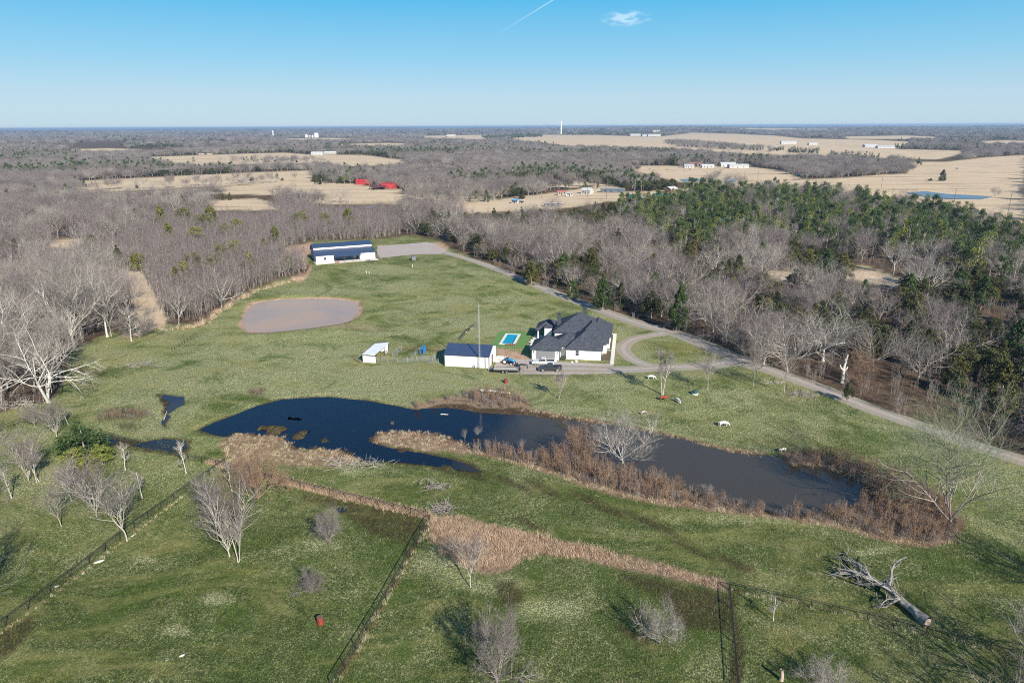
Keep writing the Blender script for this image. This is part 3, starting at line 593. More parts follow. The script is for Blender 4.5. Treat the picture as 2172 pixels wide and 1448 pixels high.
def leaf_clump(r, cen, rad, n, size, flat=0.8):
    """small leaf-sized triangles through a lumpy ball"""
    d = r.normal(size=(n, 3)); d /= np.linalg.norm(d, axis=1)[:, None]; rr = rad * (0.55 + 0.5 * r.random((n, 1))) ; c = cen + d * rr * [1, 1, flat]
    a = r.normal(size=(n, 3)); a /= np.linalg.norm(a, axis=1)[:, None]; b = np.cross(a, d + r.normal(size=(n, 3)) * 0.6); b /= np.linalg.norm(b, axis=1)[:, None] + 1e-9
    s = size * r.uniform(0.6, 1.3, (n, 1))
    return np.stack([c + a * s, c - a * s * 0.5 + b * s * 0.7, c - a * s * 0.5 - b * s * 0.7], 1)
def evergreen(seed, kind, H=11.0, mat=None, n=1.0):
    r = np.random.default_rng(seed); T = TG(); tris = []
    pts, _ = grow_line(r, np.array([0, 0, -0.15]), np.array([0.02, 0, 1.]), H * (0.9 if kind == 'pine' else 0.7), 6, 0.03, 0.02)
    T.tube(pts, np.linspace(0.24 * H / 12, 0.05, 7), 6)
    if kind == 'pine':        # irregular tiers of needle masses above a bare stem
        for k in range(int(26 * n)):
            f = r.uniform(0.28, 1.0); az = r.uniform(0, 2 * math.pi); rd = H * 0.27 * (1.08 - f) ** 0.55 * r.uniform(0.35, 1.0)
            c = np.array([math.cos(az) * rd, math.sin(az) * rd, H * (0.02 + f * 0.97) - rd * 0.1]); i = int(min(f * 0.9 * 6, 5)); T.tube(np.array([pts[i], (pts[i] + c) / 2 + [0, 0, 0.2], c]), [0.06, 0.04, 0.02], 3)
            R_ = H * r.uniform(0.065, 0.11) * (1.25 - 0.4 * f)
            tris.append(leaf_clump(r, c, R_, int(75), 0.21, 0.75)); 
    elif kind == 'cedar':     # dense pointed cone down to the ground
        sh = r.uniform(0.75, 1.15)
        for k in range(int(60 * n)):
            f = r.uniform(0.03, 1.0) ** 0.9; az = r.uniform(0, 2 * math.pi); rmax = H * 0.34 * sh * (1 - f) ** 0.62 * (0.55 + min(1, f * 5) * 0.45); rd = rmax * r.uniform(0.45, 1.0)
            c = np.array([math.cos(az) * rd, math.sin(az) * rd, H * (0.03 + f * 0.95)])
            tris.append(leaf_clump(r, c, H * r.uniform(0.06, 0.10) * (1.2 - 0.6 * f), 70, 0.20, 1.1))
    elif kind == 'juniper':   # broad, lumpy
        for k in range(int(40 * n)):
            d = r.normal(size=3); d /= np.linalg.norm(d); d[2] = abs(d[2]) ; c = d * [H * 0.38, H * 0.38, H * 0.62] * r.uniform(0.5, 1.0) + [0, 0, H * 0.2]
            tris.append(leaf_clump(r, c, H * r.uniform(0.08, 0.13), 70, 0.20, 0.8))
    tr = np.concatenate(tris); F = np.arange(len(tr) * 3).reshape(-1, 3)
    return T.mesh('trunk', BARK_MID), mkmesh('crown', tr.reshape(-1, 3), F, mat)
def joinmesh(name, parts):    # several meshes into one, each keeping its material
    V = []; F = []; mi = []; mats = []; b = 0
    for me, off, sc, rz in parts:
        n = len(me.vertices); a = np.empty(n * 3); me.vertices.foreach_get('co', a); a = a.reshape(-1, 3) * sc
        c, s = math.cos(rz), math.sin(rz); a = np.stack([a[:, 0] * c - a[:, 1] * s, a[:, 0] * s + a[:, 1] * c, a[:, 2]], 1) + off
        f = np.empty(len(me.polygons) * 3, np.int32); me.polygons.foreach_get('vertices', f); f = f.reshape(-1, 3)
        k = np.empty(len(me.polygons), np.int32); me.polygons.foreach_get('material_index', k)
        for m in me.materials:
            if m not in mats: mats.append(m)
        lut = np.array([mats.index(m) for m in me.materials]); V.append(a); F.append(f + b); mi.append(lut[k]); b += n
    return mkmesh(name, np.concatenate(V), np.concatenate(F), mats, np.concatenate(mi))

def scatter(name, pts, protos, label=None, cat=None, kind='stuff', group=None):
    """one object: prototype meshes set on points (x, y, z, scale, turn, index)"""
    pts = np.array(pts, float)
    col = bpy.data.collections.new(name + '_kinds')
    for i, me in enumerate(protos):
        o = bpy.data.objects.new('%s_kind_%s' % (name, 'abcdefghijklmnopqrstuvwxyz'[i]), me); col.objects.link(o)
    me = bpy.data.meshes.new(name); n = len(pts); me.vertices.add(n); me.vertices.foreach_set('co', pts[:, :3].ravel())
    for nm, k in (('size', 3), ('turn', 4)):
        a = me.attributes.new(nm, 'FLOAT', 'POINT'); a.data.foreach_set('value', pts[:, k].astype(np.float32))
    a = me.attributes.new('pick', 'INT', 'POINT'); a.data.foreach_set('value', pts[:, 5].astype(np.int32))
    o = ob(name, me)
    g = bpy.data.node_groups.new(name + '_spread', 'GeometryNodeTree'); g.interface.new_socket('Geometry', in_out='INPUT', socket_type='NodeSocketGeometry'); g.interface.new_socket('Geometry', in_out='OUTPUT', socket_type='NodeSocketGeometry')
    gi = g.nodes.new('NodeGroupInput'); go = g.nodes.new('NodeGroupOutput'); ip = g.nodes.new('GeometryNodeInstanceOnPoints'); ci = g.nodes.new('GeometryNodeCollectionInfo')
    ci.inputs['Collection'].default_value = col; ci.inputs['Separate Children'].default_value = True; ci.inputs['Reset Children'].default_value = True
    def at_(nm, ty='FLOAT'):
        x = g.nodes.new('GeometryNodeInputNamedAttribute'); x.data_type = ty; x.inputs['Name'].default_value = nm; return x.outputs[0]
    cx = g.nodes.new('ShaderNodeCombineXYZ'); g.links.new(at_('turn'), cx.inputs[2])
    g.links.new(gi.outputs[0], ip.inputs['Points']); g.links.new(ci.outputs[0], ip.inputs['Instance']); ip.inputs['Pick Instance'].default_value = True
    g.links.new(at_('pick', 'INT'), ip.inputs['Instance Index']); g.links.new(cx.outputs[0], ip.inputs['Rotation']); g.links.new(at_('size'), ip.inputs['Scale'])
    g.links.new(ip.outputs[0], go.inputs[0])
    m = o.modifiers.new('spread', 'NODES'); m.node_group = g
    return tagobj(o, label, cat, group, kind)

def poisson(x0, x1, y0, y1, dist, seed):
    """jittered grid, spacing dist"""
    r = np.random.default_rng(seed); nx = int((x1 - x0) / dist); ny = int((y1 - y0) / dist)
    X, Y = np.meshgrid(np.arange(nx), np.arange(ny)); X = X + 0.5 * (Y % 2)
    return np.stack([x0 + (X.ravel() + r.uniform(-0.42, 0.42, X.size)) * dist, y0 + (Y.ravel() + r.uniform(-0.42, 0.42, X.size)) * dist], 1)

# prototype trees (trunk mesh, crown mesh)
OAK = [bare_tree(100 + k, H=13.0 + (k % 3), spread=0.95, trunk_h=0.2, limbs=9, rad=0.27, twig=(TWIG_GREY, TWIG_MAUVE, TWIG_PALE, TWIG_GREY, TWIG_MAUVE)[k], barkm=(BARK_PALE, BARK_MID, BARK_PALE, BARK_MID, BARK_PALE)[k], up=0.07, tw=0.024, n2=8, n3=6, n4=4, el_=(0.25, 1.05), ll=0.9) for k in range(5)]
ELM = [bare_tree(120 + k, H=14.5, spread=0.75, trunk_h=0.3, limbs=8, rad=0.22, twig=(TWIG_GREY, TWIG_PALE, TWIG_MAUVE)[k], barkm=(BARK_MID, BARK_PALE, BARK_MID)[k], up=0.14, tw=0.024, n2=8, n3=6, n4=4, el_=(0.6, 1.2)) for k in range(3)]
SLIM = [bare_tree(140 + k, H=9.0, spread=0.42, limbs=9, rad=0.13, twig=(TWIG_PALE, TWIG_MAUVE, TWIG_GREY)[k], barkm=BARK_PALE, up=0.22, tw=0.022, n2=5, n3=4, n4=3) for k in range(3)]
PINE = [evergreen(160 + k, 'pine', 13.0, (PINE_M, PINE_M, PINE_Y, PINE_M)[k]) for k in range(4)]
CEDAR = [evergreen(180 + k, 'cedar', 8.5, (CEDAR_M, CEDAR_M, CEDAR_O, PINE_M)[k]) for k in range(4)]
JUNI = [evergreen(190 + k, 'juniper', 8.0, (CEDAR_M, CEDAR_O, CEDAR_M, CEDAR_M)[k]) for k in range(4)]
def whole(t): return joinmesh('tree', [(t[0], [0, 0, 0], 1, 0), (t[1], [0, 0, 0], 1, 0)])
BARE_W = [whole(t) for t in OAK + ELM]
EVER_W = [whole(t) for t in PINE + CEDAR + JUNI]
def clump(seed, protos, n, spread, s0, s1):
    r = np.random.default_rng(seed); parts = []
    for k in range(n):
        p = protos[r.integers(len(protos))]; parts.append((p[0], [r.uniform(-spread, spread), r.uniform(-spread, spread), 0], r.uniform(s0, s1), 0)); q = parts[-1]; parts[-1] = (q[0], q[1], q[2], r.uniform(0, 6.28)); parts.append((p[1],) + parts[-1][1:])
    return joinmesh('clump', parts)
# thicket saplings: bundles of thin stems with brushy tops
def sapling(seed, H=7.5, n=5, tw=0.03, twig=TWIG_MAUVE, barkm=BARK_PALE, spread=1.8, br=9, sub=5, rad=0.05):
    r = np.random.default_rng(seed); T = TG(); C = TG()
    for k in range(n):
        p = np.array([r.uniform(-spread, spread), r.uniform(-spread, spread), -0.1]); h = H * r.uniform(0.7, 1.1)
        pts, _ = grow_line(r, p, unit(np.array([r.normal() * 0.07, r.normal() * 0.07, 1])), h, 4, 0.04, 0.05); T.tube(pts, np.linspace(rad, 0.012, 5), 4)
        for b in range(br):
            f = r.uniform(0.3, 1.0); idx = f * 4; i = int(min(idx, 3)); q = pts[i] + (pts[i + 1] - pts[i]) * (idx - i); az = r.uniform(0, 6.28); el = r.uniform(0.6, 1.1)
            d = np.array([math.cos(az) * math.cos(el), math.sin(az) * math.cos(el), math.sin(el)]); L = h * r.uniform(0.16, 0.3) * (1.3 - f * 0.6)
            bp, _ = grow_line(r, q, d, L, 2, 0.1, 0.1); C.tube(bp, [0.018, 0.012, 0.006], 3)
            for c in range(sub):
                f2 = r.uniform(0.1, 1); q2 = bp[0] + (bp[2] - bp[0]) * f2; C.sliver(q2, unit(unit(bp[2] - bp[0]) + r.normal(size=3) * 0.45), L * r.uniform(0.3, 0.6), tw / 2, r)
    a = T.mesh('stems', barkm); b = C.mesh('twigs', twig); return joinmesh('sapling', [(a, [0, 0, 0], 1, 0), (b, [0, 0, 0], 1, 0)])
SAPL = [sapling(300 + k, 8.5, 4, 0.036, br=12, sub=7, spread=2.2, twig=(TWIG_MAUVE, TWIG_MAUVE, TWIG_GREY, TWIG_MAUVE)[k], barkm=(BARK_MID, BARK_PALE, BARK_MID, BARK_PALE)[k]) for k in range(4)]
SHRUB = [sapling(320 + k, (2.8, 2.0, 3.4, 1.5)[k], 12, 0.022, (TWIG_RUST, TWIG_MAUVE, TWIG_RUST, TWIG_MAUVE)[k], (BARK_MID, BARK_MID, TWIG_RUST, TWIG_RUST)[k], spread=0.75, br=7, sub=4, rad=0.018) for k in range(4)]
def tuft(seed, H, n, mat, spread=0.5, w=0.03, lean=0.25):
    r = np.random.default_rng(seed); C = TG()
    for k in range(n):
        p = np.array([r.normal() * spread * 0.5, r.normal() * spread * 0.5, -0.03]); C.sliver(p, unit(np.array([r.normal() * lean, r.normal() * lean, 1.0])), H * r.uniform(0.5, 1.15), w / 2, r)
    return C.mesh('tuft', mat)
STRAW_M = bark('dry_grass_blades', (0.52, 0.38, 0.265), 0.3)
STRAW_D = bark('brown_reed_blades', (0.36, 0.25, 0.17), 0.3)
STRAW_P = bark('pale_grass_blades', (0.52, 0.46, 0.30), 0.2)
GRASS_M = bark('green_grass_blades', (0.15, 0.19, 0.05), 0.4)
STRAW_T = bark('bleached_turf_blades', (0.30, 0.30, 0.16), 0.25)
BRUSH_M = bark('brown_brush_blades', (0.22, 0.13, 0.085), 0.3)
TALL = [tuft(400 + k, (1.15, 0.95, 0.8)[k], 46, (STRAW_M, STRAW_D, STRAW_M)[k], 0.8, 0.045, (0.25, 0.4, 0.5)[k]) for k in range(3)]
LOW = [tuft(420 + k, 0.6, 34, (STRAW_M, STRAW_P, BRUSH_M)[k], 0.6, 0.035, 0.4) for k in range(3)]
TURF = [tuft(440 + k, 0.30, 22, (GRASS_M, STRAW_T, GRASS_M)[k], 0.6, 0.03, 0.6) for k in range(3)]

# ------------------------------------------------------------------ woods
def place(pts, sc0, sc1, nk, seed, pick=None):
    r = np.random.default_rng(seed); n = len(pts); z = height(pts[:, 0], pts[:, 1])
    return np.stack([pts[:, 0], pts[:, 1], z, r.uniform(sc0, sc1, n), r.uniform(0, 6.28, n), r.integers(0, nk, n) if pick is None else pick], 1)
def clear_mask(x, y, margin=3.0):
    """True where nothing grows tall: home field, open fields, track"""
    px, py = toimg(x, y); m = sdf(px, py, HOMEFIELD) < margin
    for P in FIELDS.values(): m |= sdf(px, py, P) < 1.0
    tx_, ty_ = toimg(x, y, 7.0)
    for P in FIELDS.values(): m |= inpoly(tx_, ty_, P)
    m |= sdf(px, py, TRAIL) < 2; m |= inpoly(tx_, ty_, TRAIL)
    return m
THICKET = [(330,690),(300,640),(262,580),(250,560),(185,540),(300,505),(330,470),(420,455),(560,448),(700,440),(820,440),(850,470),(855,498),(780,510),(650,512),(600,526),(612,548),(650,560),(650,585),(600,596),(540,616),(470,655),(430,690),(345,690)]
PINES = [[(1290,436),(1430,415),(1500,395),(1590,385),(1640,392),(1760,400),(1860,425),(1960,440),(2030,458),(2120,478),(2190,490),(2190,640),(2080,600),(1950,560),(1830,548),(1700,540),(1600,530),(1500,545),(1440,545),(1380,520),(1320,480)],[(1060,378),(1140,364),(1250,372),(1250,392),(1160,396),(1080,394)],[(915,398),(1030,380),(1070,392),(1000,404)],[(1310,400),(1440,392),(1450,408),(1380,412),(1320,412)],[(700,352),(800,348),(820,362),(720,368)],[(1020,288),(1130,285),(1130,292),(1030,296)],[(1190,283),(1400,283),(1400,287),(1190,287)]]
CEDARS = [[(1850,600),(1960,585),(2190,600),(2190,1010),(2080,945),(1940,880),(1880,780)],[(1820,640),(1880,640),(1890,720),(1840,720)],[(1100,470),(1330,440),(1380,470),(1420,500),(1300,520),(1150,500)],[(1090,575),(1180,600),(1250,640),(1230,645),(1100,592)],[(1640,480),(1720,500),(1800,560),(1840,600),(1700,580),(1640,540)],[(870,470),(930,470),(960,500),(890,500)],[(0,322),(110,325),(180,330),(100,345),(0,340)],[(120,350),(260,352),(400,352),(560,360),(540,372),(330,375),(170,368)],[(640,374),(720,370),(800,376),(780,394),(680,392)],[(920,470),(1110,480),(1210,500),(1180,520),(1010,505),(930,490)],[(1000,545),(1110,588),(1260,652),(1250,632),(1110,565),(1010,528)],[(1470,560),(1620,600),(1700,660),(1640,680),(1520,620)]]
def evmask(px, py):
    p = np.zeros(px.shape, bool)
    for P in PINES: p |= inpoly(px, py, P)
    c = np.zeros(px.shape, bool)
    for P in CEDARS: c |= inpoly(px, py, P)
    return p, c
def inview(x, y, mpx=160, top=90, bot=1800):
    px, py = toimg(x, y); return (px > -mpx) & (px < 2172 + mpx) & (py < bot) & (y > 20)

# near and middle woods: single trees
W = poisson(-460, 520, 70, 640, 7.7, 11)
px, py = toimg(W[:, 0], W[:, 1]); dW = np.hypot(W[:, 0], W[:, 1])
ok = ~clear_mask(W[:, 0], W[:, 1]) & inview(W[:, 0], W[:, 1], 200) & ~inpoly(px, py, THICKET) & (dW < 640) & (np.abs(np.arctan2(W[:, 0], W[:, 1])) < 0.80)
for ex_, ey_, er_ in ((1420, 697, 11), (1410, 712, 8), (1745, 770, 9), (1765, 790, 10), (1780, 815, 9), (1740, 745, 7), (1800, 800, 8)):    # keep the parked car and the white oak in the open
    g_ = G(ex_, ey_); ok &= np.hypot(W[:, 0] - g_[0], W[:, 1] - g_[1]) > er_
W = W[ok]; px = px[ok]; py = py[ok]; dW = dW[ok]
rr = np.random.default_rng(21); u = rr.random(len(W)); pm, cm = evmask(px, py); den = vnoise(W[:, 0], W[:, 1], 38, 12)
keep = ~((px < 900) & (np.random.default_rng(77).random(len(W)) < 0.18)) & ~((px > 1300) & (den > 0.62) & ~pm) & ~((px < 700) & (den > 0.7))
isp = pm & (u < 0.82); cn = vnoise(W[:, 0], W[:, 1], 17, 14); isc = (cm & (u < 0.88)) | ((~pm & ~cm) & (u < np.where(px > 1000, np.where(cn > 0.0, 0.82, 0.12), np.where(cn > 0.55, 0.5, 0.03))))
kind = np.where(isp, 1, np.where(isc, 2, 0))
W, px, py, dW, kind = W[keep], px[keep], py[keep], dW[keep], kind[keep]
order = np.argsort(dW)
bare_i = [i for i in order if kind[i] == 0]; ever_i = [i for i in order if kind[i] > 0]
LANDMARK = []        # filled below; trees described one by one
def put_tree(name, proto, label, cat, loc, sc, rz, group=None):
    o = empty(name, label, cat, loc, rz, group); o.scale = (sc, sc, sc)
    for nm, me in (('trunk', proto[0]), ('crown', proto[1])): ob(nm, me, o)
    return o
BL = OAK + ELM
N_BARE, N_EVER = 225, 250
r3 = np.random.default_rng(33)
def whereabouts(x, y):
    s_ = float(sdf(np.array([x]), np.array([y]), np.array(HOMEFIELD, float))[0]); row = 'in front' if s_ < 16 else ('inside' if s_ < 60 else 'deep')
    if x < 900:
        z_ = 'near the left picture edge' if x < 60 else 'behind the huge dead tree' if x < 170 else 'left of the sandy trail' if x < 300 else 'beyond the sapling thicket'
    else:
        z_ = ('near the gravel yard' if x < 1100 else 'along the upper road' if x < 1260 else 'above the farmhouse' if x < 1370 else 'behind the black car' if x < 1480 else 'above the drive junction' if x < 1640 else
              'left of the white-barked oak' if x < 1740 else 'right of the white-barked oak' if x < 1880 else 'above the lower road' if x < 2020 else 'at the right edge')
    return row + ' in the wood ' + z_
for n, i in enumerate(bare_i[:N_BARE]):
    x, y = W[i]; left = px[i] < 900
    k = int(r3.integers(5)) if not left else int(r3.choice([0, 2, 5, 6, 7]))
    tone = ('pale grey', 'dark mauve', 'silvery', 'dull grey', 'brown mauve', 'grey upright', 'silvery upright', 'mauve upright')[k]
    sc_ = float(r3.uniform(0.6, 1.12)); lb = ('short ' if sc_ < 0.76 else 'tall ' if sc_ > 0.95 else '') + tone + ' bare tree ' + whereabouts(px[i], py[i]); gp = 'bare trees of the wood ' + ('left of the pasture' if left else 'beyond the gravel road')
    put_tree('bare_tree', BL[k], lb, 'tree', (x, y, hz(x, y)), sc_ * (1.12 if left else 1.0), float(r3.uniform(0, 6.28)), gp)
for n, i in enumerate(ever_i[:N_EVER]):
    x, y = W[i]
    if kind[i] == 1: k = int(r3.integers(4)); pr = PINE[k]; sc = r3.uniform(0.75, 1.12); lb = 'green pine ' + whereabouts(px[i], py[i]); gp = 'pines of the belt beyond the wood'; nm = 'pine_tree'
    else:
        k = int(r3.choice([0, 1, 2, 3, 4, 5, 6, 7, 4, 6, 7, 5])); pr = (CEDAR + JUNI)[k]; sc = r3.uniform(0.8, 1.4); nm = 'cedar_tree'
        lb = ('short ' if sc < 1.0 else 'tall ' if sc > 1.2 else '') + ('dark conical cedar ', 'slim dark cedar ', 'bronze cedar ', 'bright green cedar ', 'broad dark juniper ', 'broad bronze juniper ', 'rounded dark juniper ', 'squat dark juniper ')[k] + whereabouts(px[i], py[i]); gp = 'cedars of the left wood' if px[i] < 900 else 'cedars of the wood beyond the road'
    put_tree(nm, pr, lb, 'tree', (x, y, hz(x, y)), float(sc), float(r3.uniform(0, 6.28)), gp)
rest = np.array(bare_i[N_BARE:]); P_ = place(W[rest], 0.55, 1.15, 8, 41); scatter('bare_woods', P_, BARE_W, 'mass of leafless grey trees behind the nearest rows of the woods', 'woods')
rest = np.array(ever_i[N_EVER:])
pk = np.where(kind[rest] == 1, np.random.default_rng(5).integers(0, 4, len(rest)), np.random.default_rng(6).choice([4, 5, 6, 8, 9, 10, 11, 8, 10, 11], len(rest)))
scatter('evergreen_woods', place(W[rest], 0.8, 1.3, 1, 42, pk), EVER_W, 'mass of dark pines and cedars in the farther woods', 'woods')
# thicket of young trees behind the pond
Q = poisson(-330, 0, 215, 640, 3.2, 51); qx, qy = toimg(Q[:, 0], Q[:, 1]); m = inpoly(qx, qy, THICKET) & ~clear_mask(Q[:, 0], Q[:, 1], 1.0); Q = Q[m]
scatter('sapling_thicket', place(Q, 0.55, 1.15, 4, 52), SAPL, 'thicket of thin mauve leafless saplings behind the tan pond', 'thicket')
# undergrowth on the wood floors close by
U = poisson(-200, 330, 90, 420, 4.2, 61); ux, uy = toimg(U[:, 0], U[:, 1]); m = ~clear_mask(U[:, 0], U[:, 1], 4) & inview(U[:, 0], U[:, 1]) & (np.random.default_rng(2).random(len(U)) < 0.55); U = U[m]
UD = [sapling(340 + k, (2.8, 2.0, 3.4, 1.5)[k], 10, 0.022, TWIG_GREY, BARK_MID, spread=0.9, br=7, sub=4, rad=0.018) for k in range(4)]
scatter('undergrowth', place(U, 0.7, 1.6, 4, 62), UD, 'brown twiggy undergrowth on the floor of the woods', 'undergrowth')
# far woods, out to the horizon: clumps that grow coarser with distance
FARC_E = PINE[:2] + JUNI
FARC = [clump(500 + k, [OAK[1], OAK[4], ELM[0], OAK[3], OAK[2]], 4, 9, 0.7, 1.0) for k in range(3)] + [clump(510 + k, FARC_E, 4, 8, 0.7, 1.05) for k in range(2)]
def band_points(d0, d1, sp, seed):
    xm = d1 * 0.85; P = poisson(-xm, xm, d0 * 0.6, d1, sp, seed); d = np.hypot(P[:, 0], P[:, 1]); a = np.abs(np.arctan2(P[:, 0], P[:, 1])); return P[(d >= d0) & (d < d1) & (a < 0.74)]
far = []; 
for (d0, d1, sp, s, seed) in ((640, 1100, 13, 1.0, 71), (1100, 1900, 16, 1.05, 72), (1900, 3300, 26, 1.15, 73), (3300, 6000, 48, 1.5, 74), (6000, 13000, 110, 2.0, 75)):
    P = band_points(d0, d1, sp, seed); fx, fy = toimg(P[:, 0], P[:, 1]); m = np.ones(len(P), bool)
    for F_ in FIELDS.values(): m &= (sdf(fx, fy, F_) > 1.0)
    ux_, uy_ = toimg(P[:, 0], P[:, 1], 7.5)
    for F_ in FIELDS.values(): m &= ~inpoly(ux_, uy_, F_)
    if d0 > 1500: m &= (vnoise(P[:, 0], P[:, 1], 420, 20) < 0.45) | (vnoise(P[:, 0], P[:, 1], 150, 22) > 0.3)
    P = P[m]; fx = fx[m]; fy = fy[m]; pm, cm = evmask(fx, fy); q = np.random.default_rng(seed); u = q.random(len(P)); cl = vnoise(P[:, 0], P[:, 1], 180, 21)
    ev = (pm & (u < 0.9)) | (cm & (u < 0.6)) | (u < 0.06 + 0.75 * sstep(0.3, 0.6, cl))
    pk = np.where(ev, q.integers(3, 5, len(P)), q.integers(0, 3, len(P))); q_ = place(P, 0.8 * s, 1.2 * s, 1, seed, pk); q_[:, 3] *= np.where(ev, 1.3, 0.78); far.append(q_)
BELTS = [([(1407,303),(1450,302),(1540,309),(1620,317),(1615,321),(1540,318),(1440,312)], 0.35, 12), ([(1625,319),(1660,316),(1662,320),(1630,323)], 0.9, 12), ([(1670,320),(1740,323),(1735,328),(1675,325)], 0.8, 12), ([(1750,330),(1865,335),(1860,339),(1760,336)], 0.8, 11), ([(1898,312),(2060,318),(2058,321),(1900,316)], 0.95, 12), ([(1878,347),(1955,346),(1956,350),(1880,350)], 0.6, 9),
 ([(170,402),(330,398),(560,386),(650,383),(650,386),(560,390),(330,402),(170,406)], 0.15, 13), ([(1190,285),(1400,284),(1400,287),(1190,288)], 0.9, 30), ([(1020,289),(1150,286),(1150,291),(1030,295)], 1.0, 16), ([(845,397),(1075,402),(1075,424),(960,438),(870,430)], 0.14, 9.5), ([(1225,398),(1330,388),(1330,396),(1240,402)], 0.4, 12), ([(655,392),(700,388),(760,384),(860,386),(860,392),(760,390)], 0.7, 9), ([(1440,356),(1590,352),(1590,350),(1440,351)], 0.2, 13), ([(1475,387),(1560,384),(1600,392),(1500,397)], 0.05, 13), ([(450,346),(600,340),(700,346),(600,349)], 0.2, 16), ([(296,331),(560,323),(600,324),(420,329)], 0.7, 16)]
hedge = []
for k_, (P_h, pe, sp_) in enumerate(BELTS):
    Pw = Gp(P_h); x0, y0 = Pw.min(0); x1, y1 = Pw.max(0); Qh = poisson(x0, x1, y0, y1, sp_, 600 + k_); Qh = Qh[inpoly(Qh[:, 0], Qh[:, 1], Pw)]
    if len(Qh):
        rg = np.random.default_rng(700 + k_); ev = rg.random(len(Qh)) < pe; hedge.append(place(Qh, 0.6, 1.0 if sp_ < 25 else 1.6, 1, 800 + k_, np.where(ev, rg.integers(8, 20, len(Qh)), rg.integers(0, 8, len(Qh)))))
hedge = np.concatenate(hedge); print('hedge trees', len(hedge)); scatter('field_belts', hedge, BARE_W + EVER_W, 'rows and belts of trees between the far straw fields', 'trees')
far = np.concatenate(far); print('far clumps', len(far))
scatter('far_woods', far, FARC, 'distant grey and dark green woodland reaching to the horizon', 'woods')
# ------------------------------------------------------------------ buildings: materials
WHITE = simple('white_painted_wall', (0.74, 0.73, 0.71), 0.6, var=0.03)
def rib_metal(name, col, axis=0, pitch=0.3, rough=0.45, metal=0.0):
    t = NT(name); o = t.objco(); wv = t.n('ShaderNodeTexWave', wave_type='BANDS', bands_direction='XYZ'[axis], wave_profile='SIN'); t.l(o, wv.inputs['Vector']); wv.inputs['Scale'].default_value = 1 / pitch / 3.14 * 1.0
    t.bump(wv.outputs[1], 0.25, 0.03); n = t.noise(0.7, 3, 0.6, o)
    c = tuple(col) + (1,); d = tuple(x * 0.88 for x in col) + (1,); return t.fin(t.mix(t.ramp(n, 0.3, 0.7), d, c), rough, metal)
NAVY = rib_metal('navy_roof_metal', (0.035, 0.055, 0.105), 0, 0.3, 0.4)
WHITE_METAL = rib_metal('white_wall_metal', (0.74, 0.73, 0.71), 0, 0.3, 0.5)
WHITE_ROOF = rib_metal('white_roof_metal', (0.78, 0.78, 0.78), 0, 0.3, 0.4)
TRIM = simple('dark_metal_trim', (0.045, 0.05, 0.06), 0.5)
BLACKM = simple('black_paint', (0.015, 0.015, 0.017), 0.4)
def shingle(name, a, b):
    t = NT(name); o = t.objco(); v = t.n('ShaderNodeTexVoronoi'); t.l(t.mapv(o, (2.2, 2.2, 5.0)), v.inputs['Vector']); v.inputs['Scale'].default_value = 1.3
    sx = t.n('ShaderNodeSeparateColor'); t.l(v.outputs['Color'], sx.inputs[0]); c = t.mix(sx.outputs[0], tuple(a) + (1,), tuple(b) + (1,)); t.bump(sx.outputs[1], 0.3, 0.03); return t.fin(c, 0.9, spec=0.2)
SHING = shingle('charcoal_shingles', (0.034, 0.038, 0.050), (0.075, 0.080, 0.098))
GLASS = simple('window_glass', (0.03, 0.04, 0.05), 0.08, var=0.0)
GREYW = simple('grey_garage_panel', (0.22, 0.22, 0.225), 0.5, var=0.05)
CONC = simple('pale_concrete', (0.62, 0.58, 0.52), 0.85, var=0.06, scale=0.8)
TURFM = simple('artificial_turf', (0.10, 0.20, 0.045), 0.9, var=0.08, scale=1.0)
BROWN = simple('mulch_bed', (0.10, 0.075, 0.035), 0.95, var=0.2, scale=4)
STEEL = simple('galvanised_pipe', (0.42, 0.43, 0.43), 0.45, 0.3)
RUSTP = simple('rusty_pipe', (0.16, 0.085, 0.05), 0.7)
DOORRED = simple('oxblood_door', (0.16, 0.03, 0.03), 0.5)
WOODP = simple('weathered_wood', (0.26, 0.20, 0.15), 0.85, var=0.2)
FENCEM = simple('fence_dark_steel', (0.028, 0.024, 0.022), 0.6)
TYRE = simple('tyre_rubber', (0.02, 0.02, 0.02), 0.8)
RIM = simple('wheel_rim', (0.45, 0.45, 0.46), 0.35, 0.5)
YAW = R(-10)
def hip(mb, u0, u1, v0, v1, z0, sl, ov=0.45, th=0.22):
    a0, a1, b0, b1 = u0 - ov, u1 + ov, v0 - ov, v1 + ov; z = z0 - ov * sl * 0.5; W_, D_ = a1 - a0, b1 - b0; h = min(W_, D_) / 2 * sl
    if W_ <= D_: r = [((a0 + a1) / 2, b0 + W_ / 2), ((a0 + a1) / 2, b1 - W_ / 2)]
    else: r = [(a0 + D_ / 2, (b0 + b1) / 2), (a1 - D_ / 2, (b0 + b1) / 2)]
    V = [(a0, b0, z), (a1, b0, z), (a1, b1, z), (a0, b1, z), (a0, b0, z + th), (a1, b0, z + th), (a1, b1, z + th), (a0, b1, z + th), (r[0][0], r[0][1], z + th + h), (r[1][0], r[1][1], z + th + h)]
    F = [(3, 2, 1, 0), (0, 1, 5, 4), (1, 2, 6, 5), (2, 3, 7, 6), (3, 0, 4, 7)]
    F += [(4, 5, 8), (5, 6, 9, 8), (6, 7, 9), (7, 4, 8, 9)] if W_ <= D_ else [(4, 5, 9, 8), (5, 6, 9), (6, 7, 8, 9), (7, 4, 8)]
    mb.add(V, F)
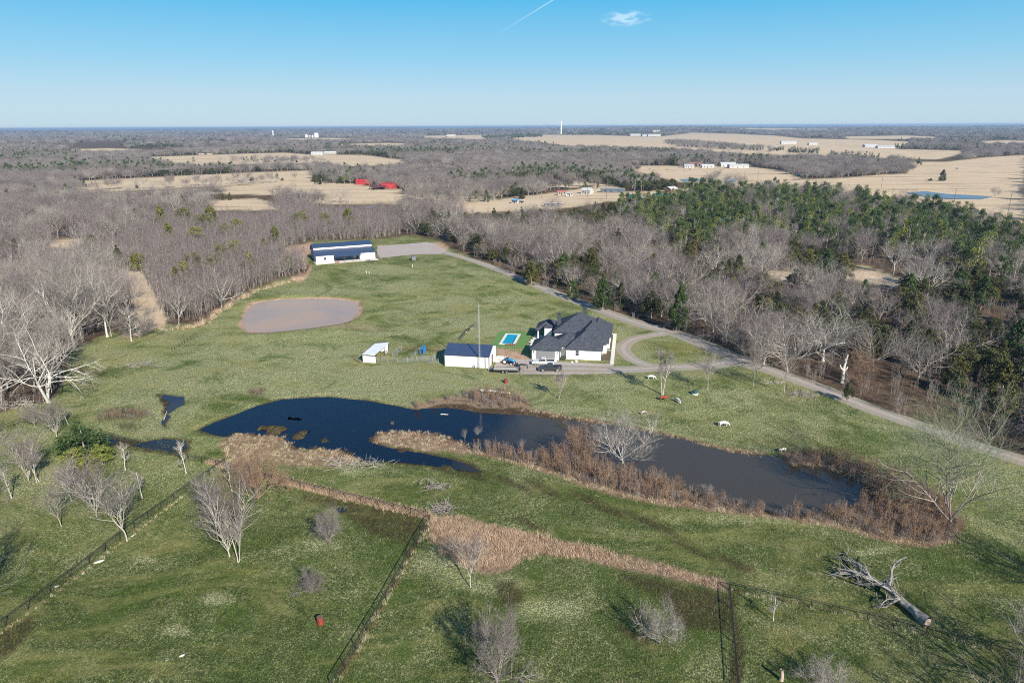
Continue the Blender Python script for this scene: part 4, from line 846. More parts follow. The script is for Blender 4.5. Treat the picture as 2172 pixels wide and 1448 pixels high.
def gable(mb, u0, u1, v0, v1, z0, zr, vr=None, ov=0.35, th=0.14, along='u'):
    if along == 'u':
        vr = (v0 + v1) / 2 if vr is None else vr; s1 = (zr - z0) / (vr - v0); s2 = (zr - z0) / (v1 - vr)
        prof = [(v0 - ov, z0 - ov * s1), (vr, zr), (v1 + ov, z0 - ov * s2), (v1 + ov, z0 - ov * s2 + th), (vr, zr + th), (v0 - ov, z0 - ov * s1 + th)]
        mb.prism(prof, u0 - ov, u1 + ov, axis='x')
    else:
        ur = (u0 + u1) / 2; s1 = (zr - z0) / (ur - u0)
        prof = [(u0 - ov, z0 - ov * s1), (ur, zr), (u1 + ov, z0 - ov * s1), (u1 + ov, z0 - ov * s1 + th), (ur, zr + th), (u0 - ov, z0 - ov * s1 + th)]
        mb.prism(prof, v0 - ov, v1 + ov)
def window(parent, u, v, z, w_, h_, face='v', mat=GLASS, fr=WHITE, name='window'):
    """a framed window set proud of a wall; face 'v' looks to -v, 'u' looks to +u"""
    F = MB(); P_ = MB(); t = 0.07; d = 0.05
    def bx(m, a0, a1, z0, z1, dd):
        if face == 'v': m.box(u + a0, u + a1, v - dd, v + 0.02, z + z0, z + z1)
        else: m.box(u - 0.02, u + dd, v + a0, v + a1, z + z0, z + z1)
    bx(F, -t, 0, -t, h_ + t, d); bx(F, w_, w_ + t, -t, h_ + t, d); bx(F, 0, w_, -t, 0, d); bx(F, 0, w_, h_, h_ + t, d); bx(F, 0, w_, h_ / 2 - 0.025, h_ / 2 + 0.025, d * 0.9)
    bx(P_, 0, w_, 0, h_, 0.015)
    f = F.build(name, fr, parent); P_.build('pane', mat, f); return f

# the farmhouse
OH = (5.3, 174.0)
house = empty('farmhouse', 'sprawling white farmhouse with charcoal hipped roofs and a two-car garage beside the pool', 'house', (OH[0], OH[1], 0), YAW)
def walls(mb_args, nm='wall', mat=WHITE): 
    m = MB(); m.box(*mb_args); return m.build(nm, mat, house)
walls((0, 7.4, 0.3, 7.9, 0, 3.0)); walls((9.1, 18.4, 2.0, 13, 0, 3.0)); walls((12.0, 19.6, 8.0, 15.0, 0, 3.2)); walls((12.5, 20.3, 13.0, 27.0, 0, 3.1)); walls((5.2, 12.9, 4.0, 11.95, 0, 3.02)); walls((4.8, 17.6, 12.0, 24.5, 0, 4.5))
for a in ((0, 7.4, 0.3, 7.9, 3.0, 0.66), (9.1, 18.4, 2.0, 13.6, 3.0, 0.72), (10.4, 19.8, 7.4, 20.0, 3.35, 0.80), (12.5, 20.3, 14.0, 27.0, 3.1, 0.7), (5.2, 13.0, 4.0, 11.9, 3.06, 0.60), (4.8, 17.6, 12.0, 24.6, 4.5, 0.62)):
    m = MB(); hip(m, *a); m.build('roof', SHING, house)
m = MB(); m.box(-1.0, 4.6, 18.8, 24.0, 2.9, 3.0); pr = m.build('porch_ceiling', WHITE, house)
m = MB(); hip(m, -1.2, 5.6, 18.4, 25.4, 3.1, 0.6); m.build('roof', SHING, house)
m = MB(); m.box(1.3, 3.3, 16.6, 18.4, 0, 4.3); m.build('porch_pier', WHITE, house); m = MB(); hip(m, 1.3, 3.3, 16.6, 18.4, 4.3, 0.85, 0.25, 0.12); m.build('roof', SHING, house)
for u in (-1.0,): 
    m = MB(); m.box(u, u + 0.35, 18.6, 18.95, 0, 3.1); m.build('porch_post', WHITE, house)
for u, v, z0, z1 in ((5.0, 16.4, 4.0, 8.4), (12.0, 20.5, 6.0, 9.6)):
    m = MB(); m.box(u, u + 1.0, v, v + 0.8, z0, z1); c = m.build('chimney', SHING, house); m = MB(); m.box(u - 0.1, u + 1.1, v - 0.1, v + 0.9, z1, z1 + 0.15); m.build('cap', TRIM, c)
    m = MB(); m.lathe([(0.14, 0), (0.14, 0.4), (0.2, 0.42), (0.02, 0.55)], (u + 0.5, v + 0.4, z1 + 0.15), 8); m.build('flue', TRIM, c)
gd = MB(); gd.box(1.1, 6.2, 0.22, 0.29, 0.02, 2.55); gdo = gd.build('garage_door', TRIM, house)
for k in range(5):
    m = MB(); m.box(1.14, 6.16, 0.17, 0.215, 0.05 + k * 0.5, 0.05 + k * 0.5 + 0.46); m.build('door_panel', GREYW, gdo)
m = MB(); m.box(0.98, 1.09, 0.2, 0.32, 0, 2.7); m.box(6.21, 6.32, 0.2, 0.32, 0, 2.7); m.box(0.98, 6.32, 0.2, 0.32, 2.7, 2.82); m.build('door_frame', WHITE, house)
for u in (0.5, 6.85):
    m = MB(); m.box(u - 0.09, u + 0.09, 0.12, 0.3, 2.0, 2.4); m.build('wall_lamp', BLACKM, house)
window(house, 11.6, 2.0, 1.15, 0.85, 1.35); window(house, 20.3, 16.0, 0.9, 1.1, 1.5, 'u'); window(house, 20.3, 20.5, 0.9, 1.1, 1.5, 'u'); window(house, 19.6, 10.5, 0.9, 1.1, 1.5, 'u')
for u, v in ((12.1, 4.4), (12.75, 4.5), (13.8, 4.5), (12.6, 5.1)):
    m = MB(); zz = 3.0 + 0.72 * (v - 2.0 + 0.3); m.lathe([(0.06, -0.2), (0.06, 0.32), (0.1, 0.33), (0.02, 0.42)], (u, v, zz), 7); m.build('roof_vent', BLACKM, house)
for u, v in ((18.48, 1.93), (9.02, 1.93), (-0.07, 0.24), (7.47, 0.24)):
    m = MB(); m.box(u - 0.05, u + 0.05, v - 0.05, v + 0.05, 0.1, 2.9); m.build('downspout', TRIM, house)
m = MB(); m.box(18.42, 18.6, 2.6, 3.3, 0.2, 1.2); m.build('meter_box', TRIM, house)
FR_ = Matrix.Translation((OH[0], OH[1], 0)) @ Matrix.Rotation(YAW, 4, 'Z')
def L2W(u, v, z=0): return FR_ @ Vector((u, v, z))
def slab(name, u0, u1, v0, v1, z0, z1, mat, kind='structure'):
    m = MB(); m.box(u0, u1, v0, v1, z0, z1); o = m.build(name, mat, None, (OH[0], OH[1], 0), YAW)
    if kind: o['kind'] = kind
    return o
slab('lawn', -13.6, -3.3, 9.6, 25.0, -0.1, 0.05, TURFM)
# pool: deck frame round a sunken basin of water
pool = empty('swimming_pool', 'rectangular turquoise swimming pool with pale stone surround on bright green turf', 'pool', (OH[0], OH[1], 0.0), YAW)
pu0, pu1, pv0, pv1 = -11.3, -6.6, 11.6, 22.6
m = MB(); g = 0.75
for a in ((pu0, pu1, pv0, pv0 + g), (pu0, pu1, pv1 - g, pv1), (pu0, pu0 + g, pv0 + g, pv1 - g), (pu1 - g, pu1, pv0 + g, pv1 - g)): m.box(*a, 0.0, 0.14)
m.build('pool_surround', CONC, pool)
t = NT('pool_water'); pm_ = t.fin((0.0, 0.25, 0.36, 1), 0.05, spec=0.5); m = MB(); m.box(pu0 + g, pu1 - g, pv0 + g, pv1 - g, -0.02, 0.085); m.build('water', pm_, pool)
m = MB(); m.box(pu1 - g - 0.5, pu1 - g - 0.01, pv0 + g + 0.01, pv1 - g - 2.4, 0.086, 0.095); m.build('deep_ledge', simple('deep_pool_tile', (0.0, 0.12, 0.26), 0.1), pool)
for k in range(5):      # pots along the near rim
    q = L2W(-8.9 + k * 0.62, 11.1, 0.05); m = MB(); m.lathe([(0.12, 0), (0.2, 0.3), (0.21, 0.42), (0.16, 0.42)], (0, 0, 0), 9); o = m.build('plant_pot', simple('terracotta', (0.35, 0.13, 0.06), 0.8), None, q)
    r_ = np.random.default_rng(k); cl = leaf_clump(r_, np.array([0, 0, 0.55]), 0.2, 60, 0.1); me = mkmesh('plant', cl.reshape(-1, 3), np.arange(180).reshape(-1, 3), TWIG_RUST); ob('plant', me, o)
    tagobj(o, 'terracotta pot with a brown plant, ' + ('leftmost', 'second from left', 'middle', 'fourth from left', 'rightmost')[k] + ' of the five by the pool', 'plant pot', 'pots along the pool')
# walks, beds, patio
slab('concrete_walk', 20.9, 21.9, -0.3, 27.6, -0.1, 0.07, CONC); slab('concrete_walk', 18.6, 20.88, 10.9, 11.3, -0.1, 0.066, CONC); slab('concrete_walk', 20.35, 20.88, 26.6, 27.6, -0.1, 0.066, CONC)
slab('planting_bed', 18.65, 20.85, 2.6, 10.86, -0.1, 0.055, BROWN); slab('planting_bed', 20.38, 20.85, 11.4, 26.5, -0.1, 0.055, BROWN)
slab('patio_slab', -2.4, 4.7, 10.4, 22.6, -0.1, 0.075, CONC); slab('garage_apron', 0.6, 6.8, -1.4, 0.25, -0.1, 0.075, CONC)
slab('barn_apron', -10.7, -7.0, -3.6, 1.5, -0.1, 0.09, CONC)
slab('grass_strip', 7.6, 8.95, 0.8, 3.9, -0.1, 0.08, TURFM)
# patio furniture
for k, (u, v, a) in enumerate(((-2.2, 15.4, 0.3), (-1.2, 15.0, -0.2), (-2.0, 13.9, 0.9))):
    q = L2W(u, v, 0.075); e = empty('patio_lounger', 'white slatted lounger, ' + ('the nearest to the pool', 'the nearest to the house', 'the one turned sideways')[k] + ', on the back patio', 'lounger', q, YAW + a, 'loungers on the back patio')
    for j in range(6): m = MB(); m.box(-0.3, 0.3, j * 0.22, j * 0.22 + 0.13, 0.3, 0.34); m.build('slat', WHITE, e)
    m = MB(); 
    for x in (-0.28, 0.22): m.box(x, x + 0.06, 0, 1.3, 0.24, 0.3); m.box(x, x + 0.06, 0.05, 0.11, 0, 0.24); m.box(x, x + 0.06, 1.2, 1.26, 0, 0.24)
    m.build('frame', WOODP, e)
for k, u in enumerate((8.05, 8.65)):
    q = L2W(u, 0.9, 0.0); m = MB(); m.lathe([(0.27, 0.05), (0.33, 0.95), (0.34, 1.0)], (0, 0, 0), 4); o = m.build('wheelie_bin', simple('dark_bin_plastic', (0.04, 0.055, 0.05), 0.5), None, q, YAW + 0.78)
    m = MB(); m.box(-0.28, 0.28, -0.28, 0.28, 1.0, 1.06); m.build('lid', TRIM, o); tagobj(o, 'dark green wheeled bin, ' + ('the one against the garage side', 'the one nearer the white bedroom wing'), 'bin', 'bins between garage and wing') if False else tagobj(o, 'dark wheeled bin ' + ('standing next to the garage corner', 'standing next to the white wing wall')[k], 'bin', 'bins between garage and wing')
for k, (px_, py_, s) in enumerate(((1213, 769, 0.35), (1222, 767, 0.42))):
    q = at(px_, py_); m = MB(); m.lathe([(s, 0), (s * 1.1, s * 0.5), (s * 0.6, s)], (0, 0, 0), 7); o = m.build('white_boulder', simple('white_stone', (0.7, 0.67, 0.6), 0.9), None, q); tagobj(o, ('smaller', 'larger')[k] + ' white boulder on the grass before the white wing', 'boulder', 'boulders before the wing')

# the metal barn beside the house
OB = (-17.7, 169.2)
barn = empty('metal_barn', 'white metal barn with a navy blue roof beside the tall mast', 'barn', (OB[0], OB[1], 0), YAW)
m = MB(); m.prism([(0, 0), (9.6, 0), (9.6, 3.15), (4.6, 4.75), (0, 3.15)], 0, 11.9, axis='x'); m.build('wall', WHITE_METAL, barn)
m = MB(); gable(m, 0, 11.9, 0, 9.6, 3.2, 4.85, 4.6, 0.18, 0.1); m.build('roof', NAVY, barn)
for u, v in ((0.0, -0.04), (11.9, -0.04), (11.94, 9.6), (10.9, -0.08)):
    m = MB(); m.box(u - 0.07, u + 0.07, v - 0.05, v + 0.07, 0, 3.1); m.build('corner_trim', TRIM, barn)
m = MB(); m.box(-0.1, 12.0, -0.1, -0.02, 3.0, 3.14); m.build('gutter', TRIM, barn)
m = MB(); m.box(11.9, 11.98, 3.4, 4.6, 0.05, 2.45); d_ = m.build('door', DOORRED, barn); m = MB(); m.box(11.98, 12.02, 3.5, 3.58, 1.05, 1.2); m.build('handle', STEEL, d_)
m = MB(); m.box(11.9, 11.96, 5.8, 8.8, 0.05, 2.7); m.build('roller_door', WHITE, barn)
# lattice mast
mast = empty('radio_mast', 'tall slender white lattice mast in front of the metal barn', 'mast', (-8.4, 166.6, 0), 0.3)
m = MB(); Ht = 17.2
for k in range(3):
    a = 2 * math.pi * k / 3; m.tube([(0.2 * math.cos(a), 0.2 * math.sin(a), 0), (0.16 * math.cos(a), 0.16 * math.sin(a), Ht)], 0.035, 5)
m.build('leg', STEEL, mast); m = MB()
n_ = 44
for j in range(n_):
    z0 = Ht * j / n_; z1 = Ht * (j + 1) / n_
    for k in range(3):
        a = 2 * math.pi * (k + (j % 2)) / 3; b = a + 2 * math.pi / 3; m.tube([(0.19 * math.cos(a), 0.19 * math.sin(a), z0), (0.19 * math.cos(b), 0.19 * math.sin(b), z1)], 0.016, 3, False)
m.build('lattice_brace', STEEL, mast); m = MB(); m.tube([(0, 0, Ht), (0, 0, Ht + 0.8)], 0.04, 5); m.build('antenna', STEEL, mast)
# small things along the barn front
def boxy(name, label, cat, px_, py_, w_, d_, h_, mat, rz=YAW, top=None, topm=None, legs=False):
    q = at(px_, py_); e = empty(name, label, cat, q, rz); m = MB(); z0 = 0.15 if legs else 0.0
    m.box(-w_ / 2, w_ / 2, -d_ / 2, d_ / 2, z0, h_); m.build('body', mat, e)
    if top: m = MB(); m.box(-w_ / 2 - 0.04, w_ / 2 + 0.04, -d_ / 2 - 0.04, d_ / 2 + 0.04, h_, h_ + 0.06); m.build(top, topm or TRIM, e)
    if legs:
        for a in (-1, 1):
            for b in (-1, 1): m = MB(); m.box(a * w_ * 0.42 - 0.04, a * w_ * 0.42 + 0.04, b * d_ * 0.42 - 0.04, b * d_ * 0.42 + 0.04, 0, 0.15); m.build('leg', TRIM, e)
    return e
e = boxy('generator', 'grey standby generator at the foot of the mast against the barn', 'generator', 1025, 779, 1.3, 0.7, 0.85, simple('olive_grey_metal', (0.22, 0.23, 0.2), 0.5), top='lid')
for j in range(5): m = MB(); m.box(-0.5 + j * 0.2, -0.38 + j * 0.2, -0.37, -0.35, 0.2, 0.7); m.build('louvre', TRIM, e)
e = boxy('tool_crate', 'low grey crate on the white stone apron right of the generator', 'crate', 1040, 785, 1.1, 0.7, 0.45, simple('grey_wood', (0.3, 0.3, 0.26), 0.8), top='lid', topm=STEEL)
m = MB(); q = at(1005, 780)
for k in range(14):
    a = k * 2 * math.pi / 14; b = (k + 1) * 2 * math.pi / 14; m.tube([(0.28 * math.cos(a), 0, 0.3 + 0.28 * math.sin(a)), (0.28 * math.cos(b), 0, 0.3 + 0.28 * math.sin(b))], 0.06, 5, False)
tagobj(m.build('spare_tyre', TYRE, None, q), 'black tyre leaning against the white barn wall', 'tyre')

# open-fronted livestock shed
OS = at(770, 768); sh = empty('loafing_shed', 'small white livestock shed with a single-slope roof, open on its right side', 'shed', (OS[0], OS[1], 0), YAW)
m = MB(); m.prism([(0, 0), (3.7, 0), (3.7, 2.55), (0, 2.1)], 0, 0.1); m.build('wall', WHITE_METAL, sh)
m = MB(); m.box(0, 0.1, 0.1, 9.5, 0, 2.08); m.build('wall', WHITE_METAL, sh)
m = MB(); m.prism([(0, 0), (3.7, 0), (3.7, 2.55), (0, 2.1)], 9.5, 9.6); m.build('wall', WHITE_METAL, sh)
m = MB(); m.prism([(-0.25, 2.09), (4.0, 2.62), (4.0, 2.7), (-0.25, 2.17)], -0.25, 9.85); m.build('roof', WHITE_ROOF, sh)
for v in (-0.02, 3.2, 6.4, 9.5): m = MB(); m.box(3.62, 3.76, v, v + 0.14, 0, 2.55); m.build('post', TRIM, sh)
m = MB(); m.box(-0.28, -0.2, -0.28, 9.9, 2.05, 2.2); m.box(-0.28, 4.02, -0.3, -0.24, 2.06, 2.2); m.build('roof_trim', TRIM, sh)
tagobj(None or (lambda: (lambda o: o)(MB().lathe([(0.5, 0), (0.55, 0.6), (0.5, 0.6), (0.45, 0.1)], (0, 0, 0), 12).build('water_trough', STEEL, None, at(818, 748))))(), 'round metal trough at the back corner of the small shed', 'trough')
def pipe_panel(name, label, cat, p0, p1, h=1.5, rails=5, mat=STEEL, postgap=3.0, group=None):
    a = Vector(p0); b = Vector(p1); d = b - a; L = d.length; rz = math.atan2(d.y, d.x); e = empty(name, label, cat, a, rz, group)
    for k in range(rails):
        z = h * (k + 1) / rails; m = MB(); m.tube([(0, 0, z), (L, 0, z)], 0.03, 4); m.build('rail', mat, e)
    n = max(1, round(L / postgap))
    for k in range(n + 1): m = MB(); m.tube([(L * k / n, 0, -0.1), (L * k / n, 0, h + 0.05)], 0.045, 5); m.build('post', mat, e)
    return e
C_ = lambda x, y: at(x, y)
pipe_panel('corral_fence', 'long grey pipe fence between the small shed and the metal barn, front side', 'fence', C_(800, 768), C_(930, 772), group='corral fences')
pipe_panel('corral_fence', 'rusty pipe fence along the back of the corral', 'fence', C_(850, 744), C_(941, 747), mat=RUSTP, group='corral fences')
pipe_panel('corral_fence', 'grey pipe fence joining the back corral corner to the shed', 'fence', C_(833, 758), C_(852, 744), group='corral fences')
pipe_panel('corral_gate', 'grey pipe gate standing open in mid corral left of the blue chute', 'gate', C_(872, 762), C_(890, 747), h=1.3)
pipe_panel('corral_gate', 'grey pipe gate at the barn corner of the corral', 'gate', C_(912, 772), C_(922, 760), h=1.3)
pipe_panel('corral_gate', 'short grey pipe panel in front of the blue chute', 'gate', C_(884, 764), C_(912, 765), h=1.3)
pipe_panel('corral_gate', 'dark panel leaning at the left rear of the shed', 'gate', C_(750, 762), C_(764, 771), h=1.2, mat=RUSTP)
ch = empty('cattle_chute', 'bright blue cattle squeeze chute in the corral', 'chute', C_(895, 752), YAW)
BL_ = simple('blue_enamel', (0.03, 0.22, 0.55), 0.4); 
for s in (-0.45, 0.45):
    m = MB(); 
    for z in (0.3, 0.7, 1.1, 1.5): m.box(s - 0.03, s + 0.03, 0, 2.2, z, z + 0.1)
    m.build('side_panel', BL_, ch)
    for v in (0, 1.1, 2.2): m = MB(); m.box(s - 0.06, s + 0.06, v - 0.05, v + 0.05, 0, 1.95); m.build('post', BL_, ch)
m = MB(); m.box(-0.5, 0.5, -0.06, 0.06, 1.8, 1.98); m.box(-0.5, 0.5, 2.14, 2.26, 1.8, 1.98); m.build('head_gate', BL_, ch)

# big blue and white barn at the end of the road
OU = G(671, 558)[:2]; YU = R(23.5)
ub = empty('horse_barn', 'long white barn with navy roofs and a raised clerestory beside the gravel yard', 'barn', (OU[0], OU[1], 0), YU)
BLUEW = rib_metal('blue_wall_metal', (0.10, 0.22, 0.42), 0, 0.3, 0.5)
LU, DU = 27.5, 17.0
m = MB(); m.box(0, 8.2, 0, 6, 0, 3.2); m.build('wall', WHITE_METAL, ub); m = MB(); m.box(20.2, LU, 0, 6, 0, 3.2); m.build('wall', WHITE_METAL, ub)
m = MB(); m.prism([(3.2, 0), (DU, 0), (DU, 3.6), (11.5, 6.1), (6.6, 5.9), (6.6, 4.9), (3.2, 4.0)], 0.05, LU - 0.05, axis='x'); m.build('wall', BLUEW, ub)
m = MB(); m.prism([(-0.3, 3.15), (6.4, 4.9), (6.4, 5.02), (-0.3, 3.3)], -0.3, LU + 0.3, axis='x'); m.build('roof', NAVY, ub)
m = MB(); m.box(0.1, LU - 0.1, 6.5, 6.62, 4.7, 6.0); m.build('clerestory_wall', WHITE, ub)
m = MB(); m.prism([(6.2, 5.95), (11.5, 7.0), (DU + 0.3, 3.7), (DU + 0.3, 3.82), (11.5, 7.12), (6.2, 6.07)], -0.3, LU + 0.3, axis='x'); m.build('roof', NAVY, ub)
m = MB(); m.prism([(-3.0, 2.7), (-0.25, 3.25), (-0.25, 3.35), (-3.0, 2.8)], 8.3, 20.4, axis='x'); m.build('porch_roof', NAVY, ub)
for u in (8.5, 12.4, 16.4, 20.2): m = MB(); m.box(u, u + 0.14, -2.9, -2.76, 0, 2.75); m.build('porch_post', TRIM, ub)
m = MB(); m.box(0, 0.14, -0.03, 3.2, 0, 3.1)
window(ub, 3.6, 0.0, 1.2, 1.0, 1.0, 'v', GLASS, TRIM); window(ub, 12.0, 3.2, 0.9, 1.0, 1.3, 'v', GLASS, WHITE); window(ub, 13.3, 3.2, 0.9, 1.0, 1.3, 'v', GLASS, WHITE); window(ub, 15.4, 3.2, 0.9, 1.2, 1.3, 'v', GLASS, TRIM)
m = MB(); m.box(17.8, 18.9, 3.08, 3.2, 0, 2.2); m.build('door', WHITE, ub)
m = MB(); m.box(-0.6, LU + 0.6, -4.2, 6.0, -0.1, 0.06); o = m.build('barn_yard_slab', CONC, None, (OU[0], OU[1], 0), YU); o['kind'] = 'structure'
q = at(733, 557); boxy('hay_feeder', 'pinkish round feeder on the slab before the blue barn', 'feeder', 716, 558, 1.3, 1.3, 1.1, simple('faded_red', (0.35, 0.22, 0.18), 0.7))
pipe_panel('yard_fence', 'dark pipe fence jutting from the right corner of the blue barn', 'fence', C_(776, 555), C_(806, 547), h=1.6, mat=TRIM, group='pipe fences at the blue barn')
pipe_panel('yard_fence', 'short dark pipe fence on the grass right of the blue barn', 'fence', C_(776, 555), C_(793, 560), h=1.5, mat=TRIM, group='pipe fences at the blue barn')
e = boxy('water_tank', 'dark grey water tank standing on the grass by the gravel yard', 'tank', 877, 552, 1.9, 2.4, 1.9, simple('grey_tank', (0.16, 0.17, 0.18), 0.5), rz=0.3, legs=True)
m = MB(); m.lathe([(0.3, 0), (0.3, 0.15), (0.05, 0.2)], (0, 0, 1.9), 8); m.build('hatch', TRIM, e)
for k, (x, y) in enumerate(((777, 580), (783, 581))):
    m = MB(); m.box(-0.07, 0.07, -0.07, 0.07, 0, 1.3); tagobj(m.build('marker_post', WHITE, None, at(x, y)), 'white marker post in the pasture before the blue barn, ' + ('left', 'right') [k] + ' of two', 'post', 'marker posts')
m = MB(); m.box(-0.07, 0.07, -0.07, 0.07, 0, 1.3); tagobj(m.build('marker_post', WHITE, None, at(875, 567)), 'lone white post below the grey water tank', 'post')

# ------------------------------------------------------------------ vehicles
def vehicle(name, label, cat, q, rz, paint, kind='pickup', L=5.9, W_=2.0, H_=1.93):
    e = empty(name, label, cat, q, rz); hw = W_ / 2
    if kind == 'pickup':
        prof = [(-L/2, 0.5), (-L/2, 1.15), (-L/2+0.15, 1.22), (-L*0.10, 1.28), (0.9, 1.28), (L/2-0.05, 1.2), (L/2, 1.1), (L/2, 0.5)][::-1]
        prof = [(L/2, 0.5), (L/2, 1.12), (L/2-0.1, 1.2), (-0.55, 1.25), (-0.75, 1.12), (-L/2+0.15, 1.1), (-L/2, 0.95), (-L/2, 0.5)]
    # nose towards -x
        body = [(-L/2, 0.45), (L/2, 0.5), (L/2, 1.22), (L*0.12, 1.22), (-L*0.2, 1.22), (-L/2+0.2, 1.12), (-L/2, 0.9)]
        cabp = [(-L*0.21, 1.2), (L*0.13, 1.2), (L*0.11, H_), (-L*0.09, H_)]; glassp = [(-L*0.185, 1.27), (L*0.105, 1.27), (L*0.095, H_-0.12), (-L*0.088, H_-0.12)]
    else:
        body = [(-L/2, 0.35), (L/2, 0.4), (L/2, 0.95), (L/2-0.3, 1.05), (-L*0.2, 1.0), (-L/2+0.2, 0.85), (-L/2, 0.7)]
        cabp = [(-L*0.24, 0.98), (L*0.42, 1.0), (L*0.28, H_), (-L*0.08, H_)]; glassp = [(-L*0.2, 1.04), (L*0.36, 1.04), (L*0.25, H_-0.1), (-L*0.075, H_-0.1)]
    m = MB(); m.prism(body, -hw, hw); b = m.build('body', paint, e)
    bv = b.modifiers.new('edge', 'BEVEL'); bv.width = 0.07; bv.segments = 2
    m = MB(); m.prism(cabp, -hw + 0.12, hw - 0.12); c = m.build('cab', paint, e); bv = c.modifiers.new('edge', 'BEVEL'); bv.width = 0.06; bv.segments = 2
    m = MB(); m.prism(glassp, -hw + 0.105, hw - 0.105); m.build('side_window', GLASS, e)
    x0, z0 = cabp[0]; x1, z1 = cabp[3]; dx, dz = x1 - x0, z1 - z0
    m = MB(); V = []
    for f in (0.14, 0.9):
        for s in (-1, 1): V.append((x0 + dx * f - 0.03, s * (hw - 0.25), z0 + dz * f + 0.02))
    m.add(V, [(0, 1, 3, 2)]); m.build('windscreen', GLASS, e)
    if kind == 'pickup':
        m = MB(); m.box(L*0.15, L/2-0.08, -hw+0.14, hw-0.14, 1.225, 1.235); m.build('bed_cover', BLACKM, e)
        m = MB(); m.box(L*0.15, L/2, -hw+0.02, -hw+0.12, 1.2, 1.32); m.box(L*0.15, L/2, hw-0.12, hw-0.02, 1.2, 1.32); m.build('bed_rail', paint, e)
    m = MB(); m.box(-L/2 - 0.06, -L/2 + 0.02, -hw + 0.1, hw - 0.1, 0.42, 0.62); m.build('bumper', RIM, e); m = MB(); m.box(L/2 - 0.02, L/2 + 0.07, -hw + 0.1, hw - 0.1, 0.45, 0.62); m.build('bumper', RIM, e)
    for s in (-1, 1):
        m = MB(); m.box(-L/2 - 0.02, -L/2 + 0.12, s * (hw - 0.22) - 0.16, s * (hw - 0.22) + 0.16, 0.72, 0.9); m.build('headlight', simple('lamp_glass', (0.7, 0.7, 0.68), 0.1), e)
        m = MB(); m.box(L/2 - 0.05, L/2 + 0.02, s * (hw - 0.12) - 0.08, s * (hw - 0.12) + 0.08, 0.8, 1.1); m.build('tail_light', simple('red_lamp', (0.3, 0.01, 0.01), 0.2), e)
        m = MB(); m.box(x0 + 0.35, x0 + 0.5, s * hw - 0.02 if s > 0 else -hw - 0.2, hw + 0.2 if s > 0 else -hw + 0.02, 1.22, 1.42) if kind == 'pickup' else m.box(x0 + 0.35, x0 + 0.5, hw if s > 0 else -hw - 0.15, hw + 0.15 if s > 0 else -hw, 0.98, 1.12); m.build('mirror', BLACKM, e)
        for x in (-L * 0.33, L * 0.30):
            r_ = 0.42 if kind == 'pickup' else 0.34; M_ = Matrix.Translation((x, s * (hw - 0.12), r_)) @ Matrix.Rotation(math.pi / 2, 4, 'X')
            m = MB(); m.lathe([(r_ * 0.6, -0.13), (r_, -0.11), (r_, 0.11), (r_ * 0.6, 0.13)], (0, 0, 0), 16, M_); wh = m.build('wheel', TYRE, e)
            m = MB(); m.lathe([(r_ * 0.62, -0.14), (r_ * 0.62, 0.14)], (0, 0, 0), 12, M_); m.build('rim', RIM, wh)
    return e
SILVER = simple('silver_car_paint', (0.55, 0.56, 0.57), 0.25, 0.1, 0.02); DKGREY = simple('charcoal_car_paint', (0.06, 0.062, 0.07), 0.2, 0.3, 0.05); BLKP = simple('black_car_paint', (0.008, 0.009, 0.011), 0.15, 0, 0.02)
vehicle('pickup_truck', 'silver pickup truck parked in front of the garage door', 'pickup', at(1152, 773), YAW + R(4), SILVER)
vehicle('pickup_truck', 'dark grey pickup truck parked nearest the wire fence', 'pickup', at(1167, 786), YAW + R(9), DKGREY)
vehicle('parked_car', 'black car pulled off the gravel road at the edge of the wood', 'car', at(1420, 697), R(180 - 32), BLKP, 'car', 4.9, 1.9, 1.6)

# tractor with front loader, nose to the right
TB = simple('tractor_blue', (0.02, 0.16, 0.42), 0.35); TBL = simple('tractor_hood_blue', (0.05, 0.38, 0.62), 0.3); RW = simple('cream_rim', (0.75, 0.74, 0.68), 0.5)
tr = empty('tractor', 'blue farm tractor with a front loader and cream wheel rims, parked by the barn', 'tractor', at(1076, 771), YAW - R(22))
m = MB(); m.box(-0.4, 2.0, -0.25, 0.25, 0.55, 0.95); m.build('chassis', BLACKM, tr)
m = MB(); m.prism([(0.5, 0.9), (2.05, 0.9), (2.1, 1.25), (1.9, 1.42), (0.5, 1.5)], -0.32, 0.32); b = m.build('hood', TBL, tr); bv = b.modifiers.new('e', 'BEVEL'); bv.width = 0.08; bv.segments = 2
for s in (-1, 1):
    m = MB(); m.prism([(-0.75, 0.95), (-0.5, 1.4), (0.2, 1.45), (0.35, 1.0), (0.3, 0.95), (0.1, 1.35), (-0.45, 1.3)], s * 0.6 - 0.22, s * 0.6 + 0.22); m.build('fender', TB, tr)
    for x, r_, w_ in ((-0.25, 0.72, 0.4), (1.75, 0.42, 0.26)):
        M_ = Matrix.Translation((x, s * 0.78, r_)) @ Matrix.Rotation(math.pi / 2, 4, 'X'); m = MB(); m.lathe([(r_ * 0.55, -w_ / 2), (r_ * 0.95, -w_ / 2), (r_, -w_ / 3), (r_, w_ / 3), (r_ * 0.95, w_ / 2), (r_ * 0.55, w_ / 2)], (0, 0, 0), 18, M_); wh = m.build('wheel', TYRE, tr)
        m = MB(); m.lathe([(r_ * 0.6, -w_ / 2 - 0.02), (r_ * 0.6, w_ / 2 + 0.02)], (0, 0, 0), 14, M_); m.build('rim', RW, wh)
    m = MB(); m.tube([(0.6, s * 0.5, 1.1), (1.0, s * 0.5, 1.45), (2.2, s * 0.5, 1.1), (2.9, s * 0.5, 0.35)], 0.07, 5); m.build('loader_arm', TB, tr)
m = MB(); m.prism([(2.8, 0.1), (3.7, 0.08), (3.7, 0.13), (2.95, 0.16), (2.85, 0.6), (2.8, 0.6)], -0.85, 0.85); m.build('bucket', BLACKM, tr)
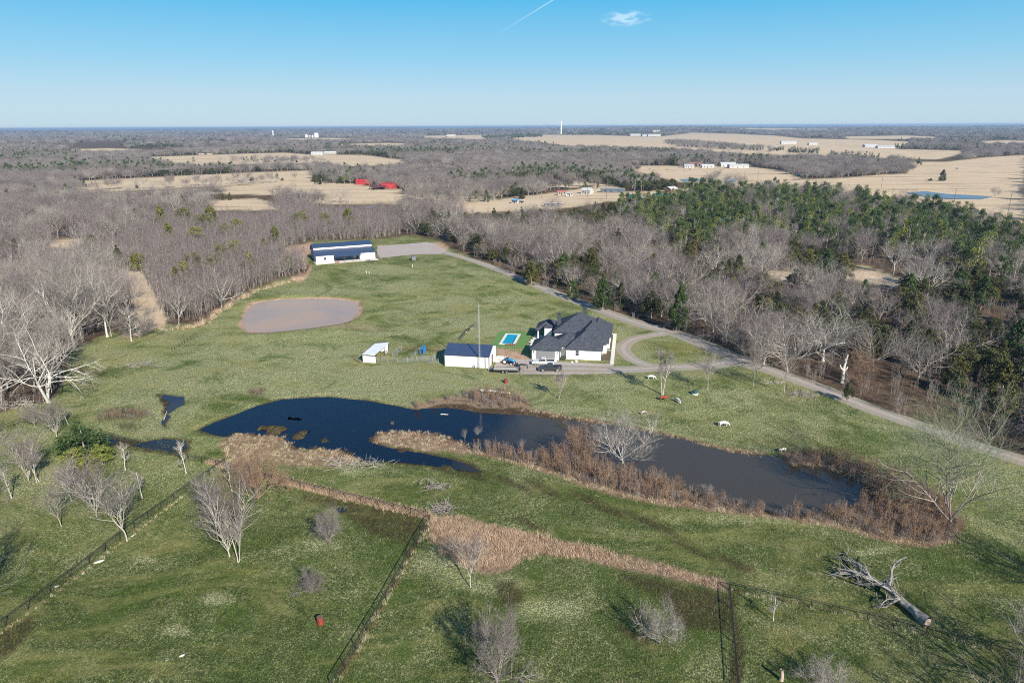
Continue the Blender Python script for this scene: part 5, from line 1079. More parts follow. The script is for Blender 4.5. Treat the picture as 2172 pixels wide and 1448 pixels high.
m = MB(); m.box(-0.45, 0.05, -0.25, 0.25, 1.05, 1.2); m.box(-0.5, -0.4, -0.25, 0.25, 1.2, 1.6); m.build('seat', BLACKM, tr)
m = MB(); m.tube([(-0.6, -0.5, 1.2), (-0.6, -0.5, 2.3), (-0.6, 0.5, 2.3), (-0.6, 0.5, 1.2)], 0.045, 5); m.build('roll_bar', BLACKM, tr)
m = MB(); m.tube([(0.4, 0, 1.3), (0.25, 0, 1.6)], 0.03, 5); m.lathe([(0.18, 0), (0.18, 0.04)], (0.2, 0, 1.6), 10); m.build('steering_wheel', BLACKM, tr)
m = MB(); m.tube([(1.3, 0.2, 1.4), (1.3, 0.2, 1.95)], 0.035, 6); m.build('exhaust', BLACKM, tr)

# gooseneck trailer
tl = empty('gooseneck_trailer', 'black gooseneck flatbed trailer with two axles parked before the tractor', 'trailer', at(1074, 789), YAW + R(6))
m = MB(); m.box(-3.3, 3.4, -1.15, 1.15, 0.72, 0.84); m.build('frame', BLACKM, tl)
for k in range(8): m = MB(); m.box(-3.25, 3.35, -1.1 + k * 0.277, -1.1 + k * 0.277 + 0.25, 0.845, 0.89); m.build('plank', simple('trailer_deck_wood', (0.42, 0.38, 0.33), 0.85) if k == 0 else bpy.data.materials['trailer_deck_wood'], tl)
m = MB(); m.box(-3.45, -3.3, -1.1, 1.1, 0.6, 1.5); m.build('ramp', BLACKM, tl)
for s in (-1, 1):
    m = MB()
    for k in range(12): m.box(-3.2 + k * 0.55, -3.13 + k * 0.55, s * 1.17 - 0.03, s * 1.17 + 0.03, 0.55, 1.02)
    m.box(-3.3, 3.4, s * 1.17 - 0.025, s * 1.17 + 0.025, 0.98, 1.04); m.build('side_rail', BLACKM, tl)
    for x in (-0.8, 0.15):
        M_ = Matrix.Translation((x, s * 1.0, 0.38)) @ Matrix.Rotation(math.pi / 2, 4, 'X'); m = MB(); m.lathe([(0.22, -0.12), (0.38, -0.1), (0.38, 0.1), (0.22, 0.12)], (0, 0, 0), 14, M_); wh = m.build('wheel', TYRE, tl); m = MB(); m.lathe([(0.23, -0.13), (0.23, 0.13)], (0, 0, 0), 10, M_); m.build('rim', RIM, wh)
m = MB()
for s in (-0.35, 0.35): m.tube([(3.2, s, 0.8), (3.4, s, 1.9), (3.7, s, 2.2), (5.0, s * 0.5, 2.1)], 0.11, 5)
m.box(3.3, 3.6, -0.9, 0.9, 0.7, 1.0); m.tube([(5.0, -0.25, 2.1), (5.35, 0, 2.0), (5.4, 0, 1.0)], 0.1, 6); m.tube([(5.0, 0.25, 2.1), (5.35, 0, 2.0)], 0.1, 6); m.build('gooseneck', BLACKM, tl)
m = MB(); m.tube([(3.5, 0.6, 0), (3.5, 0.6, 1.1)], 0.06, 6); m.tube([(3.5, -0.6, 0), (3.5, -0.6, 1.1)], 0.06, 6); m.build('jack_leg', BLACKM, tl)

# ------------------------------------------------------------------ far buildings, poles, tower
def farhouse(name, label, cat, px_, py_, w_, d_, h_, rise, yaw, wall, roof, extra=0, group=None, open_=False):
    g_ = G(px_, py_)[:2]; e = empty(name, label, cat, (g_[0], g_[1], hz(*g_)), yaw, group)
    if open_:
        for u in (-w_ / 2, w_ / 2 - 0.2):
            for v in (0, d_ - 0.2): m = MB(); m.box(u, u + 0.2, v, v + 0.2, 0, h_); m.build('post', TRIM, e)
    else:
        m = MB(); m.prism([(0, 0), (d_, 0), (d_, h_), (d_ / 2, h_ + rise), (0, h_)], -w_ / 2, w_ / 2, axis='x'); m.build('wall', wall, e)
    m = MB(); gable(m, -w_ / 2, w_ / 2, 0, d_, h_ + 0.05, h_ + rise + 0.05, None, 0.4, 0.2); m.build('roof', roof, e)
    if not open_:
        m = MB(); m.box(-w_ * 0.1, -w_ * 0.1 + 1.1, -0.08, 0.02, 0, 2.1); m.build('door', TRIM, e)
        for u in (-w_ * 0.36, w_ * 0.2): m = MB(); m.box(u, u + 1.4, -0.07, 0.02, 1.0, 2.1); m.build('window', GLASS, e)
    return e
REDB = simple('barn_red', (0.42, 0.025, 0.03), 0.6); TANW = simple('tan_wall', (0.42, 0.34, 0.26), 0.8); GREYR = simple('grey_tin_roof', (0.42, 0.43, 0.45), 0.4); WHR = simple('pale_tin_roof', (0.68, 0.68, 0.68), 0.4); GRNR = simple('green_tin_roof', (0.03, 0.14, 0.10), 0.5); BRNR = simple('brown_shingles', (0.11, 0.085, 0.08), 0.9); BLUR = simple('blue_tin_roof', (0.12, 0.28, 0.45), 0.5); PINKR = simple('faded_red_roof', (0.40, 0.13, 0.12), 0.7)
FB = [('red_barn', 'low red barn at the edge of the straw field, left of the two', 'barn', 770, 392, 15, 8, 3.2, 2.0, 0.05, REDB, REDB),
 ('red_barn', 'taller red barn with a flat front right of the dark carport', 'barn', 825, 400, 16, 7, 4.6, 0.8, 0.05, REDB, REDB),
 ('farm_bungalow', 'white bungalow with a grey hipped roof behind the taller red barn', 'house', 832, 390, 18, 9, 2.8, 2.2, 0.0, WHITE, GREYR),
 ('quonset_shed', 'grey round-topped shed among the bare oaks right of the red barns', 'shed', 912, 398, 12, 10, 3, 3, 0.9, GREYR, GREYR),
 ('metal_workshop', 'pale blue-roofed workshop half hidden by bare oaks', 'shed', 982, 400, 22, 10, 3.4, 2.0, -0.2, WHITE, WHR),
 ('garden_shed', 'small pale blue shed at the left end of the bare dirt lot', 'shed', 1091, 431, 5.5, 5, 2.4, 0.8, -0.5, WHITE, BLUR),
 ('white_box_shed', 'small white boxy shed with a pinkish side beside the pale blue shed', 'shed', 1106, 431, 3.2, 3, 2.2, 0.3, -0.4, TANW, WHR),
 ('red_roof_shed', 'small shed with a faded red roof next to a white trailer box', 'shed', 1192, 414, 8, 5, 2.6, 1.0, 0.1, TANW, PINKR),
 ('box_trailer', 'white box trailer beside the faded red roof', 'trailer', 1208, 416, 6, 3, 2.8, 0.1, 0.0, WHITE, WHR),
 ('white_shed', 'white shed with a blue-grey gable end on the dirt lot', 'shed', 1242, 412, 9, 8, 3.2, 1.8, -0.5, WHITE, WHR),
 ('mobile_home', 'long dark mobile home in front of the green cedars', 'house', 1300, 409, 22, 6, 2.8, 0.9, -0.05, simple('slate_wall', (0.10, 0.12, 0.15), 0.7), simple('slate_roof', (0.16, 0.18, 0.21), 0.7)),
 ('long_trailer', 'long white and dark livestock trailer on the dirt lot', 'trailer', 1174, 437, 14, 3, 2.2, 0.1, 0.12, simple('trailer_side', (0.2, 0.19, 0.2), 0.6), WHR),
 ('green_roof_shed', 'grey shed with a dark green roof above the dark cedars', 'shed', 1343, 425, 9, 7, 2.8, 1.4, -0.4, GREYR, GRNR),
 ('grey_carport', 'grey metal carport right of the dark green roof', 'carport', 1362, 428, 8, 6, 2.8, 1.0, -0.4, GREYR, GREYR),
 ('green_roof_house', 'low house with a large pale green roof among cedars', 'house', 1410, 424, 16, 10, 2.8, 1.8, 0.1, TANW, GRNR),
 ('brown_barn', 'rust brown barn with a white end behind the pines', 'barn', 1430, 409, 10, 8, 3.6, 1.8, 0.7, simple('rust_wall', (0.22, 0.12, 0.09), 0.8), WHR),
 ('pine_wood_house', 'pale two-storey house hidden among the pines', 'house', 1545, 492, 12, 9, 5.0, 2.5, 0.3, WHITE, GRNR),
 ('brick_house', 'brown-roofed house showing through the pine wood', 'house', 1712, 500, 16, 10, 3.2, 3.0, -0.25, TANW, BRNR),
 ('ranch_house', 'pink-roofed ranch house behind the bare trees in mid distance', 'house', 1228, 352, 18, 9, 3, 2, 0.0, TANW, PINKR),
 ('ranch_house', 'white-roofed ranch house right of the pink roof', 'house', 1262, 352, 20, 10, 3, 2.6, 0.1, WHITE, WHR),
 ('ranch_house', 'blue-roofed cabin just behind the pink and white roofs', 'house', 1240, 348, 10, 8, 3, 2.6, 0.0, TANW, BLUR),
 ('village_house', 'white house at the left of the row above the cattle field', 'house', 1462, 356, 14, 10, 3, 2, 0.0, WHITE, GREYR),
 ('village_house', 'brown-roofed house left of the long white barns', 'house', 1478, 352, 18, 9, 3, 2.5, 0.1, TANW, PINKR),
 ('village_house', 'grey-roofed house in the middle of the row above the cattle field', 'house', 1502, 356, 18, 9, 3, 2, 0.0, WHITE, WHR),
 ('white_barn', 'white barn with open doors above the cattle field', 'barn', 1545, 354, 22, 12, 4, 2.2, 0.0, WHITE, WHR),
 ('white_barn', 'longest white barn at the right end of the row', 'barn', 1568, 357, 28, 12, 4, 1.6, 0.0, WHITE, WHR),
 ('blue_white_barn', 'white and pale blue steel barn alone in the far right field', 'barn', 1673, 307, 46, 18, 9, 2, -0.1, WHITE, WHR),
 ('hilltop_barn', 'long white barn on the hilltop, left of three', 'barn', 1348, 289, 60, 22, 8, 4, 0.0, WHITE, WHR),
 ('hilltop_barn', 'long white barn on the hilltop, middle of three', 'barn', 1372, 290, 50, 22, 8, 4, 0.0, WHITE, GREYR),
 ('hilltop_barn', 'widest white barn on the hilltop, right of three', 'barn', 1388, 290, 70, 22, 9, 4, 0.0, WHITE, WHR),
 ('hilltop_house', 'tall pale house beside the hilltop pines', 'house', 1392, 285, 50, 22, 18, 8, 0.0, WHITE, TANW),
 ('distant_mansion', 'pale gabled farmhouse on the far ridge left of the dark pines', 'house', 957, 289, 55, 20, 12, 9, 0.0, WHITE, BRNR),
 ('left_field_house', 'white building at the edge of the far left field', 'house', 483, 323, 26, 12, 4, 3, 0.0, WHITE, WHR),
 ('left_field_house', 'tan low building left of the white one by the far left field', 'house', 435, 328, 30, 12, 3.5, 2, 0.0, TANW, BRNR),
 ('field_farm', 'pale farmhouse behind the middle left field, left of two', 'house', 672, 329, 26, 12, 4, 3, 0.0, WHITE, WHR),
 ('field_farm', 'pale farmhouse behind the middle left field, right of two', 'house', 700, 328, 26, 12, 4, 3, 0.0, TANW, WHR),
 ('far_right_shed', 'pale metal shed in the far right fields', 'shed', 1725, 308, 26, 14, 5, 2, 0.0, WHITE, WHR),
 ('far_right_house', 'blue-grey farmstead left of the dark hedge on the right', 'house', 1848, 313, 34, 16, 5, 3, 0.0, GREYR, WHR),
 ('far_right_house', 'low white roofed barns right of the blue-grey farmstead', 'barn', 1880, 315, 44, 14, 4, 3, 0.0, WHITE, GREYR),
 ('roadside_house', 'white house at the road bend in the big straw field', 'house', 1708, 372, 14, 10, 3, 2.4, 0.2, WHITE, PINKR),
 ('woods_cabin', 'pale roofed cabin in the bare woods left of mid picture', 'house', 828, 362, 12, 8, 3, 2, 0.8, WHITE, WHR)]
FARW = simple('weathered_white_wall', (0.48, 0.46, 0.44), 0.7); FARR = simple('weathered_tin_roof', (0.50, 0.50, 0.50), 0.6)
for a in FB: farhouse(*[FARW if v is WHITE else FARR if v is WHR else v for v in a])
farhouse('dark_carport', 'open carport with a low dark red roof between the red barns', 'carport', 800, 402, 15, 8, 2.4, 1.2, -0.05, TRIM, simple('dark_red_roof', (0.12, 0.03, 0.03), 0.6), open_=True)
# standpipe and silos
q = G(1190, 287); e = empty('water_tower', 'tall white standpipe water tower on the horizon', 'water tower', (q[0], q[1], hz(q[0], q[1])), 0)
m = MB(); m.lathe([(4.6, 0), (4.6, 84), (3.2, 87), (0.3, 88)], (0, 0, 0), 20); m.build('tank', WHITE, e, smooth=False); m = MB(); m.tube([(0, -4.9, 1), (0, -4.9, 84)], 0.35, 4); m.build('ladder', STEEL, e)
for k, (x, w_, h_) in enumerate(((650, 8, 16), (657, 7, 12), (663, 7, 12), (671, 14, 24))):
    q = G(x, 291.5); m = MB(); m.lathe([(w_, 0), (w_, h_), (w_ * 0.2, h_ * 1.15)], (0, 0, 0), 14); tagobj(m.build('grain_silo', WHITE, None, (q[0], q[1], hz(q[0], q[1]))), ('leftmost small', 'second', 'third', 'big rightmost')[k] + ' white silo of the distant row at left', 'silo', 'distant white silos')
q = G(580, 293); m = MB(); m.lathe([(3, 0), (3, 40), (0.5, 43)], (0, 0, 0), 12); tagobj(m.build('water_standpipe', WHITE, None, (q[0], q[1], hz(q[0], q[1]))), 'slim white tower left of the distant silos', 'tower')
POLE = simple('creosote_pole', (0.13, 0.095, 0.075), 0.9)
PL = [(2134, 470, 18, 'tall leaning pole at the right edge of the straw field'), (2024, 426, 10, 'pole standing at the narrow blue field pond'), (1891, 427, 11, 'pole rising behind the pine tops'), (1869, 399, 10, 'pole in the straw field left of the low trees'), (1898, 369, 11, 'left pole of the three by the road bend'), (1912, 368, 11, 'middle pole of the three by the road bend'), (1921, 368, 11, 'right pole of the three by the road bend'), (1774, 377, 10, 'pole before the dark tree belt at the field road'), (1683, 384, 9, 'pole at the left end of the field road'), (1578, 391, 14, 'tall twin pole left of the village field pond'), (1607, 381, 10, 'pole right of the village field'), (1246, 418, 9, 'pole on the dirt lot beside the white shed'), (1286, 424, 10, 'pole in the middle of the dirt lot'), (1364, 418, 10, 'pole beside the dark green roofed shed'), (1427, 412, 14, 'tall pole before the rust brown barn'), (1521, 430, 9, 'pole among the pines at mid right')]
for x, y, h_, lb in PL:
    q = G(x, y); e = empty('utility_pole', 'wooden utility ' + lb, 'utility pole', (q[0], q[1], hz(q[0], q[1])), 0.3, 'utility poles'); m = MB(); m.tube([(0, 0, -0.3), (0.0, 0, h_)], [0.19, 0.13], 6); m.build('pole', POLE, e); m = MB(); m.box(-1.1, 1.1, -0.07, 0.07, h_ - 0.8, h_ - 0.62); m.build('crossarm', POLE, e)
# ------------------------------------------------------------------ single trees, one by one: (base px, base py, top py, kind, label)
BIGW = [bare_tree(600, H=14, spread=1.05, trunk_h=0.22, limbs=10, rad=0.36, twig=TWIG_PALE, barkm=BARK_WHITE, up=0.05, tw=0.026, n2=10, n3=7, n4=5, el_=(0.2, 1.1), ll=0.88), bare_tree(601, H=14, spread=0.85, trunk_h=0.32, limbs=8, rad=0.30, twig=TWIG_PALE, barkm=BARK_WHITE, up=0.1, tw=0.026, n2=9, n3=7, n4=4, el_=(0.5, 1.2)), bare_tree(602, H=14, spread=0.8, trunk_h=0.26, limbs=5, rad=0.30, twig=TWIG_GREY, barkm=BARK_WHITE, up=0.1, tw=0.026, stems=2, n2=9, n3=7, n4=4, el_=(0.6, 1.2))]
TWIN = [bare_tree(610 + k, H=13, spread=0.42, limbs=9, rad=0.15, twig=TWIG_PALE, barkm=BARK_PALE, up=0.16, tw=0.02, stems=2, n2=7, n3=5, n4=4, ll=1.0) for k in range(2)]
VASE = [bare_tree(620 + k, H=9, spread=0.55, trunk_h=(0.22, 0.12, 0.3)[k], limbs=(8, 10, 7)[k], rad=0.08, twig=(TWIG_GREY, TWIG_MAUVE, TWIG_GREY)[k], barkm=BARK_PALE, up=0.16, tw=0.017, n2=6, n3=5, n4=3, el_=(1.05, 1.4), ll=1.0) for k in range(3)]
SLIMV = [bare_tree(625 + k, H=9, spread=0.4, limbs=9, rad=0.10, twig=(TWIG_PALE, TWIG_GREY)[k], barkm=BARK_PALE, up=0.16, tw=0.015, n2=5, n3=4, n4=3, el_=(0.5, 1.0), ll=0.6) for k in range(2)]
ISL = bare_tree(630, H=10, spread=0.85, trunk_h=0.2, limbs=8, rad=0.18, twig=TWIG_PALE, barkm=BARK_WHITE, up=0.2, tw=0.02, n2=10, n3=7, n4=5, el_=(0.5, 1.2))
BUSHT = [bare_tree(640 + k, H=5, spread=0.9, trunk_h=0.06, limbs=13, rad=0.07, twig=(TWIG_GREY, TWIG_RUST, TWIG_PALE)[k], barkm=(BARK_MID, TWIG_RUST, BARK_PALE)[k], up=0.08, tw=0.013, n2=8, n3=6, n4=5, el_=(0.4, 1.25), ll=0.95) for k in range(3)]
WILL = bare_tree(650, H=17, spread=0.85, trunk_h=0.10, limbs=7, rad=0.27, twig=TWIG_BUD, barkm=BARK_MID, up=0.10, tw=0.02, stems=1, n2=12, n3=7, n4=5, el_=(0.85, 1.4), ll=1.05)
DEAD = bare_tree(660, H=15, spread=1.1, trunk_h=0.36, limbs=6, rad=0.42, twig=TWIG_PALE, barkm=BARK_WHITE, up=-0.02, tw=0.022, droop=0.05, n2=6, n3=3, n4=2, stems=2, el_=(0.2, 1.1), ll=1.0)
def topheight(g, ty):
    lo, hi = 0, 60
    for _ in range(30):
        m = (lo + hi) / 2; y = float(toimg(g[0], g[1], m)[1]); lo, hi = (m, hi) if y > ty else (lo, m)
    return lo
def lone(proto, Hn, bx, by, ty, label, sx=1.0, rz=None, name='bare_tree', cat='tree', group=None):
    g = at(bx, by); h = topheight(g, ty); s = h / Hn; r_ = np.random.default_rng(int(bx * 7 + by)); o = put_tree(name, proto, label, cat, g, 1, float(r_.uniform(0, 6.28)) if rz is None else rz, group); o.scale = (s * sx, s * sx, s); return o
L_ = [
 (SLIMV[0], 9, 25, 1057, 955, 'slim bare tree nearest the left edge, on open grass'), (VASE[1], 9, 62, 1022, 925, 'bare tree behind the two slim ones at far left'), (TWIN[0], 13, 85, 1020, 915, 'pair of slim leaning trunks with sparse twigs at far left'), (VASE[2], 9, 130, 1116, 1028, 'small bare tree on a bare reddish patch of grass', 1.0), (VASE[0], 9, 152, 1062, 972, 'bare tree just right of the evergreen bush shade'),
 (VASE[1], 9, 205, 1095, 975, 'bushy mauve-twigged tree left of the diagonal fence', 1.15), (VASE[0], 9, 270, 1147, 1003, 'tall pale tree standing against the diagonal fence', 1.15), (SLIMV[0], 9, 266, 997, 905, 'slender bare sapling right of the evergreen bush'), (SLIMV[1], 9, 302, 1056, 962, 'thin single-stemmed sapling in the meadow at left'), (SLIMV[0], 9, 395, 1004, 898, 'white-stemmed tree with straw round its foot beside the marsh', 0.9),
 (VASE[2], 9, 440, 1108, 1008, 'smaller grey tree left of the tall mauve clump'), (VASE[1], 9, 487, 1180, 1025, 'tall mauve-twigged tree in the left foreground meadow', 1.1), (TWIN[1], 13, 503, 1192, 1062, 'forked pale tree with two trunks right of the mauve one', 0.9), (SLIM[2], 9, 492, 1042, 962, 'broken pale tree with drooping twigs beside the straw fence'), (BUSHT[1], 5, 548, 1058, 962, 'brown vine-clad tree leaning over the straw fence', 0.75),
 (BUSHT[0], 5, 700, 1152, 1085, 'small dark bare tree with a tuft of straw at its foot', 0.6), (BUSHT[0], 5, 662, 1256, 1215, 'low dark twiggy bush alone on the grass above the red barrel'), (VASE[0], 9, 998, 1245, 1130, 'white slender tree in front of the tall straw grass', 1.0), (BUSHT[0], 5, 1055, 1448, 1312, 'large grey bush at the bottom edge casting a long shadow', 0.62), (BUSHT[2], 5, 1400, 1365, 1285, 'pale round leafless bush in the lower right meadow', 0.7),
 (SLIMV[1], 9, 1640, 1316, 1232, 'slender pale tree beside the fence corner at lower right'), (BUSHT[2], 5, 1745, 1460, 1405, 'grey bush at the bottom edge right of the stump'), (ISL, 10, 1322, 990, 870, 'white spreading tree on the brushy spit between the ponds', 1.15), (BUSHT[1], 5, 1232, 985, 903, 'rust-coloured round tree left of the white one on the spit', 0.8),
 (TWIN[0], 13, 1183, 846, 762, 'two-stemmed bare tree below the parked pickups', 0.8), (TWIN[1], 13, 1408, 838, 718, 'tall twin-stemmed tree beside the red cow', 0.95), (ELM[1], 14.5, 1501, 827, 745, 'bare tree above the teal feeder', 0.62), (ELM[0], 14.5, 1598, 820, 722, 'bare tree where the two drives meet', 0.5), (VASE[2], 9, 1663, 832, 732, 'brush-topped slim tree beside the pile of cut branches', 0.8), (JUNI[0], 8, 1797, 854, 800, 'small dark leafy tree at the near edge of the road', 0.55),
 (WILL, 17, 2010, 1118, 893, 'big forked willow at the right end of the brushy pond', 1.05), (OAK[3], 14.5, 2040, 962, 878, 'pale green-grey crown beside the road behind the willow', 0.6), (BIGW[0], 14, 1745, 766, 648, 'white-barked spreading oak at the edge of the wood', 1.05), (BUSHT[1], 5, 1820, 815, 752, 'rusty round bush behind the broken white snag', 0.8),
 (DEAD, 15, 105, 852, 690, 'huge dead white tree with drooping limbs at the left edge', 0.95), (BIGW[2], 14, 155, 738, 585, 'white double-trunked oak at the corner of the left wood', 0.9), (BIGW[0], 14, 92, 728, 592, 'white-limbed oak in the front row left of the corner', 0.85), (BIGW[1], 14, 228, 714, 580, 'pale oak left of the sandy trail', 0.8), (VASE[0], 9, 236, 713, 600, 'slim pale trunk close beside the oak left of the trail'), (SLIMV[0], 9, 279, 724, 610, 'white slim tree standing forward at the foot of the sandy trail', 1.3), (BUSHT[0], 5, 296, 716, 655, 'dark low spreading bush at the foot of the sandy trail', 1.2), (BIGW[1], 14, 45, 760, 610, 'white oak second in from the left edge', 0.9), (BIGW[0], 14, 8, 800, 640, 'white oak cut by the left edge of the view', 0.9),
 (VASE[1], 9, 120, 925, 850, 'brown tangled tree left of the marsh, behind the evergreen bush', 1.2), (OAK[1], 14.5, 75, 905, 855, 'low brown tree at the left, under the dead white one', 0.9), (SLIM[2], 9, 145, 900, 850, 'thin brown sapling next to the brown tangled tree'),
 (VASE[2], 9, 380, 690, 610, 'leading grey tree of the thicket corner above the straw tufts', 1.3), (OAK[0], 13.5, 470, 652, 560, 'white branched tree at the front of the thicket left of the pond', 0.7), (OAK[2], 15.5, 600, 585, 535, 'spreading bare tree at the thicket corner near the blue barn', 0.8),
 (OAK[2], 15.5, 722, 430, 390, 'lone round bare tree on the green strip below the red barns', 0.9), (OAK[4], 13.5, 598, 436, 392, 'dense round bare tree left of the lone one', 1.1),
 (OAK[1], 14.5, 2110, 418, 395, 'lone round tree in the right straw field', 0.9), (ELM[0], 14.5, 2028, 363, 355, 'far lone tree of the right straw field', 1.0),
]
for row in L_:
    p, Hn, bx, by, ty, lb = row[:6]; sx = row[6] if len(row) > 6 else 1.0
    if p in (JUNI[0],): lone(p, Hn, bx, by, ty, lb, sx, name='leafy_tree')
    else: lone(p, Hn, bx, by, ty, lb, sx)
PB = [evergreen(700 + k, 'juniper', 8.0, (PINE_M, PINE_Y)[k]) for k in range(2)]
EV_ = [(PB[1], 6.4, 162, 990, 950, 'yellow-green evergreen bush, lower left of the clump', 1.5), (PB[0], 6.4, 185, 972, 900, 'dark green evergreen bush, tallest of the clump at left', 1.35), (PB[1], 6.4, 218, 984, 942, 'small yellow-green evergreen bush at the right of the clump', 1.1), (PB[0], 6.4, 158, 960, 910, 'green evergreen bush at the left of the clump', 1.25),
 (CEDAR[0], 8.5, 1998, 384, 360, 'dark ragged cedar alone in the straw field', 1.3), (JUNI[0], 8, 1972, 386, 376, 'low dark cedar next to the ragged one in the straw field', 1.3), (CEDAR[2], 8.5, 473, 424, 410, 'left of three small cedars in the brown field', 1.0), (CEDAR[0], 8.5, 488, 424, 408, 'middle of three small cedars in the brown field', 1.0), (CEDAR[2], 8.5, 505, 422, 412, 'right of three small cedars in the brown field', 1.0), (JUNI[0], 8, 535, 388, 372, 'round dark cedar at the field edge left of the red barns', 1.0), (PINE[1], 13, 412, 347, 333, 'round pine alone at the lower edge of the far left field', 1.1),
 (CEDAR[2], 8.5, 288, 575, 540, 'bright bronze cedar at the top of the sandy trail', 1.2), (CEDAR[2], 8.5, 200, 538, 498, 'bronze green cedar right of the small clearing', 1.4), (CEDAR[3], 8.5, 190, 520, 496, 'dark green cedar behind the bronze one', 1.2),
 (CEDAR[3], 8.5, 1032, 428, 402, 'upright dark cedar at the left end of the dirt lot', 1.0), (CEDAR[0], 8.5, 1107, 422, 398, 'bushy dark cedar behind the small sheds', 1.2), (CEDAR[2], 8.5, 378, 620, 565, 'bronze cedar inside the sapling thicket, left part', 0.9), (CEDAR[2], 8.5, 562, 535, 505, 'bronze cedar at the thicket edge by the blue barn', 1.1), (CEDAR[2], 8.5, 1128, 605, 560, 'bronze cedar at the road bend, lower of the row', 1.1), (CEDAR[3], 8.5, 1215, 635, 590, 'green cedar beside the road above the house', 1.0), (CEDAR[3], 8.5, 1440, 700, 605, 'tall dark cedar at the wood edge above the black car', 0.8)]
for p, Hn, bx, by, ty, lb, sx in EV_: lone(p, Hn, bx, by, ty, lb, sx, name='pine_tree' if p in PINE else 'cedar_tree')
rc = np.random.default_rng(9)
OLV = leafm('olive_cedar_foliage', (0.10, 0.105, 0.03), (0.19, 0.185, 0.05)); OJ = [evergreen(720 + k, ('juniper', 'cedar')[k], 8.0, OLV) for k in range(2)]
TC = [(345,470),(395,462),(430,478),(450,470),(478,492),(505,484),(360,500),(420,505),(500,530),(530,560),(455,560),(410,560),(395,585),(470,540),(300,560),(585,510),(640,470),(690,470),(740,468),(610,560)]
for k, (x, y) in enumerate(TC): lone(OJ[0 if k % 3 else 1], 8.0, x, y + 16, y - 26 - 8 * rc.random(), ('olive rounded', 'small olive', 'yellowish olive', 'bushy olive')[k % 4] + ' cedar in the sapling thicket ' + ('nearest the sandy trail' if x < 380 else 'above the tan pond' if y > 525 else 'towards the blue barn' if x > 560 else 'in its middle' if y > 485 else 'at its far side'), float(rc.uniform(0.9, 1.4)), name='cedar_tree', group='cedars in the thicket')
# trees just outside the frame whose shadows lie across the lower right meadow
for x, y, p, h_ in ((2300, 1560, OAK[2], 1.0), (2420, 1500, OAK[0], 1.0), (2180, 1640, OAK[3], 0.9), (2420, 1330, ELM[0], 1.0)):
    q = G(x, y); put_tree('bare_tree', p, 'bare oak beyond the lower right corner, only its shadow in view', 'tree', (q[0], q[1], hz(q[0], q[1])), h_, x * 0.1, 'oaks outside the lower right corner')

# ------------------------------------------------------------------ the broken snag, stump, fallen tree, logs, brush
def limbs_mesh(specs, mat, name='limb', sides=7):
    T = TG()
    for pts, r0, r1 in specs: pts = np.array(pts, float); T.tube(pts, np.linspace(r0, r1, len(pts)), sides)
    return T.mesh(name, mat)
SNAGM = simple('bleached_wood', (0.62, 0.58, 0.52), 0.85, var=0.15, scale=1.5, bump=0.4)
q = at(1785, 812); e = empty('broken_snag', 'broken white tree snag with stubby arms beside the road', 'dead tree', q, 0.4)
ob('trunk', limbs_mesh([([(0, 0, -0.2), (0.2, 0, 2), (0.0, 0, 3.8), (0.5, 0.1, 5.5), (0.7, 0, 7.2)], 0.5, 0.16)], SNAGM), e)
ob('branch_stub', limbs_mesh([([(0.1, 0, 3.2), (-0.9, 0.1, 4.0), (-1.3, 0.1, 4.9)], 0.26, 0.12), ([(0.1, 0, 3.0), (0.8, -0.2, 3.7), (0.9, -0.3, 4.2)], 0.22, 0.12), ([(0.4, 0, 5.3), (0.0, 0, 6.2)], 0.16, 0.08)], SNAGM), e)
cl = np.concatenate([leaf_clump(np.random.default_rng(k), np.array([0.05, 0, 0.4 + k * 0.35]), 0.6 - k * 0.05, 90, 0.13) for k in range(6)]); ob('ivy', mkmesh('ivy', cl.reshape(-1, 3), np.arange(len(cl) * 3).reshape(-1, 3), PINE_Y), e)
q = at(1657, 1442); e = empty('tree_stump', 'short broken pale stump near the bottom edge at right', 'stump', q, 0); ob('trunk', limbs_mesh([([(0, 0, -0.1), (0.02, 0, 0.7), (-0.1, 0, 1.5)], 0.26, 0.16), ([(0.02, 0, 0.7), (0.15, 0, 1.1)], 0.15, 0.08)], simple('pink_heartwood', (0.5, 0.38, 0.3), 0.85, var=0.15, bump=0.3)), e)
def rough_trunk(sp):
    pts, r0, r1 = sp[0]; pts = np.array(pts, float); n_ = 60; tt = np.linspace(0, len(pts) - 1, n_); P2 = np.stack([np.interp(tt, np.arange(len(pts)), pts[:, i]) for i in range(3)], 1)
    T = TG(); T.tube(P2, np.linspace(r0, r1, n_), 18); V = T.V[0]; C_l = np.repeat(P2, 18, 0); d = V - C_l; an = np.arctan2(d[:, 2], d[:, 1]); x = V[:, 0]
    k = 1 + 0.16 * vnoise(x * 2.2, an * 3.0, 1.0, 3) + 0.10 * vnoise(x * 0.7, an * 9.0, 1.0, 5) + 0.22 * np.exp(-x / 0.7) * np.abs(np.sin(an * 2.5)); T.V[0] = C_l + d * k[:, None]
    return T.mesh('trunk', FALM)
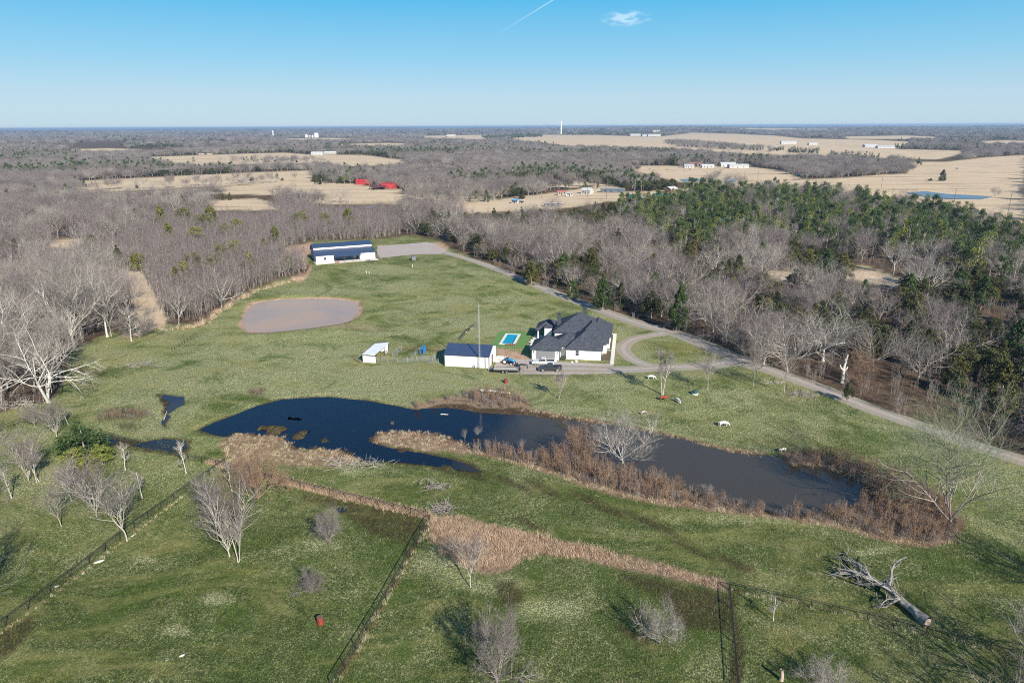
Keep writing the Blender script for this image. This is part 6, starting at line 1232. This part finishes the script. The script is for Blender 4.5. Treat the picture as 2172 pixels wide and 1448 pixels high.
# fallen tree: butt at lower right, crown of broken limbs to the upper left
a = at(1966, 1326); b = at(1868, 1252); d = (b - a); yaw = math.atan2(d.y, d.x); Lf = d.length
e = empty('fallen_tree', 'large uprooted grey dead tree lying on the grass with its broken limbs in the air', 'fallen tree', a, yaw); rf = np.random.default_rng(77)
FALM = simple('weathered_grey_bark', (0.31, 0.285, 0.25), 0.9, var=0.25, scale=1.2, bump=0.6)
Lf_ = Lf
ob('trunk', rough_trunk([([(0, 0, 0.5), (0.9, 0.12, 0.5), (1.8, 0.02, 0.6), (2.6, -0.08, 0.62), (3.6, 0.08, 0.72), (4.4, -0.12, 0.8), (5.2, 0.06, 0.9), (Lf_, 0.1, 1.0), (Lf_ + 2.2, 0.5, 1.1)], 0.66, 0.26)]), e)
m = MB(); m.lathe([(0.55, -0.04), (0.55, 0.02)], (0, 0, 0), 12, Matrix.Translation((-0.02, 0, 0.5)) @ Matrix.Rotation(math.pi / 2, 4, 'Y')); m.build('cut_face', simple('fresh_cut_wood', (0.40, 0.32, 0.25), 0.9, var=0.3, bump=0.4), e)
C = TG(); S2 = []
base_pts = [(Lf_ * 0.55, 0, 0.8), (Lf_ - 1.0, 0, 0.9), (Lf_, 0.1, 1.0), (Lf_ + 1.0, 0.3, 1.05), (Lf_ + 2.2, 0.5, 1.1)]
for k in range(17):
    p = np.array(base_pts[k % 5], float); az = rf.uniform(-0.95, 1.25); el = rf.uniform(-0.05, 0.42) * (1 if k % 3 else 2.4); dd_ = np.array([math.cos(az) * math.cos(el), math.sin(az) * math.cos(el), math.sin(el)]); L = rf.uniform(2.6, 7.5) * (1.15 - 0.3 * abs(az))
    pts, de = grow_line(rf, p, dd_, L, 6, 0.2, -0.05); pts[:, 2] = np.maximum(pts[:, 2], 0.12); r0 = rf.uniform(0.15, 0.30); S2.append((pts, r0, 0.05))
    for j in range(7):
        i = rf.integers(1, 6); q2 = pts[i]; d2 = unit(unit(pts[i + 1] - pts[i]) * 0.6 + rf.normal(size=3) * 0.7 + [0, 0, 0.15]); bp, _ = grow_line(rf, q2, d2, rf.uniform(0.8, 2.2), 4, 0.25, 0); bp[:, 2] = np.maximum(bp[:, 2], 0.05); C.tube(bp, np.linspace(0.07, 0.02, 5), 4)
        for _ in range(4): C.sliver(bp[rf.integers(1, 4)], unit(rf.normal(size=3) + [0, 0, 0.3]), rf.uniform(0.3, 0.9), 0.02, rf)
ob('limb', limbs_mesh(S2, FALM, sides=6), e); ob('twigs', C.mesh('twigs', FALM), e)
def log(name, label, p0, p1, r_, mat=SNAGM, z=None):
    a = at(*p0); b = at(*p1); mdl = (b - a); e = limbs_mesh([([(0, 0, r_), (mdl.x * 0.3, mdl.y * 0.3 + 0.12, r_ * 1.1), (mdl.x * 0.7, mdl.y * 0.7 - 0.08, r_), (mdl.x, mdl.y, r_ * 0.9)], r_, r_ * 0.6)], mat); o = ob(name, e, None, a if z is None else (a.x, a.y, z)); tagobj(o, label, 'log'); return o
log('fallen_log', 'long white fallen log lying behind the reddish brush above the pond', (1020, 830), (1082, 836), 0.33)
log('fallen_log', 'small pale log floating in the dark pond', (935, 885), (951, 885), 0.12, z=WATER_L + 0.05)
log('fallen_log', 'short weathered pole sticking up at the marsh edge', (347, 892), (354, 872), 0.1)
def brush(name, label, px_, py_, rx, ry, hgt, n, mat=BARK_MID, cat='brush pile'):
    r_ = np.random.default_rng(int(px_)); C = TG(); c = at(px_, py_)
    for k in range(n):
        p = np.array([r_.normal() * rx, r_.normal() * ry, r_.random() * hgt * 0.6]); d = unit(np.array([r_.normal(), r_.normal(), r_.normal() * 0.35 + 0.1])); bp, _ = grow_line(r_, p, d, r_.uniform(0.8, 2.4), 3, 0.25, 0); bp[:, 2] = np.maximum(bp[:, 2], 0.03); C.tube(bp, np.linspace(0.045, 0.015, 4), 4)
    return tagobj(ob(name, C.mesh(name, mat), None, c), label, cat)
brush('brush_pile', 'heap of cut grey branches beside the slim tree near the road', 1698, 838, 2.0, 1.0, 1.0, 110); brush('brush_pile', 'pale cut limbs left of the grey heap', 1645, 812, 1.5, 0.5, 0.5, 30, BARK_PALE)
brush('brush_pile', 'tangle of pale dead twigs in the marshy grass', 750, 985, 3.2, 1.2, 0.5, 120, BARK_PALE); brush('brush_pile', 'dark twig heap by the fence junction', 938, 1082, 0.8, 0.6, 1.0, 90, BARK_MID); brush('brush_pile', 'faint grey brush in the pasture before the left wood', 300, 775, 2.8, 1.0, 0.8, 90, BARK_MID)
brush('brush_pile', 'fallen dead branches under the huge dead white tree', 45, 860, 4.0, 1.6, 0.6, 110, BARK_PALE)
brush('brush_pile', 'small arching brown thorn bush below the marsh grass', 925, 1035, 1.3, 0.5, 1.3, 70, BARK_MID)
for k, (x, y, s) in enumerate(((210, 1191, 0.5), (120, 1243, 0.3), (386, 1390, 0.35), (281, 1136, 0.25), (176, 1216, 0.2))):
    q = at(x, y); m = MB(); m.lathe([(s * 0.9, 0), (s, s * 0.25), (s * 0.4, s * 0.45)], (0, 0, 0), 7); o = m.build('white_rock', bpy.data.materials['white_stone'], None, q); o.scale = (1.5 if k == 0 else 1.0, 0.55, 0.7); o.rotation_euler = (0, 0, 0.6); tagobj(o, ('long white rock lying against the diagonal fence', 'small white rock by a post of the diagonal fence', 'white rock alone in the bottom left meadow', 'white rock at the foot of the tall pale tree by the fence', 'tiny white stone right of the diagonal fence')[k], 'rock')

# ------------------------------------------------------------------ barrels, feeders
def barrel(label, px_, py_, r_, h_, tilt=0.0, extra=False):
    q = at(px_, py_); e = empty('feed_barrel', label, 'barrel', q, 0.3); M_ = Matrix.Rotation(tilt, 4, 'X'); m = MB()
    m.lathe([(r_ * 0.96, 0), (r_, 0.04), (r_, h_ * 0.32), (r_ * 1.04, h_ * 0.34), (r_, h_ * 0.36), (r_, h_ * 0.66), (r_ * 1.04, h_ * 0.68), (r_, h_ * 0.7), (r_, h_), (r_ * 0.9, h_), (r_ * 0.88, h_ - 0.12)], (0, 0, 0), 18, M_); m.build('drum', simple('rust_red_drum', (0.30, 0.045, 0.025), 0.6, var=0.25, scale=2), e)
    m = MB(); m.lathe([(r_ * 1.05, h_ - 0.02), (r_ * 1.05, h_ + 0.03), (r_ * 0.9, h_ + 0.03)], (0, 0, 0), 18, M_); m.build('rim', RUSTP, e)
    m = MB(); m.lathe([(r_ * 0.85, h_ - 0.1), (r_ * 0.85, h_ - 0.04)], (0, 0, 0), 14, M_); m.build('contents', BLACKM, e)
barrel('red drum feeder alone in the lower left meadow', 680, 1322, 0.40, 1.0); barrel('rust-red drum on the pasture below the trailer', 1073, 812, 0.45, 1.05)
e = empty('mineral_feeder', 'teal covered mineral feeder on the cow pasture', 'feeder', at(1474, 836), 0.4)
m = MB(); m.lathe([(0.75, 0), (0.8, 0.3), (0.6, 0.35)], (0, 0, 0), 14); m.build('base', simple('white_tub', (0.6, 0.6, 0.55), 0.6), e); m = MB(); m.lathe([(0.6, 0.36), (0.68, 0.7), (0.5, 0.95), (0.1, 1.02)], (0, 0, 0), 12); m.build('hood', simple('teal_hood', (0.015, 0.07, 0.07), 0.6), e)

# ------------------------------------------------------------------ cattle: one continuous body each
def cow(label, px_, py_, rz, col, col2=None, graze=True, s=1.0, far=False, cat='cow', at_pt=None):
    s = s * (1.0 if far else 0.78)
    q = at(px_, py_) if at_pt is None else at_pt
    V = [(0, 0, 1.05), (0.45, 0, 1.08), (0.85, 0, 1.12), (-0.45, 0, 1.06), (-0.85, 0, 1.1)]; Rr = [(.36, .42), (.34, .42), (.27, .36), (.36, .44), (.30, .38)]
    E_ = [(0, 1), (1, 2), (0, 3), (3, 4)]
    if graze: V += [(1.15, 0, 0.95), (1.4, 0, 0.55), (1.55, 0, 0.25), (1.68, 0, 0.10)]
    else: V += [(1.15, 0, 1.25), (1.38, 0, 1.42), (1.62, 0, 1.35), (1.82, 0, 1.24)]
    Rr += [(.2, .26), (.14, .17), (.12, .14), (.08, .08)]; E_ += [(2, 5), (5, 6), (6, 7), (7, 8)]
    for x, y, n in ((0.75, 0.2, 0), (0.75, -0.2, 0), (-0.8, 0.2, 1), (-0.8, -0.2, 1)):
        b = len(V); k = 2 if n == 0 else 4; V += [(x, y, 0.72), (x + (0.03 if n == 0 else -0.1), y, 0.42), (x, y, 0.18), (x + 0.04, y, 0.03)]; Rr += [(.14, .14), (.075, .075), (.055, .055), (.07, .06)]; E_ += [(k, b), (b, b + 1), (b + 1, b + 2), (b + 2, b + 3)]
    b = len(V); V += [(-1.15, 0, 1.15), (-1.24, 0, 0.8), (-1.25, 0, 0.5)]; Rr += [(.05, .05), (.03, .03), (.045, .045)]; E_ += [(4, b), (b, b + 1), (b + 1, b + 2)]
    me = bpy.data.meshes.new('cow_body'); me.from_pydata(V, E_, []); o = ob('cow', me, None, q, rz)
    sk = o.modifiers.new('skin', 'SKIN'); 
    for i, v in enumerate(me.skin_vertices[0].data): v.radius = Rr[i]; v.use_root = (i == 0)
    ss = o.modifiers.new('sub', 'SUBSURF'); ss.levels = 1; ss.render_levels = 1
    dg = bpy.context.evaluated_depsgraph_get(); me2 = bpy.data.meshes.new_from_object(o.evaluated_get(dg)); o.modifiers.clear(); o.data = me2
    t = NT('cow_hide'); n = t.noise(1.6, 2, 0.4, t.objco()); c = t.mix(t.ramp(n, 0.50, 0.54), col + (1,), (col2 or col) + (1,)); hide = t.fin(c, 0.8); me2.materials.clear(); me2.materials.append(hide)
    me2.polygons.foreach_set('use_smooth', np.ones(len(me2.polygons), bool))
    hd = V[6]; H_ = V[7]
    for sy in (-1, 1): m = MB(); m.add([(hd[0] - 0.02, sy * 0.12, hd[2] + 0.06), (hd[0] + 0.02, sy * 0.32, hd[2] + 0.1), (hd[0] + 0.05, sy * 0.3, hd[2]), (hd[0] + 0.04, sy * 0.12, hd[2] - 0.04)], [(0, 1, 2, 3)]); m.build('ear', hide, o)
    o.scale = (s, s, s); tagobj(o, label, cat, 'cattle grazing on the pasture' if not far else 'cattle in the far field'); return o
WH, RD, GRY, BRN, BLK = (0.55, 0.53, 0.49), (0.24, 0.05, 0.02), (0.30, 0.31, 0.33), (0.20, 0.12, 0.08), (0.03, 0.025, 0.02)
cow('white cow grazing nearest the driveway', 1381, 804, math.pi + 2.9, WH); cow('red-brown cow with a white face beside the twin-stemmed tree', 1407, 849, -0.1, RD, RD, False)
cow('grey and white cow facing the camera right of the red one', 1436, 853, -1.1, GRY, WH); cow('brown and white calf near the pond bank', 1365, 879, 0.1, BRN, WH, True, 0.75, cat='calf'); cow('large white cow alone in the middle of the pasture', 1534, 904, 0.0, WH, s=1.1); cow('white and black calf drinking at the pond edge', 1660, 958, 2.9 + 0.5, WH, BLK, True, 0.8, cat='calf')
for k, (x, y) in enumerate(((1378, 360), (1396, 358), (1415, 361), (1441, 357), (1452, 364), (1463, 361), (1386, 363), (1358, 356))):
    cow('dark brown cow, a speck among the herd in the village field', x, y, k * 1.1, BRN, s=1.2, far=True)
for k, (x, y) in enumerate(((1000, 699), (988, 707))):     # goats at the wire behind the barn
    cow('white goat at the wire fence behind the barn, ' + ('upper', 'lower')[k] + ' of two', x, y, 1.0, WH, BLK, True, 0.55, cat='goat')

# ------------------------------------------------------------------ wire fences
def fence(label, pts, h=1.3, gap=3.0, mat=FENCEM, wires=6, rail=True, postr=0.055, group=None, fork=False, stays=True, name='wire_fence'):
    P = [at(*p) for p in pts]; segs = []; e = empty(name, label, 'fence', P[0], 0, group); o0 = P[0]; posts = []; d_ = 0; 
    path = [p for p in P]; 
    for a, b in zip(path[:-1], path[1:]):
        n = max(1, round((b - a).xy.length / gap))
        for k in range(n): p = a.lerp(b, k / n); p.z = hz(p.x, p.y); posts.append(p)
    posts.append(path[-1])
    pm = None
    for k, p in enumerate(posts):
        if pm is None: m = MB(); m.tube([(0, 0, -0.2), (0, 0, h + 0.04)], postr, 6); me = mkmesh('post', np.array(m.v), m.f, mat); pm = me
        ob('post', pm, e, p - o0)
    if rail:
        m = MB(); m.tube([p - o0 + Vector((0, 0, h)) for p in posts], 0.05, 5); m.build('top_rail', mat, e)
    m = MB()
    for w_ in range(wires):
        z = h * (w_ + 0.5) / wires; m.tube([p - o0 + Vector((0, 0, z)) for p in posts], 0.011, 3, False)
    if stays:
        for a, b in zip(posts[:-1], posts[1:]):
            for j in range(10): p = a.lerp(b, (j + 0.5) / 10) - o0; m.tube([p + Vector((0, 0, 0.02)), p + Vector((0, 0, h - 0.05))], 0.007, 3, False)
    m.build('wire_netting', mat, e); return e
fence('dark pipe-topped netting fence running diagonally across the lower left meadow', [(-40, 1365), (60, 1292), (190, 1195), (285, 1120), (395, 1043), (445, 1008), (478, 985)], 1.35, 3.2)
fence('dark-topped fence with straw grass along its foot, left of the junction', [(215, 925), (400, 975), (520, 1003), (700, 1050), (908, 1101)], 1.35, 3.4)
fence('netting fence running from the junction down to the bottom edge', [(912, 1106), (870, 1180), (800, 1305), (705, 1462)], 1.35, 3.2)
fence('netting fence from the straw bed corner down the lower right to the bottom edge', [(1546, 1252), (1553, 1330), (1566, 1470)], 1.3, 3.0)
fence('thin rail fence running right from the straw bed corner past the fallen tree', [(1546, 1250), (1720, 1288), (1900, 1328), (2100, 1378), (2260, 1420)], 1.25, 3.4, wires=4)
fence('low wire fence between the gravel road and the cow pasture', [(1640, 812), (1760, 866), (1850, 897), (1990, 935)], 1.2, 4.5, wires=4, rail=False, postr=0.045, stays=False)
fence('thin wire fence along the near side of the driveway', [(1108, 800), (1200, 801), (1320, 800), (1450, 793), (1540, 790), (1640, 812)], 1.15, 4.5, simple('grey_wire', (0.16, 0.16, 0.15), 0.6), 4, False, 0.04, stays=False)
fence('short wire fence at the far left behind the brown trees', [(-30, 925), (30, 905), (75, 885)], 1.2, 3.2, wires=4, stays=False)
fence('leaning wire fence on the pasture behind the barn', [(975, 722), (990, 706), (1008, 690)], 1.1, 2.0, wires=5, rail=True)
fence('faint old fence left of the tan pond', [(365, 745), (392, 728), (425, 712)], 1.1, 1.6, wires=2, rail=False, stays=False)

# ------------------------------------------------------------------ ground plants
def fill(poly, sp, seed, prob=1.0, jitter=0.0):
    Pw = Gp(poly); x0, y0 = Pw.min(0); x1, y1 = Pw.max(0); Q = poisson(x0, x1, y0, y1, sp, seed); m = inpoly(Q[:, 0], Q[:, 1], Pw)
    m &= np.random.default_rng(seed).random(len(Q)) < prob; Q = Q[m]; return Q
def notwater(Q, d=0.15): return Q[(sdf(Q[:, 0], Q[:, 1], PLR) > d)]
Q = fill(REEDZONE, 0.66, 801); vv = vnoise(Q[:, 0], Q[:, 1], 2.6, 41) + np.random.default_rng(1).normal(size=len(Q)) * 0.25; dq = polydist(Q[:, 0], Q[:, 1], Gp(REEDZONE)); Q = Q[(vv > -0.75) & (np.random.default_rng(2).random(len(Q)) < 0.35 + 0.5 * dq)]; PQ = place(Q, 0.7, 1.15, 3, 802); PQ[:, 3] *= 0.8 + 0.35 * vnoise(Q[:, 0], Q[:, 1], 4.0, 42); scatter('tall_dry_grass', PQ, TALL, 'bed of tall straw-coloured grass in the lower middle of the meadow', 'grass')
ln = []
for (x0, y0), (x1, y1) in (((440, 985), (520, 1004)), ((520, 1004), (700, 1051)), ((700, 1051), (908, 1102))):
    a = G(x0, y0 - 1)[:2]; b = G(x1, y1 - 1)[:2]; n = int(np.linalg.norm(b - a) / 0.35)
    for k in range(n):
        t_ = k / n; p = a + (b - a) * t_; nn = np.array([-(b - a)[1], (b - a)[0]]); nn /= np.linalg.norm(nn)
        for off in (0.35, 0.9): ln.append(p + nn * (off + np.random.uniform(-0.2, 0.2)))
scatter('fence_line_grass', place(np.array(ln), 0.75, 1.0, 3, 803), TALL, 'straw-coloured grass standing along the fence left of the junction', 'grass')
def line_tufts(pts, step, width, sc, protos, name, label, seed):
    o = []
    for (p0, p1) in zip(pts[:-1], pts[1:]):
        a = G(*p0)[:2]; b = G(*p1)[:2]; n = max(1, int(np.linalg.norm(b - a) / step)); nn = np.array([-(b - a)[1], (b - a)[0]]); nn /= np.linalg.norm(nn) + 1e-9
        for k in range(n): o.append(a + (b - a) * k / n + nn * np.random.uniform(-width, width))
    scatter(name, place(np.array(o), sc * 0.6, sc, len(protos), seed), protos, label, 'grass')
line_tufts([(0, 1345), (190, 1202), (395, 1048)], 1.2, 0.25, 0.9, [LOW[1], LOW[0]], 'fence_tufts', 'sparse straw tufts along the diagonal fence at left', 5)
line_tufts([(912, 1108), (800, 1308), (708, 1455)], 0.6, 0.4, 1.1, [LOW[1], LOW[2]], 'fence_tufts', 'brown and straw tufts along the fence running to the bottom edge', 6)
line_tufts([(1552, 1252), (1720, 1289), (1900, 1330), (2200, 1400)], 0.9, 0.35, 0.9, [LOW[1], LOW[1], LOW[2]], 'fence_tufts', 'straw tufts along the thin rail fence at lower right', 7)
line_tufts([(340, 700), (430, 692), (475, 655), (540, 618), (640, 590)], 0.9, 1.6, 1.8, [TALL[0], TALL[1], LOW[1]], 'thicket_edge_grass', 'tall straw grass along the foot of the sapling thicket', 8)
SH1 = [(985,955),(1060,955),(1130,968),(1250,990),(1344,1008),(1480,1046),(1570,1068),(1650,1090),(1720,1092),(1800,1076),(1850,1052),(1880,1060),(1990,1120),(2000,1150),(1900,1150),(1780,1118),(1640,1098),(1500,1080),(1400,1064),(1300,1042),(1180,1004),(1060,972)]
SH2 = [(1650,968),(1720,962),(1800,978),(1880,1000),(1960,1036),(2020,1080),(2045,1122),(2020,1158),(1960,1160),(1900,1130),(1860,1070),(1852,1045),(1835,1026),(1771,999),(1719,988),(1675,986)]
q1 = notwater(fill(SH1, 1.15, 811, 0.9)); q2 = notwater(fill(SH2, 1.1, 812, 0.92)); Q = np.concatenate([q1, q2])
scatter('pond_brush', place(Q, 0.55, 1.0, 4, 813), SHRUB, 'dense pinkish-brown leafless brush around the right end of the pond', 'brush')
Q = notwater(np.concatenate([fill([(1170,950),(1260,955),(1400,1000),(1420,1040),(1300,1035),(1180,990)], 1.6, 814, 0.7), fill([(780,925),(806,912),(880,914),(990,948),(900,955),(800,938)], 2.6, 815, 0.16)]))
scatter('spit_brush', place(Q, 0.8, 1.4, 4, 816), SHRUB, 'taller brush around the white tree on the spit', 'brush')
Q = notwater(np.concatenate([fill(BANK, 0.95, 821, 0.8), fill(NBANK, 0.8, 822, 0.9), fill(WESTBANK, 1.0, 823, 0.85)]), -0.3)
scatter('bank_grass', place(Q, 0.6, 1.1, 3, 824), LOW, 'matted straw and brown grass on the pond banks', 'grass')
Q = notwater(np.concatenate([fill(NSHRUB, 1.5, 831, 0.55), fill([(985,828),(1060,826),(1110,842),(1120,862),(1010,862),(980,850)], 1.2, 832, 0.7)]))
scatter('north_bank_brush', place(Q, 0.5, 0.9, 4, 833), SHRUB, 'reddish brush on the far bank below the white log', 'brush')
Q = fill([(205,880),(250,866),(310,870),(330,884),(260,892),(210,892)], 1.0, 841, 0.8); Q = np.concatenate([Q, fill([(530,826),(565,828),(562,838),(535,838)], 0.9, 842), fill([(160,778),(222,785),(215,795),(140,788)], 1.3, 843, 0.5)])
scatter('dark_brush', place(Q, 0.25, 0.45, 4, 844), SHRUB, 'low dark red brush patches in the left pasture', 'brush')
for k, (x, y) in enumerate(((832, 906), (986, 936), (1014, 930), (1032, 950), (1106, 958), (1500, 1062), (1600, 1085))):
    lone(VASE[(k + 1) % 3], 9, x, y, y - 22 - (k % 3) * 8, ('lone sapling on the tip of the spit in the pond', 'first little sapling along the pond spit', 'second little sapling along the pond spit', 'third little sapling along the pond spit', 'fourth little sapling along the pond spit', 'taller brushy sapling in the near pond bank brush', 'taller brushy sapling right of the other in the bank brush')[k], 0.9, name='sapling')
# turf: blades over the nearest meadow
T_ = poisson(-75, 75, 58, 128, 0.95, 851); tx, ty = toimg(T_[:, 0], T_[:, 1]); m = (tx > -40) & (tx < 2210) & (ty < 1500) & (sdf(T_[:, 0], T_[:, 1], PLR) > 1) & ~inpoly(tx, ty, REEDZONE) & ~inpoly(tx, ty, BANK); T_ = T_[m]; v_ = vnoise(T_[:, 0], T_[:, 1], 7, 31)
pk = np.where(v_ * 0.5 + np.random.default_rng(4).normal(size=len(T_)) * 0.6 > 0.75, 1, np.random.default_rng(6).choice([0, 2], len(T_)))
scatter('meadow_grass', place(T_, 0.6, 1.3, 3, 852, pk), TURF, 'tussocky green and bleached grass of the near meadow', 'grass')
# ------------------------------------------------------------------ haze
def haze():
    b = MB(); b.box(-30000, 30000, -3000, 52000, -24, 66)
    t = bpy.data.materials.new('haze_air'); t.use_nodes = True; n = t.node_tree; n.nodes.clear(); o = n.nodes.new('ShaderNodeOutputMaterial'); v = n.nodes.new('ShaderNodeVolumePrincipled')
    v.inputs['Color'].default_value = (0.55, 0.76, 1.0, 1); v.inputs['Density'].default_value = HAZE; v.inputs['Anisotropy'].default_value = 0.2
    n.links.new(v.outputs[0], o.inputs['Volume']); h = b.build('haze', t); h['kind'] = 'stuff'
HAZE = 8e-5
if HAZE: haze()
